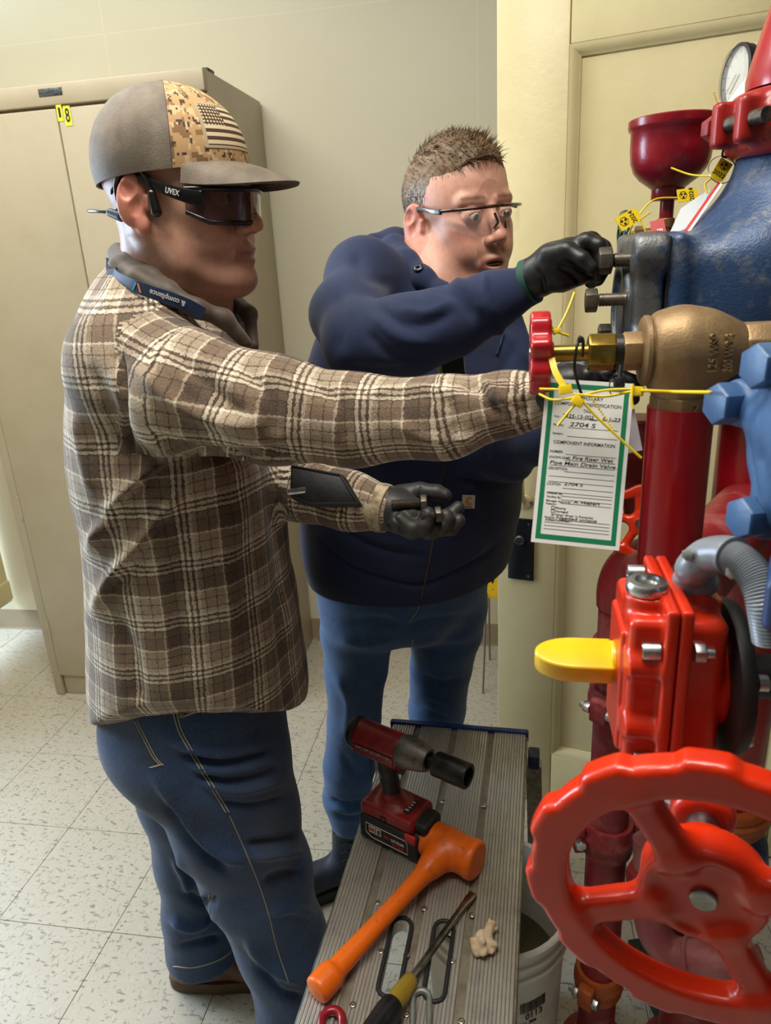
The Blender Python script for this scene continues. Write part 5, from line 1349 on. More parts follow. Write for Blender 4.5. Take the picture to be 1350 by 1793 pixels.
# cap
cz, rx, ry, rz, cxo = .050, .1075, .090, .0945, -.012
def crown(th, sp_):
    ze = .031+.013*math.cos(th); pm_ = math.acos(max(-1, min(1, (ze-cz)/rz))); ph = pm_*sp_
    r = math.sin(ph)**.92; bulge = 1.0+.035*math.exp(-((th/0.8)**2))*math.sin(ph)**2
    return V3(cxo+rx*r*math.cos(th)*bulge*(1 if math.cos(th) > 0 else .95), ry*r*math.sin(th), cz+rz*math.cos(ph))
def sheet(fn, us, vs, th, name, mat, par, attr=None, close=False):
    """thick sheet over a grid; fn(u,v) -> local head point"""
    g0 = np.array([[fn(u, v) for v in vs] for u in us]); nu, nv = g0.shape[:2]
    du = np.gradient(g0, axis=0); dv = np.gradient(g0, axis=1); nn = np.cross(du, dv); nn /= np.linalg.norm(nn, axis=2)[..., None]+1e-12
    g1 = g0-nn*th; V = np.concatenate([g0.reshape(-1, 3), g1.reshape(-1, 3)]); N = nu*nv; q = []
    for i in range(nu-1):
        for j in range(nv-1):
            a = i*nv+j; q.append((a, a+nv, a+nv+1, a+1)); q.append((N+a, N+a+1, N+a+nv+1, N+a+nv))
    for i in range(nu-1):
        for j in (0, nv-1):
            a = i*nv+j; q.append((a, N+a, N+a+nv, a+nv) if j == 0 else (a, a+nv, N+a+nv, N+a))
    for j in range(nv-1):
        for i in (0, nu-1):
            a = i*nv+j; q.append((a, a+1, N+a+1, N+a) if i == 0 else (a, N+a, N+a+1, a+1))
    me = npmesh(name, V @ HA.T+HC, np.array(q))
    if attr:
        A_ = np.array([[attr(u, v) for v in vs] for u in us]).reshape(-1, 3); A_ = np.concatenate([A_, A_])
        a = me.attributes.new('uvw', 'FLOAT_VECTOR', 'POINT'); a.data.foreach_set('vector', A_.astype(np.float32).ravel())
    return link(me, name, mat, par, 50)
M('cap_leather', '#655a4d', .66, col2='#857767', scale=22, lo=.42, hi=.68, bump=.5, bscale=520, roughvar=.1, detail=6)
g = NT('digital_camo'); at = g.n('ShaderNodeAttribute', attribute_name='uvw')
sn = g.n('ShaderNodeVectorMath', {0: at.outputs['Vector'], 1: (.0028, .0028, .0028)}, operation='SNAP').outputs[0]
n1 = g.noise(sn, 62, 2, .6); n2 = g.noise(g.n('ShaderNodeVectorMath', {0: sn, 1: (3.1, 1.7, .4)}, operation='ADD').outputs[0], 75, 2, .6); n3 = g.noise(g.n('ShaderNodeVectorMath', {0: sn, 1: (7.3, 5.1, 2.4)}, operation='ADD').outputs[0], 85, 2, .6)
step = lambda x, t: g.math('GREATER_THAN', x, t)
c = g.mix(step(n1, .55), lin('#c09a6c'), lin('#8a6a44')); c = g.mix(step(n2, .58), c, lin('#d8b98c')); c = g.mix(step(n3, .60), c, lin('#4a3b34'))
MATS['camo'] = g.set(col=c, rough=.85, normal=g.bump(g.noise(None, 900, 2), .2, .0005))

fr = math.radians(58)
cr1 = sheet(crown, np.linspace(fr, 2*math.pi-fr, 48), np.linspace(.02, 1, 22), .003, 'cap_crown', MATS['cap_leather'], pa); cr1['label'] = 'brown waxed cap with camouflage front'
fp = sheet(lambda u, v: crown(u, v)+V3(.0006, 0, .0004), np.linspace(-fr, fr, 34), np.linspace(.02, 1, 22), .003, 'cap_front_panel', MATS['camo'], cr1, attr=lambda u, v: (u*.1, v*.14, 0))
MB().lathe([(0, .006), (.005, .005), (.0075, .002), (.008, 0)], HC+HA @ V3(cxo, 0, cz+rz), HA[:, 2], 16).build('cap_button', MATS['cap_leather'], cr1, 60)
for th_ in (fr, -fr, 2.2, -2.2): MB().tube([HC+HA @ (crown(th_, v)*1.004) for v in np.linspace(.05, 1, 16)], .0011, 6).build('cap_seam', MATS['cap_leather'], cr1)
ey = crown(-1.62, .45); MB().lathe([(.0025, 0), (.0048, 0), (.005, .001), (.0035, .0018), (.0022, .001)], HC+HA @ (ey*1.003), HA @ nrm(ey-V3(cxo, 0, cz)), 16, closed=True).build('cap_eyelet', M('eyelet_brown', '#7b4f34', .6), cr1, 60)
BR = math.radians(52)
def brim(u, t):
    e_ = crown(u, 1.0)+V3(.001, 0, .004); L = .080*max(0, math.cos(u/BR*math.pi/2))**.62
    p = e_+V3(1, 0, -.20)*L*t; yy = p[1]; p[2] -= (yy/.09)**2*.024*(.05+.95*t)+.008*t*t; p[1] *= 1+.06*t
    return p
brm = sheet(brim, np.linspace(-BR, BR, 40), np.linspace(0, 1, 14), .0032, 'cap_brim', MATS['cap_leather'], cr1)
for t_ in (.25, .42, .58, .74, .9): MB().tube([HC+HA @ (brim(u, t_)+V3(0, 0, .0003)) for u in np.linspace(-BR*.86, BR*.86, 40)], .0006, 5).build('brim_stitch', MATS['cap_leather'], cr1)
# flag patch
g = NT('flag_patch'); at = g.n('ShaderNodeAttribute', attribute_name='uvw'); sx = g.n('ShaderNodeSeparateXYZ', {0: at.outputs['Vector']}); U_, V_ = sx.outputs[0], sx.outputs[1]
strp = g.math('GREATER_THAN', g.math('FRACT', g.math('MULTIPLY', V_, 6.5)), .5)
c = g.mix(strp, lin('#4c3322'), lin('#d9c7a0'))
st_ = g.n('ShaderNodeTexVoronoi', {'Scale': 1.0, 'Randomness': 0.0}, voronoi_dimensions='2D'); g.link(g.n('ShaderNodeVectorMath', {0: at.outputs['Vector'], 1: (17, 13, 1)}, operation='MULTIPLY').outputs[0], st_.inputs['Vector'])
star = g.math('LESS_THAN', st_.outputs['Distance'], .30)
can = g.math('MULTIPLY', g.math('LESS_THAN', U_, .45), g.math('LESS_THAN', V_, .54)); c = g.mix(can, c, g.mix(star, lin('#4c3322'), lin('#d9c7a0')))
bo = g.math('MAXIMUM', g.math('MAXIMUM', g.math('LESS_THAN', U_, .04), g.math('GREATER_THAN', U_, .96)), g.math('MAXIMUM', g.math('LESS_THAN', V_, .05), g.math('GREATER_THAN', V_, .95)))
MATS['flag'] = g.set(col=g.mix(bo, c, lin('#b9a884')), rough=.8, normal=g.bump(g.noise(None, 1200, 2), .3, .0006))
def patch(u, v):
    p = crown(u, v); n = nrm((p-V3(cxo, 0, cz))/V3(rx, ry, rz)**2); return p+n*.0026
t0_, t1_, v0_, v1_ = math.radians(-34), math.radians(16), .50, .87
pt_ = sheet(patch, np.linspace(t0_, t1_, 16), np.linspace(v0_, v1_, 14), .0018, 'flag_patch', MATS['flag'], cr1, attr=lambda u, v: ((u-t0_)/(t1_-t0_), (v-v0_)/(v1_-v0_), 0))
MB().tube([HC+HA @ (patch(u, v)*1.002) for u, v in [(t0_, v0_+(v1_-v0_)*i/6) for i in range(7)]+[(t0_+(t1_-t0_)*i/8, v1_) for i in range(1, 9)]+[(t1_, v1_-(v1_-v0_)*i/6) for i in range(1, 7)]+[(t1_-(t1_-t0_)*i/8, v0_) for i in range(1, 8)]], .0013, 6, closed=True).build('patch_border', M('patch_tan', '#b5a47e', .8), pt_)

# safety glasses
M('glasses_black', '#0d0d0f', .3, coat=.3)
g = NT('tinted_lens'); MATS['tint_lens'] = g.set(col=lin('#5a3a3c'), rough=.04, trans=.6, ior=1.3, alpha=.82, coat=1.0, coatr=.03)
gl = [(.060, -.0765), (.082, -.068), (.1, -.050), (.1115, -.028), (.117, -.010), (.118, 0)]
gl = gl+[(x, -y) for x, y in gl[-2::-1]]; gl = [V3(x, y, -.006) for x, y in gl]; gp_ = spline(gl, 5); ng = len(gp_)
def gz(i, top):
    f = abs(i/(ng-1)-.5)*2; m_ = math.exp(-((f)/.14)**2)
    return (.024-.004*f) if top else (-.019+.012*m_+.012*max(0, f-.75)/.25)
gs = MB().tube([H(*(p+V3(0, 0, gz(i, 1)))) for i, p in enumerate(gp_)], .0032, 8).build('glasses_frame', MATS['glasses_black'], pa, 60); gs['label'] = 'black wraparound safety glasses'
MB().tube([H(*(p+V3(0, 0, gz(i, 0)))) for i, p in enumerate(gp_)], .0030, 8).build('frame_rim', MATS['glasses_black'], gs, 60)
vs = [H(*(p+V3(-.0005, 0, gz(i, 1)*(1-t)+gz(i, 0)*t))) for i, p in enumerate(gp_) for t in (0, .33, .67, 1)]
MB().raw(vs, [(i*4+j, i*4+j+1, i*4+j+5, i*4+j+4) for i in range(ng-1) for j in range(3)]).build('lens', MATS['tint_lens'], gs, 60)
for y in (-1, 1):
    tp = spline([V3(.083, y*.0705, .002), V3(.062, y*.0795, .006), V3(.03, y*.0815, .015), V3(-.005, y*.0815, .027), V3(-.03, y*.080, .026), V3(-.05, y*.078, .010)], 5)
    vs = []; nt = len(tp)
    for i, p in enumerate(tp):
        t = i/(nt-1); hh_ = .0195*(1-t)+.0055*t; oy = .0022
        for a, b in ((-1, -1), (1, -1), (1, 1), (-1, 1)): vs.append(H(*(p+V3(0, b*oy, a*hh_/2))))
    MB().raw(vs, [(i*4+k_, i*4+(k_+1) % 4, i*4+4+(k_+1) % 4, i*4+4+k_) for i in range(nt-1) for k_ in range(4)]+[(3, 2, 1, 0), tuple(range(4*nt-4, 4*nt))]).build('temple_arm', MATS['glasses_black'], gs, 40, bevel=.001)
td = nrm(HA @ V3(1, 0, -.22)); to = HR @ nrm(V3(.06, -1, 0)); tu_ = np.cross(to, td)
text('UVEX', 'temple_lettering', MATS['white_print'], np.stack([td, tu_, to], 1), H(.047, -.0842, .0100), .0062, gs, width=.019)
# bone conduction headset
hs = MB().tube(spline([H(.018, -.0835, -.010), H(.016, -.0835, .012), H(.006, -.086, .033), H(-.016, -.087, .039), H(-.037, -.084, .020), H(-.040, -.080, -.008), H(-.052, -.0775, -.013), H(-.08, -.072, -.012), H(-.112, -.05, -.011), H(-.126, 0, -.010), H(-.112, .05, -.011), H(-.06, .075, -.012)], 6), .0023, 8).build('headset', MATS['glasses_black'], pa, 60); hs['label'] = 'black bone conduction headset around the neck and ear'
s = SDF(H(.016, -.083, -.002)-.03, H(.016, -.083, -.002)+.03, .0012); s.cone(H(.020, -.0825, -.013), H(.0155, -.083, .008), .0068, .0052, 0); s.build('ear_pad', MATS['glasses_black'], hs)
s = SDF(H(-.045, -.079, -.015)-.03, H(-.045, -.079, -.015)+.03, .0012); s.cone(H(-.036, -.0805, -.019), H(-.056, -.0765, -.014), .0062, .0050, 0); s.build('battery_pod', M('headset_blue', '#2a3b4c', .35), hs)

# lanyard
M('lanyard_navy', '#16294a', .6, col2='#1b315a', scale=60)
lp_ = [H(-.085, -.03, -.118), None]
pth = [P(196, 455, .945), P(200, 480, .905), P(230, 498, .875), P(264, 511, .864), P(300, 523, .860), P(332, 536, .862), P(356, 550, .868)]
pth = spline(pth, 6); nv = [nrm(CAMP-p+V3(-.0, 0, -.25)) for p in pth]
lb_ = ribbon(pth, nv, .0155, 'lanyard', MATS['lanyard_navy'], pa); lb_['label'] = 'navy lanyard with white print'
def on_ribbon(t):
    i = int(t*(len(pth)-2)); tt = nrm(pth[i+1]-pth[i]); n_ = nv[i]; s_ = nrm(np.cross(n_, tt)); return pth[i], tt, s_, nrm(np.cross(tt, s_))
p_, t_, s_, n_ = on_ribbon(.66); text('& compliance', 'lanyard_lettering', MATS['white_print'], np.stack([-t_, -s_ if (s_ @ UZ) > 0 else s_, n_], 1), p_+n_*.0016, .0062, lb_, width=.046)
p_, t_, s_, n_ = on_ribbon(.40)
for dx_, c_ in ((-.004, '#3f9fd0'), (.004, '#d98a3a')): MB().box(p_+t_*dx_+n_*.0014, (.0022, .011, .0008), np.stack([nrm(t_+s_*.5*(1 if dx_ > 0 else -1)), nrm(s_-t_*.5*(1 if dx_ > 0 else -1)), n_], 1)).build('lanyard_mark', M('mark'+c_, c_, .5), lb_, None)

# jeans
legN = [(352, 1235, 1.22, 128), (385, 1330, 1.235, 118), (412, 1425, 1.27, 107), (450, 1530, 1.325, 90), (494, 1650, 1.385, 74), (525, 1770, 1.43, 68), (545, 1835, 1.445, 64)]
legF = [(335, 1260, 1.32, 105), (335, 1380, 1.40, 88), (345, 1500, 1.47, 68), (350, 1600, 1.52, 60), (358, 1655, 1.545, 60), (360, 1668, 1.55, 62)]
LN = [P(a, b, d) for a, b, d, r in legN]; LF_ = [P(a, b, d) for a, b, d, r in legF]
s = SDF((-.78, .78, .03), (-.26, 1.30, .98), .0052)
s.chain(LN, [S(r, d) for a, b, d, r in legN], .03); s.chain(LF_, [S(r, d) for a, b, d, r in legF], .03)
s.ell(P(330, 1270, 1.27), (.135, .165, .13), np.stack([fA, lA, UZ], 1), .04); s.ell(P(262, 1290, 1.20), (.075, .07, .085), None, .03)
s.cone(P(345, 1180, 1.22), P(345, 1260, 1.26), .15, .14, .04)
s.cut((0, 0, .052), (0, 0, -1))
gx = np.meshgrid(*s.ax, indexing='ij', sparse=True); s.f = np.maximum(s.f, np.where((gx[0]-LF_[-1][0])**2+(gx[1]-LF_[-1][1])**2 < .12**2, .108-gx[2], -1).astype(np.float32))
def wearA(v):
    x, y = proj(v); q = v*0; w = .55*np.exp(-(((x-470)/38)**2+((y-1480)/120)**2))+.25*np.exp(-(((x-430)/60)**2+((y-1360)/60)**2)); o = np.zeros((len(v), 3)); o[:, 0] = np.clip(w*(.6+.4*wob(v, 60, 3)), 0, 1); return np.repeat(o[:, :1], 3, 1)
FJn = [([(300, 1300), (380, 1320), (480, 1300)], 7, .005), ([(330, 1340), (400, 1350), (488, 1330)], 7, .005), ([(350, 1370), (420, 1385), (500, 1365)], 7, .005), ([(320, 1320), (390, 1335), (485, 1317)], 5, -.004), ([(345, 1358), (410, 1368), (495, 1348)], 5, -.004), ([(380, 1405), (440, 1412), (508, 1395)], 6, -.004),
       ([(270, 1360), (330, 1440), (380, 1490), (430, 1510)], 10, .006), ([(290, 1400), (340, 1480), (400, 1530)], 9, -.006), ([(430, 1480), (480, 1475), (525, 1465)], 8, -.006), ([(440, 1500), (490, 1495), (530, 1490)], 7, .006), ([(460, 1545), (500, 1530), (538, 1530)], 8, -.005),
       ([(470, 1600), (510, 1590), (550, 1600)], 8, .004), ([(430, 1640), (470, 1690), (530, 1720)], 9, .006), ([(450, 1690), (490, 1740), (535, 1750)], 8, -.006), ([(320, 1560), (350, 1580), (380, 1575)], 8, -.006), ([(300, 1610), (335, 1625), (370, 1610)], 7, .006), ([(310, 1660), (350, 1650), (390, 1640)], 6, -.005), ([(305, 1500), (325, 1540), (330, 1570)], 7, .005)]
MATS['denim_dark'] = denim('denim_dark', '#1f3f69', '#162c4b', '#59616d')
jn = s.build('jeans', MATS['denim_dark'], pa, smooth_it=1, post=lambda v, n: folds(v+n*(wob(v, 45, 6)*.002)[:, None], n, [(a, b, c*2.0) for a, b, c in FJn]), attrs={'wear': wearA})
jtree = bvh(jn)
M('stitch_tan', '#b7a888', .8)
def stitch2(pts, gap=3):
    for o in (-gap/2, gap/2): seam(jtree, [(a+o, b) for a, b in pts], .0008, 'stitching', MATS['stitch_tan'], jn, off=.0004)
stitch2([(306, 1247), (318, 1285), (352, 1345), (382, 1395), (398, 1422)], 6)
seam(jtree, [(402, 1428), (425, 1480), (452, 1545), (470, 1600), (485, 1660), (505, 1720)], .0007, 'stitching', MATS['stitch_tan'], jn, off=.0003)
stitch2([(238, 1262), (252, 1290), (270, 1325), (284, 1340)], 5); stitch2([(284, 1338), (264, 1344)], 4)
stitch2([(316, 1256), (345, 1246), (375, 1238)], 4)
stitch2([(370, 1565), (364, 1600), (372, 1640), (385, 1672)], 6); stitch2([(305, 1692), (340, 1694), (385, 1680), (418, 1656)], 3)
h_ = hit(jtree, 318, 1250, .0015)
if h_: MB().lathe([(.0045, 0), (.004, .0015), (0, .002)], h_[0], h_[1], 12).build('rivet', MATS['brass'], jn, 60)
# boots
M('boot_brown', '#6b4a2c', .55, col2='#55391f', scale=30, bump=.3, bscale=200); M('sole_tan', '#59452f', .7, bump=.3, bscale=200)
def boot(heel, toe, name, mat, sole, par, ank, h=.0032, sole_t=.026, ar=.046):
    heel = np.asarray(heel, float); toe = np.asarray(toe, float); d = nrm(toe-heel); L = np.linalg.norm(toe-heel); F = np.stack([d, np.cross(UZ, d), UZ], 1); lo = np.minimum(heel, toe)-V3(.08, .08, .02); hi = np.maximum(heel, toe)+V3(.08, .08, .20)
    s = SDF(lo, hi, h)
    s.cone(heel+d*.04+UZ*.055, heel+d*L*.55+UZ*.052, .036, .038, 0); s.ell(heel+d*(L*.76)+UZ*.042, (L*.25, .046, .036), F, .03); s.cone(heel+d*.045+UZ*.07, ank, .038, ar, .03)
    s.cut((0, 0, sole_t), (0, 0, -1)); o = s.build(name, mat, par)
    sp_ = []
    for t in np.linspace(0, 2*math.pi, 36, endpoint=False):
        c_, s__ = math.cos(t), math.sin(t); w_ = .040+.010*(c_ > 0)*c_ if c_ > -.2 else .037; sp_.append((L/2+(L/2+.006)*c_*(abs(c_)**-.25 if abs(c_) > .3 else 1)*1.0 if False else L/2+(L/2+.008)*np.sign(c_)*abs(c_)**.7, w_*np.sign(s__)*abs(s__)**.8))
    MB().prism(sp_, V3(heel[0], heel[1], 0), F, .001, sole_t+.006).build('sole', sole, o, 40, bevel=.003)
    return o
ba = onZ(303, 1728, 0.0); bt_ = ba+nrm(V3(.97, .24, 0))*.285
bo_ = boot(V3(ba[0]+.0, ba[1]+.01, 0), V3(bt_[0], bt_[1], 0), 'boot', MATS['boot_brown'], MATS['sole_tan'], pa, LF_[-1]+UZ*.0)
rt = V3(LN[-1][0]-.05, LN[-1][1], 0); boot(rt, rt+nrm(V3(.95, -.3, 0))*.285, 'boot', MATS['boot_brown'], MATS['sole_tan'], pa, LN[-1]+UZ*.04)

# gloves
M('glove_grey', '#2f2f30', .5, col2='#3b3834', scale=40, bump=.3, bscale=140); M('glove_black', '#131315', .42, col2='#1e1e20', scale=40, bump=.3, bscale=160)
GL = [[(655, 890, 1.025, 36), (690, 893, 1.018, 38), (722, 902, 1.008, 32)], [(690, 880, 1.03, 26), (715, 868, 1.035, 19)],
      [(700, 866, 1.038, 18), (735, 860, 1.032, 16), (765, 862, 1.025, 14), (779, 867, 1.022, 12)],
      [(700, 915, .992, 22), (722, 928, .985, 16), (742, 922, .980, 15), (750, 905, .980, 13.5), (749, 899, .980, 12.5)],
      [(725, 915, 1.0, 20), (752, 930, .992, 15), (774, 924, .990, 14.5), (783, 908, .990, 13), (781, 902, .990, 12)],
      [(728, 910, 1.012, 19), (760, 926, 1.004, 14.5), (788, 924, 1.002, 14), (803, 911, 1.002, 12)],
      [(728, 902, 1.026, 18), (762, 912, 1.022, 14.5), (788, 903, 1.020, 14), (802, 889, 1.020, 12)]]
lo, hi = bbox(GL, .05); s = SDF(lo, hi, .0017); fingers(s, GL, .0038)
s.cut(P(648, 888, 1.03), P(600, 876, 1.045)-P(700, 895, 1.015))
gv = s.build('glove', MATS['glove_grey'], pa, post=lambda v, n: folds(v, n, [([(690, 905), (700, 920), (700, 938)], 3, -.003), ([(712, 880), (690, 900), (670, 915)], 4, -.002), ([(735, 870), (738, 850)], 2.5, -.0015)])); gv['label'] = 'dark grey work glove with open palm'
GR = [[(925, 702, .765, 40), (965, 690, .745, 40), (1000, 672, .735, 34)], [(985, 650, .745, 15), (1010, 632, .74, 13), (1022, 640, .735, 12)], [(1000, 668, .735, 17), (1035, 655, .725, 14), (1055, 648, .715, 12), (1062, 655, .708, 11)],
      [(1000, 680, .745, 17), (1040, 672, .74, 14), (1062, 668, .73, 12), (1070, 680, .72, 11)], [(995, 692, .755, 16), (1035, 690, .75, 14), (1058, 690, .745, 12)], [(990, 705, .76, 15), (1025, 708, .757, 13), (1045, 708, .755, 11)]]
lo, hi = bbox(GR, .05); s = SDF(lo, hi, .0020); fingers(s, GR, .0038); gv2 = s.build('glove', MATS['glove_black'], pa); gv2['label'] = 'dark glove behind the paper tag'

# black pouch strapped along the left forearm
po = [P(508, 812, 1.005), P(598, 829, .982), P(634, 886, .975), P(540, 884, .985), P(508, 872, .998)]
pn = nrm(np.cross(po[1]-po[0], po[3]-po[0])); pn = pn if pn @ (CAMP-po[0]) > 0 else -pn
cen_ = sum(po)/5; ax_ = nrm(po[1]-po[0]); PF_ = np.stack([ax_, np.cross(pn, ax_), pn], 1)
pl_ = [tuple((PF_.T @ (q-cen_))[:2]) for q in po]
pc = thing('belt_pouch', 'black fabric pouch with a silver pen beside the plaid sleeve', 'pouch', cen_)
M('pouch_black', '#161719', .55, col2='#202124', scale=40, bump=.3, bscale=200)
MB().prism(pl_, cen_, PF_, -.018, .002).build('body', MATS['pouch_black'], pc, 40, bevel=.004, bseg=3)
MB().tube([cen_+PF_ @ V3(x, y, .0035) for x, y in [(a*.94, b*.90) for a, b in pl_]], .0009, 6, closed=True).build('stitching', MATS['zip_black'], pc)
a_ = P(505, 862, .975); b_ = P(536, 858, .970); MB().cyl(a_, b_, .0042, seg=14, ch=.001).build('pen', MATS['zinc'], pc)
# bolts held in the palm
for (a, b, hd_, lb2) in ((P(686, 884, .988), P(737, 881, .985), .0165, 'long dark hex bolt lying across the open grey glove'), (P(738, 905, .975), P(762, 902, .975), .0165, 'short hex bolt held by the curled fingers of the grey glove')):
    d = nrm(b-a); L = np.linalg.norm(b-a); th_ = thing('hex_bolt', lb2, 'bolt', a, 'loose bolts in the glove')
    pr = []; n = int(L/.0016)
    for i in range(n): pr += [(.0072, L*i/n), (.0064, L*(i+.5)/n)]
    MB().lathe(pr, a, d, 18).build('shank', MATS['bolt_dark'], th_, 60); MB().hexa(b, b+d*.0085, .021).build('head', MATS['bolt_dark'], th_, 25, bevel=.0006)

# ================================================================== PERSON IN NAVY HOODED SWEATSHIRT
pn_ = thing('person', 'person in navy hooded sweatshirt and clear safety glasses gripping a bolt on the blue valve', 'person', V3(-.25, 1.38, 0))
vd = nrm(V3(.06, -.998, 0)); vr = V3(.998, .06, 0)
def facing(phi): return vd*math.cos(math.radians(phi))+vr*math.sin(math.radians(phi))
NS = .955; NR = axes(facing(35), 3, 3); NA = NR*NS
NC = P(739, 392, 1.165)-NA @ V3(0, -.074, 0)
NH = lambda x, y, z: NC+NA @ V3(x, y, z)
fB = facing(38); lB = V3(-fB[1], fB[0], 0)
g = NT('navy_fleece'); oc = g.obj()
MATS['hoodie'] = g.set(col=g.mix(g.noise(oc, 30, 4), lin('#1d2b50'), lin('#151f3c')), rough=.9, sheen=.08, normal=g.bump(g.noise(oc, 900, 2), .3, .0006))
aR = [(636, 487, 1.145, 62), (614, 553, 1.07, 65), (632, 600, .995, 62), (715, 588, .965, 66), (790, 563, .952, 56), (850, 533, .942, 43), (868, 524, .938, 38), (938, 497, .93, 33)]
aL = [(868, 548, 1.27, 60), (893, 640, 1.24, 55), (890, 750, 1.19, 54), (884, 790, 1.15, 48), (950, 765, 1.04, 42), (1005, 722, .95, 35)]
BR_ = [P(a, b, d) for a, b, d, r in aR]; BL_ = [P(a, b, d) for a, b, d, r in aL]
sec = [(738, 560, 1.225, 80, .085, .065), (726, 615, 1.24, 0, .165, .115), (725, 670, 1.258, 0, .195, .146), (722, 760, 1.295, 0, .205, .165), (720, 870, 1.345, 0, .205, .178), (714, 950, 1.395, 0, .200, .170), (712, 1010, 1.435, 0, .182, .155), (712, 1060, 1.47, 0, .178, .15)]
NSx = [(P(a, b, d), w, f_) for a, b, d, h, w, f_ in sec]
s = SDF((-.45, .88, .88), (.14, 1.52, 1.58), .005)
s.sect(NSx, lB, fB, .04)
s.chain(BR_, [S(r, d) for a, b, d, r in aR], .025); s.chain(BL_, [S(r, d) for a, b, d, r in aL], .025)
s.cone(P(715, 512, 1.2), BR_[0], .048, .054, .03); s.cone(P(780, 520, 1.23), BL_[0], .048, .054, .03)
zz_ = .918
s.cut((0, 0, zz_), (0, 0, -1)); s.cut(BR_[-1]+nrm(BR_[-1]-BR_[-2])*.004, BR_[-1]-BR_[-2])
FH = [([(586, 500), (600, 560), (590, 620)], 12, -.005), ([(640, 520), (690, 560), (740, 570), (800, 545)], 10, -.005), ([(650, 550), (700, 590), (760, 600)], 10, .005), ([(640, 580), (680, 620), (740, 630)], 10, -.005), ([(760, 500), (800, 520), (830, 560)], 9, -.006), ([(790, 490), (825, 510), (848, 550)], 8, .006),
      ([(848, 474), (852, 515), (868, 556)], 4, .004), ([(700, 540), (745, 548), (790, 530)], 8, .004), ([(620, 440), (640, 480), (690, 500)], 10, -.005), ([(600, 640), (650, 650), (720, 645)], 9, -.005), ([(560, 890), (600, 930), (660, 960), (740, 975)], 8, -.006), ([(570, 880), (620, 905), (700, 925)], 11, .005),
      ([(560, 948), (610, 990), (680, 1015), (745, 1022), (830, 985), (868, 955)], 5, -.006), ([(830, 700), (850, 760), (845, 820)], 9, -.006), ([(905, 600), (880, 660), (890, 720)], 9, -.005), ([(860, 820), (900, 838), (940, 826)], 7, .004), ([(800, 838), (850, 848), (890, 852)], 4, -.004), ([(865, 575), (900, 600), (925, 640)], 8, .005)]
hd_o = s.build('hooded_sweatshirt', MATS['hoodie'], pn_, smooth_it=1, post=lambda v, n: folds(v+n*(wob(v, 30, 14)*.003+wob(v, 75, 3)*.001)[:, None], n, FH)); hd_o['label'] = 'navy blue zip hooded sweatshirt'
ht = bvh(hd_o)
# hood lying around the neck
s = SDF((-.34, 1.0, 1.36), (.06, 1.5, 1.62), .0034)
hod = [[(700, 425, 1.30, 22), (690, 440, 1.22, 24), (712, 462, 1.165, 21), (740, 488, 1.135, 18), (775, 512, 1.12, 14), (800, 530, 1.12, 11)], [(700, 425, 1.30, 22), (760, 440, 1.33, 22), (840, 480, 1.28, 18), (850, 520, 1.2, 13)], [(655, 430, 1.25, 20), (690, 430, 1.27, 26), (740, 445, 1.33, 24)]]
for ch in hod: s.chain([P(a, b, d) for a, b, d, r in ch], [S(r, d) for a, b, d, r in ch], .016)
ho = s.build('hood', MATS['hoodie'], hd_o, post=lambda v, n: v+n*(wob(v, 60, 8)*.003)[:, None]); hot = bvh(ho)
h_ = hit(hot, 733, 470, .001)
if h_: MB().lathe([(.003, 0), (.0075, 0), (.008, .0015), (.006, .003), (.003, .002)], h_[0], h_[1], 20, closed=True).build('grommet', MATS['black_enamel'], ho, 60)
M('drawcord', '#1b2136', .7)
seam(ht, [(868, 622), (876, 600), (884, 575)], .0022, 'drawcord', MATS['drawcord'], hd_o, off=.002)
M('zipper', '#4a3f36', .5, .6)
seam(ht, [(737, 1048), (748, 1000), (758, 945), (766, 890), (774, 830), (784, 790)], .0022, 'zipper', MATS['zipper'], hd_o, off=.0004)
seam(ht, [(800, 838), (835, 842), (868, 848), (893, 853)], .0012, 'pocket_seam', MATS['drawcord'], hd_o, off=.0006)
# logo patch
h_ = hit(ht, 819, 878, .0006)
if h_ is not None:
    p_, n_ = h_; n_ = nrm(nrm(CAMP-p_)*.75+n_*.25); r_v = nrm(np.cross(UZ, n_)); u_v = nrm(np.cross(n_, r_v)); r_v = np.cross(u_v, n_); PFm = np.stack([r_v, u_v, n_], 1)
    w_, h__ = S(22, 1.2), S(23, 1.2); rr_ = rotm('Z', -6); PFm = PFm @ rr_
    lgp = MB().box(p_+n_*.006, (w_, h__, .0015), PFm).build('logo_patch', M('patch_white', '#c9beb8', .8), hd_o, 30, bevel=.0004)
    cpts = []
    arc = [(math.cos(t)*.0062+.0008, math.sin(t)*.0075+.001) for t in np.linspace(.7, 5.6, 18)]+[(math.cos(t)*.0030+.003, math.sin(t)*.0035+.001) for t in np.linspace(5.4, .9, 14)]
    MB().prism(arc, p_+n_*.0068, PFm, 0, .0006).build('logo_mark', M('logo_orange', '#d08a2a', .6), lgp, None)
    MB().box(p_+n_*.0069+PFm @ V3(0, -.0088, 0), (.012, .0014, .0005), PFm).build('logo_lettering', M('logo_brown', '#5a2a1c', .6), lgp, None)
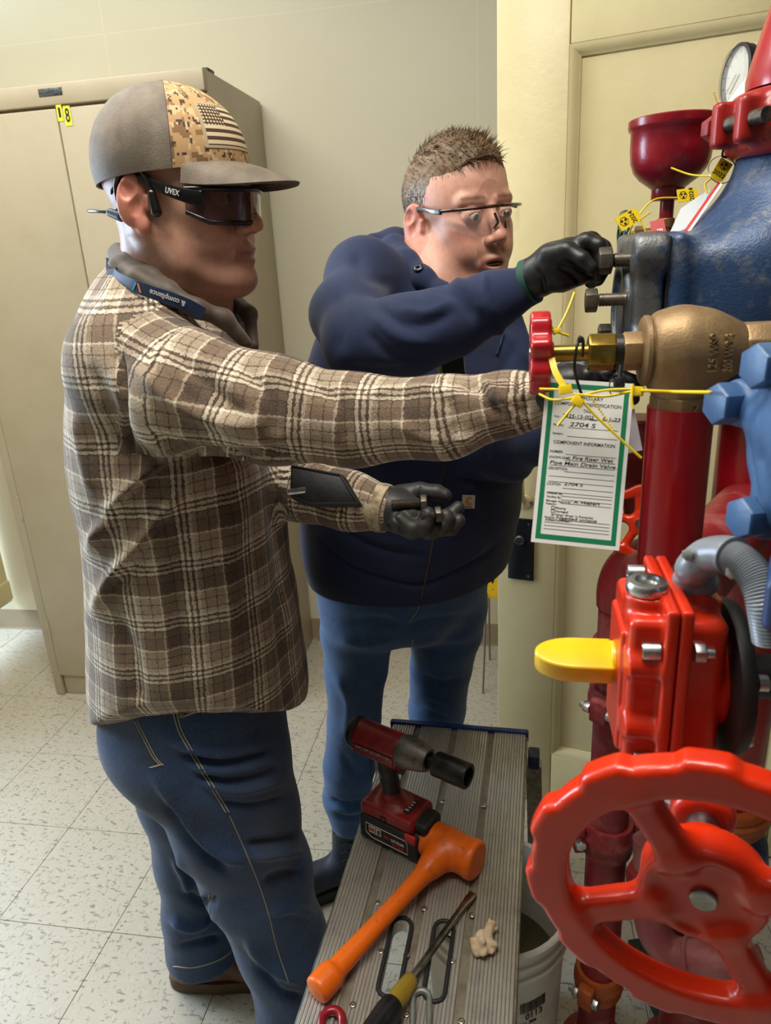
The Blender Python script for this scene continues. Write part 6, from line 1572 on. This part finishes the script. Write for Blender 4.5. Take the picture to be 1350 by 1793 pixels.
# clipped badge with dark face
bq = P(790, 640, 1.035)
bdg = thing('name_badge', 'small badge with dark face and green edge hanging on the navy sweatshirt', 'badge', bq)
BF = np.stack([nrm(V3(.97, -.2, .1)), nrm(V3(-.08, .05, 1)), V3(0, 0, 0)], 1); BF[:, 2] = nrm(np.cross(BF[:, 0], BF[:, 1])); BF[:, 1] = np.cross(BF[:, 2], BF[:, 0])
MB().box(bq, (.040, .062, .002), BF).build('card', MATS['card_white'], bdg, 30, bevel=.0005)
MB().box(bq+BF @ V3(.003, -.002, .0014), (.033, .046, .0008), BF).build('card_face', MATS['zip_black'], bdg, None)
MB().box(bq+BF @ V3(-.016, -.006, .0015), (.005, .046, .0008), BF).build('card_edge', M('badge_green', '#6f9a3c', .5), bdg, None)
MB().box(bq+BF @ V3(0, .036, .001), (.014, .012, .004), BF).build('clip', MATS['zinc'], bdg, 30, bevel=.001)

# head
def beard(v, c, blend):
    x, y, z = v.T
    m_ = np.exp(-(((z+.050)/.008)**2))*(x > .085)*(np.abs(y) < .032)*.55+np.exp(-(((z+.088)/.012)**2))*(x > .085)*(np.abs(y) < .020)*.5
    c2 = blend(m_, lin('#8a6844')); w = (np.clip((x-.02)/.03, 0, 1)*np.clip((-.045-z)/.02, 0, 1)*.18)[:, None]
    c2 = c2*(1-w)+np.array(lin('#8d6650'))*w
    e_ = (np.exp(-(((z-.034)/.0036)**2))*(x > .07)*(np.abs(np.abs(y)-.032) < .020)*.8)[:, None]; return c2*(1-e_)+np.array(lin('#6a4c34'))*e_
nbw = P(752, 520, 1.21); nb = NR.T @ (nbw-NC)/NS
s = head_field(nb, .060)
s.ell((.108, 0, -.0685), (.016, .017, .0042), None, .001, 's')
tf2 = tinter('#d9a48e', '#ad665c', '#d58572', '#d18876', beard)
bd2 = s.build('body', skin_mat('skin_fair', '#cf9480'), pn_, post=lambda v, n: v @ NA.T+NC, attrs={'tint': lambda v: tf2((v-NC) @ NR/NS)})
eyes(bd2, NA, NC, (1, .15, -.35), '#3a3a32')
MB().box(NH(.098, 0, -.0695), (.006, .026, .003), NR).build('teeth', M('teeth', '#b9aa9a', .3), bd2, 30, bevel=.001)
# hair
hg = NT('hair_brown'); ha = hg.n('ShaderNodeAttribute', attribute_name='tint'); MATS['hair'] = hg.set(col=ha.outputs[0], rough=.5, spec=.4)
def inhair(p):
    x, y, z = p.T
    return (x-.066)*.75-(z-.073)*.66-.006*np.sin(y*90) < 0
def hairkeep(p):
    x, y, z = p.T; a = ((x-.062)*.75-(z-.070)*.66) < 0; b = ((x-.006)*.62-(z-.004)*.78) < 0; return a & b & (z > -.055)
s = SDF((-.13, -.11, -.1), (.12, .11, .17), .0026)
s.ell((-.0145, 0, .047), (.1018, .0812, .0835), None, 0); s.ell((.012, 0, .082), (.074, .062, .052), None, .02)
s.cut((.062, 0, .070), (.75, 0, -.66)); s.cut((.006, 0, .004), (.62, 0, -.78)); s.cut((0, 0, -.05), (0, 0, -1))
def hcol(v):
    l = (v-NC) @ NR/NS; x, y, z = l.T; t = np.clip((z-.02)/.06, 0, 1)[:, None]; n_ = (.5+.5*wob(l, 900, 5))[:, None]
    top = np.array(lin('#94785a'))*n_+np.array(lin('#55412e'))*(1-n_); side = np.array(lin('#a89d92'))*n_+np.array(lin('#6f645a'))*(1-n_)
    c = top*t+side*(1-t); c[:, 3] = 1; return c
ho_ = s.build('hair', MATS['hair'], pn_, post=lambda v, n: (v+n*(wob(v, 420, 2)*.0012)[:, None]) @ NA.T+NC, attrs={'tint': hcol}); ho_['label'] = 'short brown hair greying at the sides'
rg = np.random.RandomState(8); vs, fs = [], []
cnt_ = 0
while cnt_ < 5200:
    d = rg.normal(size=3); d /= np.linalg.norm(d); p = V3(-.0145, 0, .047)+d*V3(.1010, .0805, .0830)
    if d[2] > .2: p = p+V3(.003, 0, .004)*d[2]
    if not hairkeep(p[None]*1.0)[0]: continue
    n_ = nrm(d/V3(.1010, .0805, .0858)); top = np.clip((p[2]-.06)/.05, 0, 1); front = np.clip((p[0]-.01)/.05, 0, 1)
    comb = nrm(V3(.9, -.25*np.sign(p[1]+.01)-.15, .25+.3*front)+rg.normal(size=3)*.22)*top+V3(-.35, 0, -.9)*(1-top)
    L = (.008+.015*top+.006*front)*(.7+.6*rg.rand())
    di = nrm(comb+n_*(.12+.22*front*top)); w_ = .00075
    pts = [p-n_*.002, p+di*L*.5+n_*.001, p+di*L+(-n_*.004 if top < .6 else V3(.001, 0, -.002))]
    sd_ = nrm(np.cross(di, n_)); b = len(vs)
    for q, ww in zip(pts, (w_, w_*.8, w_*.15)): vs += [q-sd_*ww, q+sd_*ww, q+n_*ww]
    for i in range(2):
        for k_ in range(3): fs.append((b+i*3+k_, b+i*3+(k_+1) % 3, b+i*3+3+(k_+1) % 3, b+i*3+3+k_))
    cnt_ += 1
for i in range(260):       # fringe hanging over the forehead
    y = rg.uniform(-.045, .045); p = V3(.066-abs(y)*.35, y, .098-abs(y)*.1); L = .028*(.5+.8*rg.rand())*(1.15-abs(y+.01)*8); di = nrm(V3(.52, -.12+rg.normal()*.15, -.62+rg.normal()*.15)); n_ = nrm(V3(1, y*6, .6)); w_ = .0008
    sd_ = nrm(np.cross(di, n_)); b = len(vs)
    for q, ww in zip([p, p+di*L*.5+n_*.003, p+di*L-n_*.001], (w_, w_*.8, w_*.15)): vs += [q-sd_*ww, q+sd_*ww, q+n_*ww]
    for i2 in range(2):
        for k_ in range(3): fs.append((b+i2*3+k_, b+i2*3+(k_+1) % 3, b+i2*3+3+(k_+1) % 3, b+i2*3+3+k_))
vs = np.array(vs) @ NA.T+NC; me = npmesh('hair_strands', vs, np.array(fs)); a = me.attributes.new('tint', 'FLOAT_COLOR', 'POINT'); a.data.foreach_set('color', hcol(vs).astype(np.float32).ravel())
link(me, 'hair_strands', MATS['hair'], ho_, 180, kind='stuff')
# clear glasses
g = NT('clear_lens'); MATS['clear_lens'] = g.set(col=(.95, .95, .95, 1), rough=.03, alpha=.09, coat=1.0, coatr=.03, spec=.8)
M('tortoise', '#2a1712', .25, col2='#5a3018', scale=60, lo=.5, hi=.6, coat=.5)
gl = [(.062, -.0765), (.086, -.067), (.104, -.048), (.1145, -.026), (.119, -.009), (.120, 0)]
gl = gl+[(x, -y) for x, y in gl[-2::-1]]; gp_ = spline([V3(x, y, 0) for x, y in gl], 5); ng = len(gp_)
def gzn(i, top):
    f = abs(i/(ng-1)-.5)*2; m_ = math.exp(-(f/.13)**2)
    return (.021-.003*f) if top else (-.021+.020*m_+.018*max(0, f-.62)/.38)
gs = MB().tube([NH(*(p+V3(0, 0, gzn(i, 1)))) for i, p in enumerate(gp_)], .0026, 8).build('glasses_frame', MATS['tortoise'], pn_, 60); gs['label'] = 'clear half-frame safety glasses'
MB().raw([NH(*(p+V3(-.0004, 0, gzn(i, 1)*(1-t)+gzn(i, 0)*t))) for i, p in enumerate(gp_) for t in (0, .33, .67, 1)], [(i*4+j, i*4+j+1, i*4+j+5, i*4+j+4) for i in range(ng-1) for j in range(3)]).build('lens', MATS['clear_lens'], gs, 60)
MB().tube([NH(.117, -.010, .010), NH(.122, -.007, -.004), NH(.117, -.012, -.013)], .0022, 8).build('nose_pad', MATS['tortoise'], gs); MB().tube([NH(.117, .010, .010), NH(.122, .007, -.004), NH(.117, .012, -.013)], .0022, 8).build('nose_pad', MATS['tortoise'], gs)
for y in (-1, 1):
    tp = spline([V3(.064, y*.0765, .017), V3(.04, y*.0805, .019), V3(.0, y*.0815, .024), V3(-.035, y*.0805, .012)], 5); vs = []; nt = len(tp)
    for i, p in enumerate(tp):
        hh_ = .0085*(1-i/(nt-1))+.005*i/(nt-1)
        for a_, b_ in ((-1, -1), (1, -1), (1, 1), (-1, 1)): vs.append(NH(*(p+V3(0, b_*.0018, a_*hh_/2))))
    MB().raw(vs, [(i*4+k_, i*4+(k_+1) % 4, i*4+4+(k_+1) % 4, i*4+4+k_) for i in range(nt-1) for k_ in range(4)]+[(3, 2, 1, 0), tuple(range(4*nt-4, 4*nt))]).build('temple_arm', MATS['tortoise'], gs, 40, bevel=.0008)

# jeans
lgR = [(648, 1000, 1.42, 90), (640, 1060, 1.45, 82), (626, 1105, 1.485, 64), (623, 1170, 1.53, 54), (620, 1260, 1.60, 46), (612, 1340, 1.66, 45), (608, 1395, 1.70, 42), (613, 1430, 1.725, 36)]
lgL = [(770, 1000, 1.47, 84), (778, 1060, 1.52, 74), (782, 1100, 1.55, 62), (772, 1165, 1.62, 53), (765, 1240, 1.70, 49), (762, 1310, 1.78, 45), (762, 1370, 1.85, 42)]
s = SDF((-.50, 1.06, .14), (.02, 1.68, 1.0), .0052)
s.chain([P(a, b, d) for a, b, d, r in lgR], [S(r, d) for a, b, d, r in lgR], .01); s.chain([P(a, b, d) for a, b, d, r in lgL], [S(r, d) for a, b, d, r in lgL], .01)
s.ell(P(708, 985, 1.44), (.178, .135, .10), np.stack([lB, fB, UZ], 1), .04); s.cone(P(712, 960, 1.42), P(708, 1010, 1.45), .14, .14, .03)
MATS['denim_blue'] = denim('denim_blue', '#335a8a', '#294b76', '#64809c')
FN = [([(700, 1095), (660, 1085), (610, 1090)], 8, -.006), ([(705, 1100), (760, 1085), (830, 1080)], 8, -.006), ([(690, 1120), (640, 1130), (590, 1120)], 7, .004), ([(720, 1130), (770, 1120), (830, 1115)], 7, .005), ([(730, 1180), (770, 1195), (810, 1190)], 6, -.005), ([(725, 1210), (770, 1225), (808, 1240)], 6, .005), ([(720, 1230), (760, 1250), (800, 1262)], 5, -.005),
      ([(585, 1180), (610, 1230), (605, 1290)], 8, .005), ([(600, 1320), (620, 1350), (640, 1360)], 7, -.005), ([(578, 1398), (605, 1408), (640, 1402)], 4, -.007), ([(580, 1412), (606, 1420), (640, 1415)], 4, .006), ([(585, 1426), (610, 1432), (640, 1428)], 4, -.006), ([(740, 1060), (725, 1085), (712, 1100)], 4, .004)]
jn2 = s.build('jeans', MATS['denim_blue'], pn_, smooth_it=1, post=lambda v, n: folds(v+n*(wob(v, 45, 26)*.002)[:, None], n, FN), attrs={'wear': lambda v: np.repeat((.35*np.exp(-(((proj(v)[0]-600)/26)**2+((proj(v)[1]-1190)/110)**2)))[:, None], 3, 1)})
jt2 = bvh(jn2)
seam(jt2, [(742, 1045), (730, 1070), (716, 1090)], .001, 'stitching', MATS['stitch_tan'], jn2, off=.0004); seam(jt2, [(722, 1120), (724, 1170), (720, 1230)], .0008, 'stitching', MATS['stitch_tan'], jn2, off=.0004)
# boots
M('boot_navy', '#1d2534', .6, col2='#2a3240', scale=30, bump=.3, bscale=200)
ak = P(613, 1425, 1.725); hl = V3(ak[0]+.015, ak[1]+.045, 0); tv = nrm(onZ(598, 1550, 0)-V3(hl[0], hl[1], 0))
bR = boot(hl, hl+tv*.28, 'boot', MATS['boot_navy'], MATS['rubber_black'], pn_, ak, ar=.044)
bt3 = bvh(bR); M('lace_black', '#101216', .8)
for y_ in (1466, 1480, 1494, 1508): seam(bt3, [(600, y_), (610, y_-5), (621, y_-3), (632, y_+2)], .0022, 'lace', MATS['lace_black'], bR, off=.001)
h_ = hit(bt3, 612, 1452, .003)
if h_ is None: h_ = (P(612, 1452, 1.72), nrm(CAMP-P(612, 1452, 1.72)))
dl2 = float(-((h_[0]-CAMP) @ RC)[2])
for pts_ in ([(612, 1452), (596, 1442), (586, 1450), (598, 1456), (612, 1453)], [(612, 1453), (600, 1450), (588, 1457), (584, 1460)], [(612, 1453), (626, 1446), (634, 1455), (620, 1460), (612, 1453)]):
    MB().tube(spline([P(a_, b_, dl2-.004) for a_, b_ in pts_], 5), .0018, 6).build('lace', MATS['lace_black'], bR)
al = P(762, 1372, 1.85); hl2 = V3(al[0], al[1]+.03, 0); boot(hl2, hl2+nrm(V3(.15, -1, 0))*.28, 'boot', MATS['boot_navy'], MATS['rubber_black'], pn_, al, ar=.044)
# gloves
GN = [[(922, 496, .93, 34), (945, 482, .915, 36), (970, 467, .905, 41), (998, 455, .897, 38)], [(985, 475, .905, 36), (1012, 470, .9, 30)],
      [(962, 448, .888, 20), (990, 440, .872, 17), (1018, 455, .864, 15), (1034, 469, .862, 12.5)],
      [(998, 440, .89, 18), (1025, 424, .878, 16), (1047, 432, .874, 15.5), (1054, 458, .876, 14.5), (1048, 482, .88, 13)],
      [(1005, 440, .91, 18), (1034, 423, .90, 16.5), (1054, 436, .895, 15.5), (1058, 464, .895, 14.5), (1046, 488, .90, 13)],
      [(1000, 446, .925, 18), (1030, 428, .922, 16), (1050, 444, .918, 15), (1052, 470, .918, 14), (1036, 492, .92, 13)],
      [(992, 455, .938, 17), (1020, 442, .94, 15), (1038, 458, .936, 14), (1036, 482, .936, 13)]]
lo, hi = bbox(GN, .05); s = SDF(lo, hi, .0017); fingers(s, GN, .0038); s.cut(BR_[-1]-nrm(BR_[-1]-BR_[-2])*.02, BR_[-2]-BR_[-1])
gn_o = s.build('glove', MATS['glove_black'], pn_, post=lambda v, n: folds(v, n, [([(975, 470), (1000, 480), (1018, 500)], 4, -.003), ([(985, 452), (1010, 470), (1030, 480)], 4, -.002), ([(940, 470), (950, 490), (955, 515)], 4, -.0025)])); gn_o['label'] = 'black work glove closed around the bolt head'
MB().lathe([(.0275, -.006), (.0290, -.006), (.0290, .004), (.0275, .004)], P(930, 492, .926), nrm(P(960, 480, .91)-P(920, 495, .93)), 28).build('glove_cuff', M('cuff_teal', '#14463c', .7), gn_o, 50)
GK = [[(1003, 724, .95, 34), (1025, 700, .935, 34), (1050, 680, .92, 30)], [(1050, 672, .918, 17), (1085, 662, .905, 15), (1108, 668, .898, 13)], [(1052, 682, .922, 17), (1090, 676, .912, 15), (1115, 682, .905, 13)], [(1048, 694, .93, 16), (1085, 692, .922, 14), (1108, 698, .917, 12)], [(1042, 704, .935, 15), (1072, 706, .93, 13), (1092, 712, .927, 11)], [(1030, 680, .91, 16), (1050, 655, .895, 14), (1068, 645, .885, 12)]]
lo, hi = bbox(GK, .05); s = SDF(lo, hi, .002); fingers(s, GK, .0038); gk = s.build('glove', MATS['glove_black'], pn_); gk['label'] = 'black work glove behind the bronze valve'

# ================================================================== TAGS, SEALS AND TIES
def quadframe(tl, tr_, bl):
    r_ = nrm(tr_-tl); u_ = tl-bl; u_ = nrm(u_-r_*(u_ @ r_)); return np.stack([r_, u_, np.cross(r_, u_)], 1)
tl, tr_, bl, br = P(951, 662, .668), P(1105, 672, .655), P(936, 946, .660), P(1089, 968, .647)
TFm = quadframe(tl, tr_, bl); tc = (tl+tr_+bl+br)/4; tw_ = (np.linalg.norm(tr_-tl)+np.linalg.norm(br-bl))/2; th_ = (np.linalg.norm(tl-bl)+np.linalg.norm(tr_-br))/2
tg = thing('paper_tag', 'white component identification tag with green border hanging from the bronze valve', 'tag', tc+V3(0, 0, th_/2))
def tpt(u, v, o=0.0): return tc+TFm @ V3((u-.5)*tw_, (.5-v)*th_, o)      # u right, v down, 0..1
MB().box(tc, (tw_, th_, .0006), TFm).build('card', MATS['card_white'], tg, None)
bw_, gb_ = .045, .055
fo = [(-.5+bw_, -.5+bw_*.55), (.5-bw_, -.5+bw_*.55), (.5-bw_, .5-bw_*.55), (-.5+bw_, .5-bw_*.55)]; fi = [(-.5+bw_+gb_, -.5+(bw_+gb_)*.55), (.5-bw_-gb_, -.5+(bw_+gb_)*.55), (.5-bw_-gb_, .5-(bw_+gb_)*.55), (-.5+bw_+gb_, .5-(bw_+gb_)*.55)]
sc_ = lambda l: [(x*tw_, y*th_) for x, y in l]
MB().prism(sc_(fo), tc, TFm, .0003, .0005, hole=sc_(fi)).build('green_border', MATS['tag_green'], tg, None)
M('pen_ink', '#1d1f22', .6)
def ttxt(s_, u, v, h, w=None, al='LEFT', shear=0.0, name='tag_print'):
    o = tpt(u, v, .0004); return text(s_, name, MATS['pen_ink'], TFm, o, h*th_, tg, depth=.00008, align=al, shear=shear) if w is None else text(s_, name, MATS['pen_ink'], TFm, tpt(u+w/2 if al == 'LEFT' else u, v, .0004), h*th_, tg, depth=.00008, width=w*tw_, align='CENTER', shear=shear)
def tline(u0, u1, v): MB().box((tpt(u0, v, .0004)+tpt(u1, v, .0004))/2, (abs(u1-u0)*tw_, .00035, .0002), TFm).build('tag_rule', MATS['pen_ink'], tg, None)
ttxt('TEMPORARY', .5, .110, .020, .34, 'CENTER'); ttxt('COMPONENT IDENTIFICATION', .5, .148, .020, .76, 'CENTER'); ttxt('TAG', .5, .187, .020, .09, 'CENTER')
ttxt('No.:', .13, .229, .012, .07); ttxt('Date:', .54, .235, .012, .08); ttxt('Facility:', .13, .280, .013, .12); ttxt('System:', .13, .332, .013, .12)
ttxt('COMPONENT INFORMATION', .5, .385, .020, .70, 'CENTER')
ttxt('NUMBER:', .12, .443, .016, .15); ttxt('KNOWN NAME:', .12, .478, .016, .24); ttxt('DESCRIPTION:', .12, .545, .016, .22); ttxt('LOCATION:', .12, .640, .016, .16)
ttxt('Installed By:', .13, .695, .012, .18); ttxt('Verified By:', .13, .718, .012, .17); ttxt('Manager Approval:', .13, .742, .012, .28); ttxt('Reason:', .13, .760, .012, .12)
ttxt('Missing', .24, .782, .012, .12); ttxt('Damaged', .24, .802, .012, .15); ttxt('Other (Enter in Remarks)', .24, .823, .012, .44); ttxt('Remarks:', .13, .842, .012, .12)
for s_, u, v, h, w in (('2225-13-002', .22, .222, .022, .36), ('8-1-23', .68, .226, .022, .20), ('2704 S', .31, .272, .026, .30), ('Fire Riser Wet', .38, .474, .022, .46), ('Pipe Main Drain Valve.', .13, .510, .022, .76), ('2704 S', .31, .634, .018, .22), ('A. Hiebert', .44, .738, .018, .30), ('Needed unique', .26, .840, .018, .46), ('identifier.', .14, .856, .016, .30), ('x', .195, .823, .02, .04)):
    ttxt(s_, u, v, h, w, shear=.15, name='handwriting')
for v in (.235, .292, .345, .455, .490, .526, .560, .592, .625, .660, .690, .708, .731, .752, .852, .872, .892, .912): tline(.13 if v in (.592, .625, .690, .526, .872, .892, .912) else .30, .87, v)
for v in (.782, .802): MB().prism([(0, 0), (.003, 0), (.003, .003), (0, .003)], tpt(.195, v, .0004)-TFm @ V3(0, .0015, 0), TFm, 0, .0002, hole=[(.0004, .0004), (.0026, .0004), (.0026, .0026), (.0004, .0026)]).build('check_box', MATS['pen_ink'], tg, None)
# a plain card behind it
q = [P(1060, 690, .69), P(1106, 690, .685), P(1125, 788, .675), P(1072, 800, .68)]
mb = MB(); n_ = nrm(np.cross(q[1]-q[0], q[3]-q[0])); mb.raw(q+[p+n_*.0006 for p in q], [(0, 1, 2, 3), (7, 6, 5, 4), (0, 4, 5, 1), (1, 5, 6, 2), (2, 6, 7, 3), (3, 7, 4, 0)])
tag(mb.build('blank_card', M('card_lilac', '#c9c3c9', .5), smooth=None), 'blank pale card hanging behind the identification tag', 'card')

def strap(name, label, pts, r=.00115, boxes=(), beads=None, mat='strap_yellow', cat='seal strap', group=None):
    t = thing(name, label, cat, P(*pts[0][0]), group)
    for ch in pts:
        q = spline([P(*p) for p in ch], 6)
        MB().tube(q, r, 8).build('strap', MATS[mat], t, 60)
    for ch in (beads or []):
        q = spline([P(*p) for p in ch], 6); L = [0]
        for a, b in zip(q, q[1:]): L.append(L[-1]+np.linalg.norm(b-a))
        n = int(L[-1]/.0028)+1; bd = MB()
        for i in range(n):
            s_ = L[-1]*i/n; k_ = max(j for j in range(len(L)) if L[j] <= s_); k_ = min(k_, len(q)-2); u_ = (s_-L[k_])/max(L[k_+1]-L[k_], 1e-9); c_ = q[k_]*(1-u_)+q[k_+1]*u_
            bd.lathe([(0, -.0014), (.0014, 0), (0, .0014)], c_, nrm(q[k_+1]-q[k_]), 6)
        bd.build('strap_beads', MATS[mat], t, 60, kind='stuff')
    for (px, py, d, w, h, a) in boxes:
        F = RC @ np.array(Matrix.Rotation(math.radians(-a), 3, 'Z')); MB().box(P(px, py, d), (S(w, d), S(h, d), .004), F).build('lock_block', MATS[mat], t, 30, bevel=.0006)
    return t
GS = 'yellow plastic seals'
D = .632
strap('cable_seal', 'yellow beaded seal strap pulled right to the light blue bolt', [[(1245, 687, .49), (1180, 686, .56), (1118, 684, .62), (1060, 694, .625), (1005, 690, D)]], boxes=((1116, 685, .618, 20, 16, 3),), beads=[[(1244, 687, .49), (1190, 686, .55), (1124, 684, .612)]], group=GS)
strap('cable_seal', 'yellow seal strap looping from the red wheel across the tag top', [[(944, 690, .65), (968, 700, .64), (1005, 696, D), (1055, 684, .628), (1108, 681, .62)], [(1108, 672, .615), (1106, 700, .615), (1109, 716, .615)]], boxes=((1011, 703, .628, 20, 15, 30),), group=GS)
strap('cable_seal', 'yellow seal tail crossing the tag down to the right', [[(1008, 690, .63), (1048, 733, .63), (1092, 774, .63), (1123, 802, .63)], [(1015, 700, .628), (995, 722, .63), (976, 746, .632)]], beads=[[(1030, 690, .634), (1055, 725, .634), (1076, 756, .636)]], group=GS)
strap('cable_seal', 'wide yellow seal band wrapped below the small red wheel', [[(945, 681, .648), (975, 682, .64), (1000, 686, .635)]], boxes=((990, 682, .634, 22, 16, -10),), group=GS)
q = spline([P(966, 628, .645), P(972, 650, .64), P(982, 668, .636), P(990, 682, .634)], 6)
tag(ribbon(q, [nrm(CAMP-p) for p in q], S(11, .64), 'yellow_band', MATS['strap_yellow'], None), 'flat yellow band hanging under the small red wheel', 'band')
strap('cable_seal', 'thin yellow seal standing up beside the bronze stem', [[(1006, 512, .68), (992, 548, .675), (975, 580, .67)], [(960, 565, .668), (975, 580, .67), (996, 588, .672)]], boxes=((974, 580, .668, 13, 9, -20),), group=GS)
# black zip ties
def zip_tie(label, chains, boxes=()): return strap('zip_tie', label, chains, r=.0014, mat='zip_black', cat='zip tie', boxes=boxes, group='black zip ties')
zip_tie('black zip tie looped round the brass stem down to the tag', [[(1015, 590, .640), (1009, 612, .638), (1006, 645, .642), (1012, 672, .65), (1020, 695, .655)], [(1015, 590, .64), (1021, 596, .66), (1020, 625, .665)]], ((1016, 595, .636, 8, 10, 0),))
zt_ = thing('zip_tie', 'black zip tie collar round the bronze bonnet with square lock', 'zip tie', X(1087) if False else VC+EX*(1087-1200)*S(1, .655), 'black zip ties')
kk = S(1, .655); cz_ = VC+EX*(1087-1200)*kk
MB().lathe([(25*kk, -6*kk), (31*kk, -6*kk), (31*kk, 6*kk), (25*kk, 6*kk)], cz_, EX, 28, closed=True).build('loop', MATS['zip_black'], zt_, 40)
MB().box(P(1084, 670, .632), (S(18, .63), S(18, .63), .006), RC).build('lock', MATS['zip_black'], zt_, 30, bevel=.001); MB().tube([P(1087, 640, .634), P(1085, 665, .632)], .002, 8).build('tail', MATS['zip_black'], zt_)
MB().tube(spline([P(1078, 663, .634), P(1068, 670, .636), P(1070, 690, .638), P(1090, 690, .636)]), .0006, 6).build('wire', MATS['steel'], zt_)

# yellow year seals and cards at the top
def plate(par, px, py, d, w, h, a, s_='2024', ta=0, tr=(0, 0)):
    F = RC @ np.array(Matrix.Rotation(math.radians(-a), 3, 'Z')); c = P(px, py, d); W2, H2 = S(w, d)/2, S(h, d)/2
    pl = [(-W2, -H2), (W2*.8, -H2), (W2*1.1, -H2*.4), (W2*1.1, H2*.4), (W2*.8, H2), (-W2, H2)]
    o = MB().prism(pl, c, F, -.0005, .0005).build('plate', MATS['strap_yellow'], par, 30)
    F2 = F @ np.array(Matrix.Rotation(math.radians(ta), 3, 'Z')); off_ = F @ V3(W2*.45, 0, .0007)
    text(s_, 'year', MATS['ink_black'], F2, c+off_, S(8, d), o, depth=.0001)
    e = c+F @ V3(-W2*.42, 0, .0007); R = H2*.62
    MB().tube([e+F @ V3(R*math.cos(t), R*math.sin(t), 0) for t in np.linspace(0, 6.283, 6, endpoint=False)], .0004, 5, closed=True).build('emblem', MATS['ink_black'], o)
    for t in (.5, 2.6, 4.7): MB().lathe([(R*.3, 0), (R*.3, .0003)], e+F @ V3(R*.5*math.cos(t), R*.5*math.sin(t), 0), F[:, 2], 6).build('emblem', MATS['ink_black'], o, None)
t = strap('year_seal', 'yellow 2024 seal plate on the green valve handle', [[(1115, 380, .96), (1145, 350, .965), (1190, 346, .97)], [(1115, 375, .957), (1105, 400, .957), (1100, 410, .957)], [(1120, 385, .96), (1138, 372, .965)], [(1122, 385, .955), (1128, 400, .955), (1133, 415, .957)]], group='yellow year seals'); plate(t, 1100, 384, .952, 40, 26, -30, ta=90)
t = strap('year_seal', 'yellow 2024 seal plate beside the neck of the red cup', [[(1185, 346, .97), (1205, 345, .97), (1222, 349, .97)]], group='yellow year seals'); plate(t, 1203, 341, .965, 34, 22, -8, ta=90)
t = strap('year_seal', 'yellow seal plate hanging from the red coupling', [[(1175, 294, .93), (1210, 306, .92), (1246, 308, .90)], [(1238, 338, .90), (1235, 322, .90), (1248, 310, .895)], [(1290, 268, .885), (1305, 258, .88), (1322, 249, .875)]], boxes=((1287, 272, .885, 15, 11, 25),), beads=[[(1250, 163, .90), (1262, 195, .895), (1272, 230, .89), (1286, 268, .885)]], group='yellow year seals'); plate(t, 1263, 298, .885, 38, 24, 122, '2022', ta=90)
wr = MB().tube([P(1264+24*math.cos(a), 297+24*math.sin(a), .882+.006*math.sin(a*2)) for a in np.linspace(0, 6.283, 24, endpoint=False)], .0006, 6, closed=True).build('key_ring', MATS['steel'], smooth=60); tag(wr, 'thin wire ring through the yellow seal at the coupling', 'ring')
def card(name, label, pts, mat, cat='card', txt=None, th=.0008, par=None):
    q = [P(*p) for p in pts]; n_ = nrm(np.cross(q[1]-q[0], q[-1]-q[0])); m = len(q)
    if n_ @ (CAMP-q[0]) < 0: n_ = -n_
    o = MB().raw(q+[p-n_*th for p in q], [tuple(range(m)), tuple(range(2*m-1, m-1, -1))]+[(i, m+i, m+(i+1) % m, (i+1) % m) for i in range(m)]).build(name, MATS[mat], par, None)
    if label: tag(o, label, cat)
    return o, n_
card('hang_card', 'white card edge tucked against the red coupling below the gauge', [(1327, 108, .90), (1322, 140, .895), (1300, 205, .885), (1257, 202, .90)], 'card_white')
o, n_ = card('hang_card', 'small red card with white letters behind the blue valve neck', [(1138, 388, .945), (1162, 382, .94), (1170, 425, .935), (1144, 432, .94)], 'card_red')
r_ = nrm(P(1152, 420, .93)-P(1150, 395, .932)); text('FIRE', 'card_lettering', MATS['card_white'], np.stack([r_, np.cross(n_, r_), n_], 1), P(1155, 414, .934)+n_*.004, S(9, .93), o)
card('hang_card', 'grey card leaning behind the red edged card on the blue valve', [(1168, 418, .925), (1192, 365, .93), (1236, 335, .92), (1246, 330, .915), (1200, 418, .91)], 'card_grey')
o, n_ = card('hang_card', 'red and white card leaning on the shoulder of the blue valve', [(1192, 412, .888), (1258, 318, .882), (1262, 322, .876), (1199, 414, .882)], 'card_red')
card('card_border', None, [(1198, 413, .880), (1262, 320, .874), (1265, 323, .872), (1201, 416, .878)], 'card_white', par=o)
zip_tie('black zip tie hanging over the red reducer and coupling', [[(1325, 105, .86), (1331, 140, .852), (1326, 175, .85), (1316, 205, .85), (1290, 232, .855), (1270, 255, .865), (1265, 272, .875), (1272, 276, .88)], [(1316, 205, .85), (1306, 230, .853), (1295, 252, .86)]])
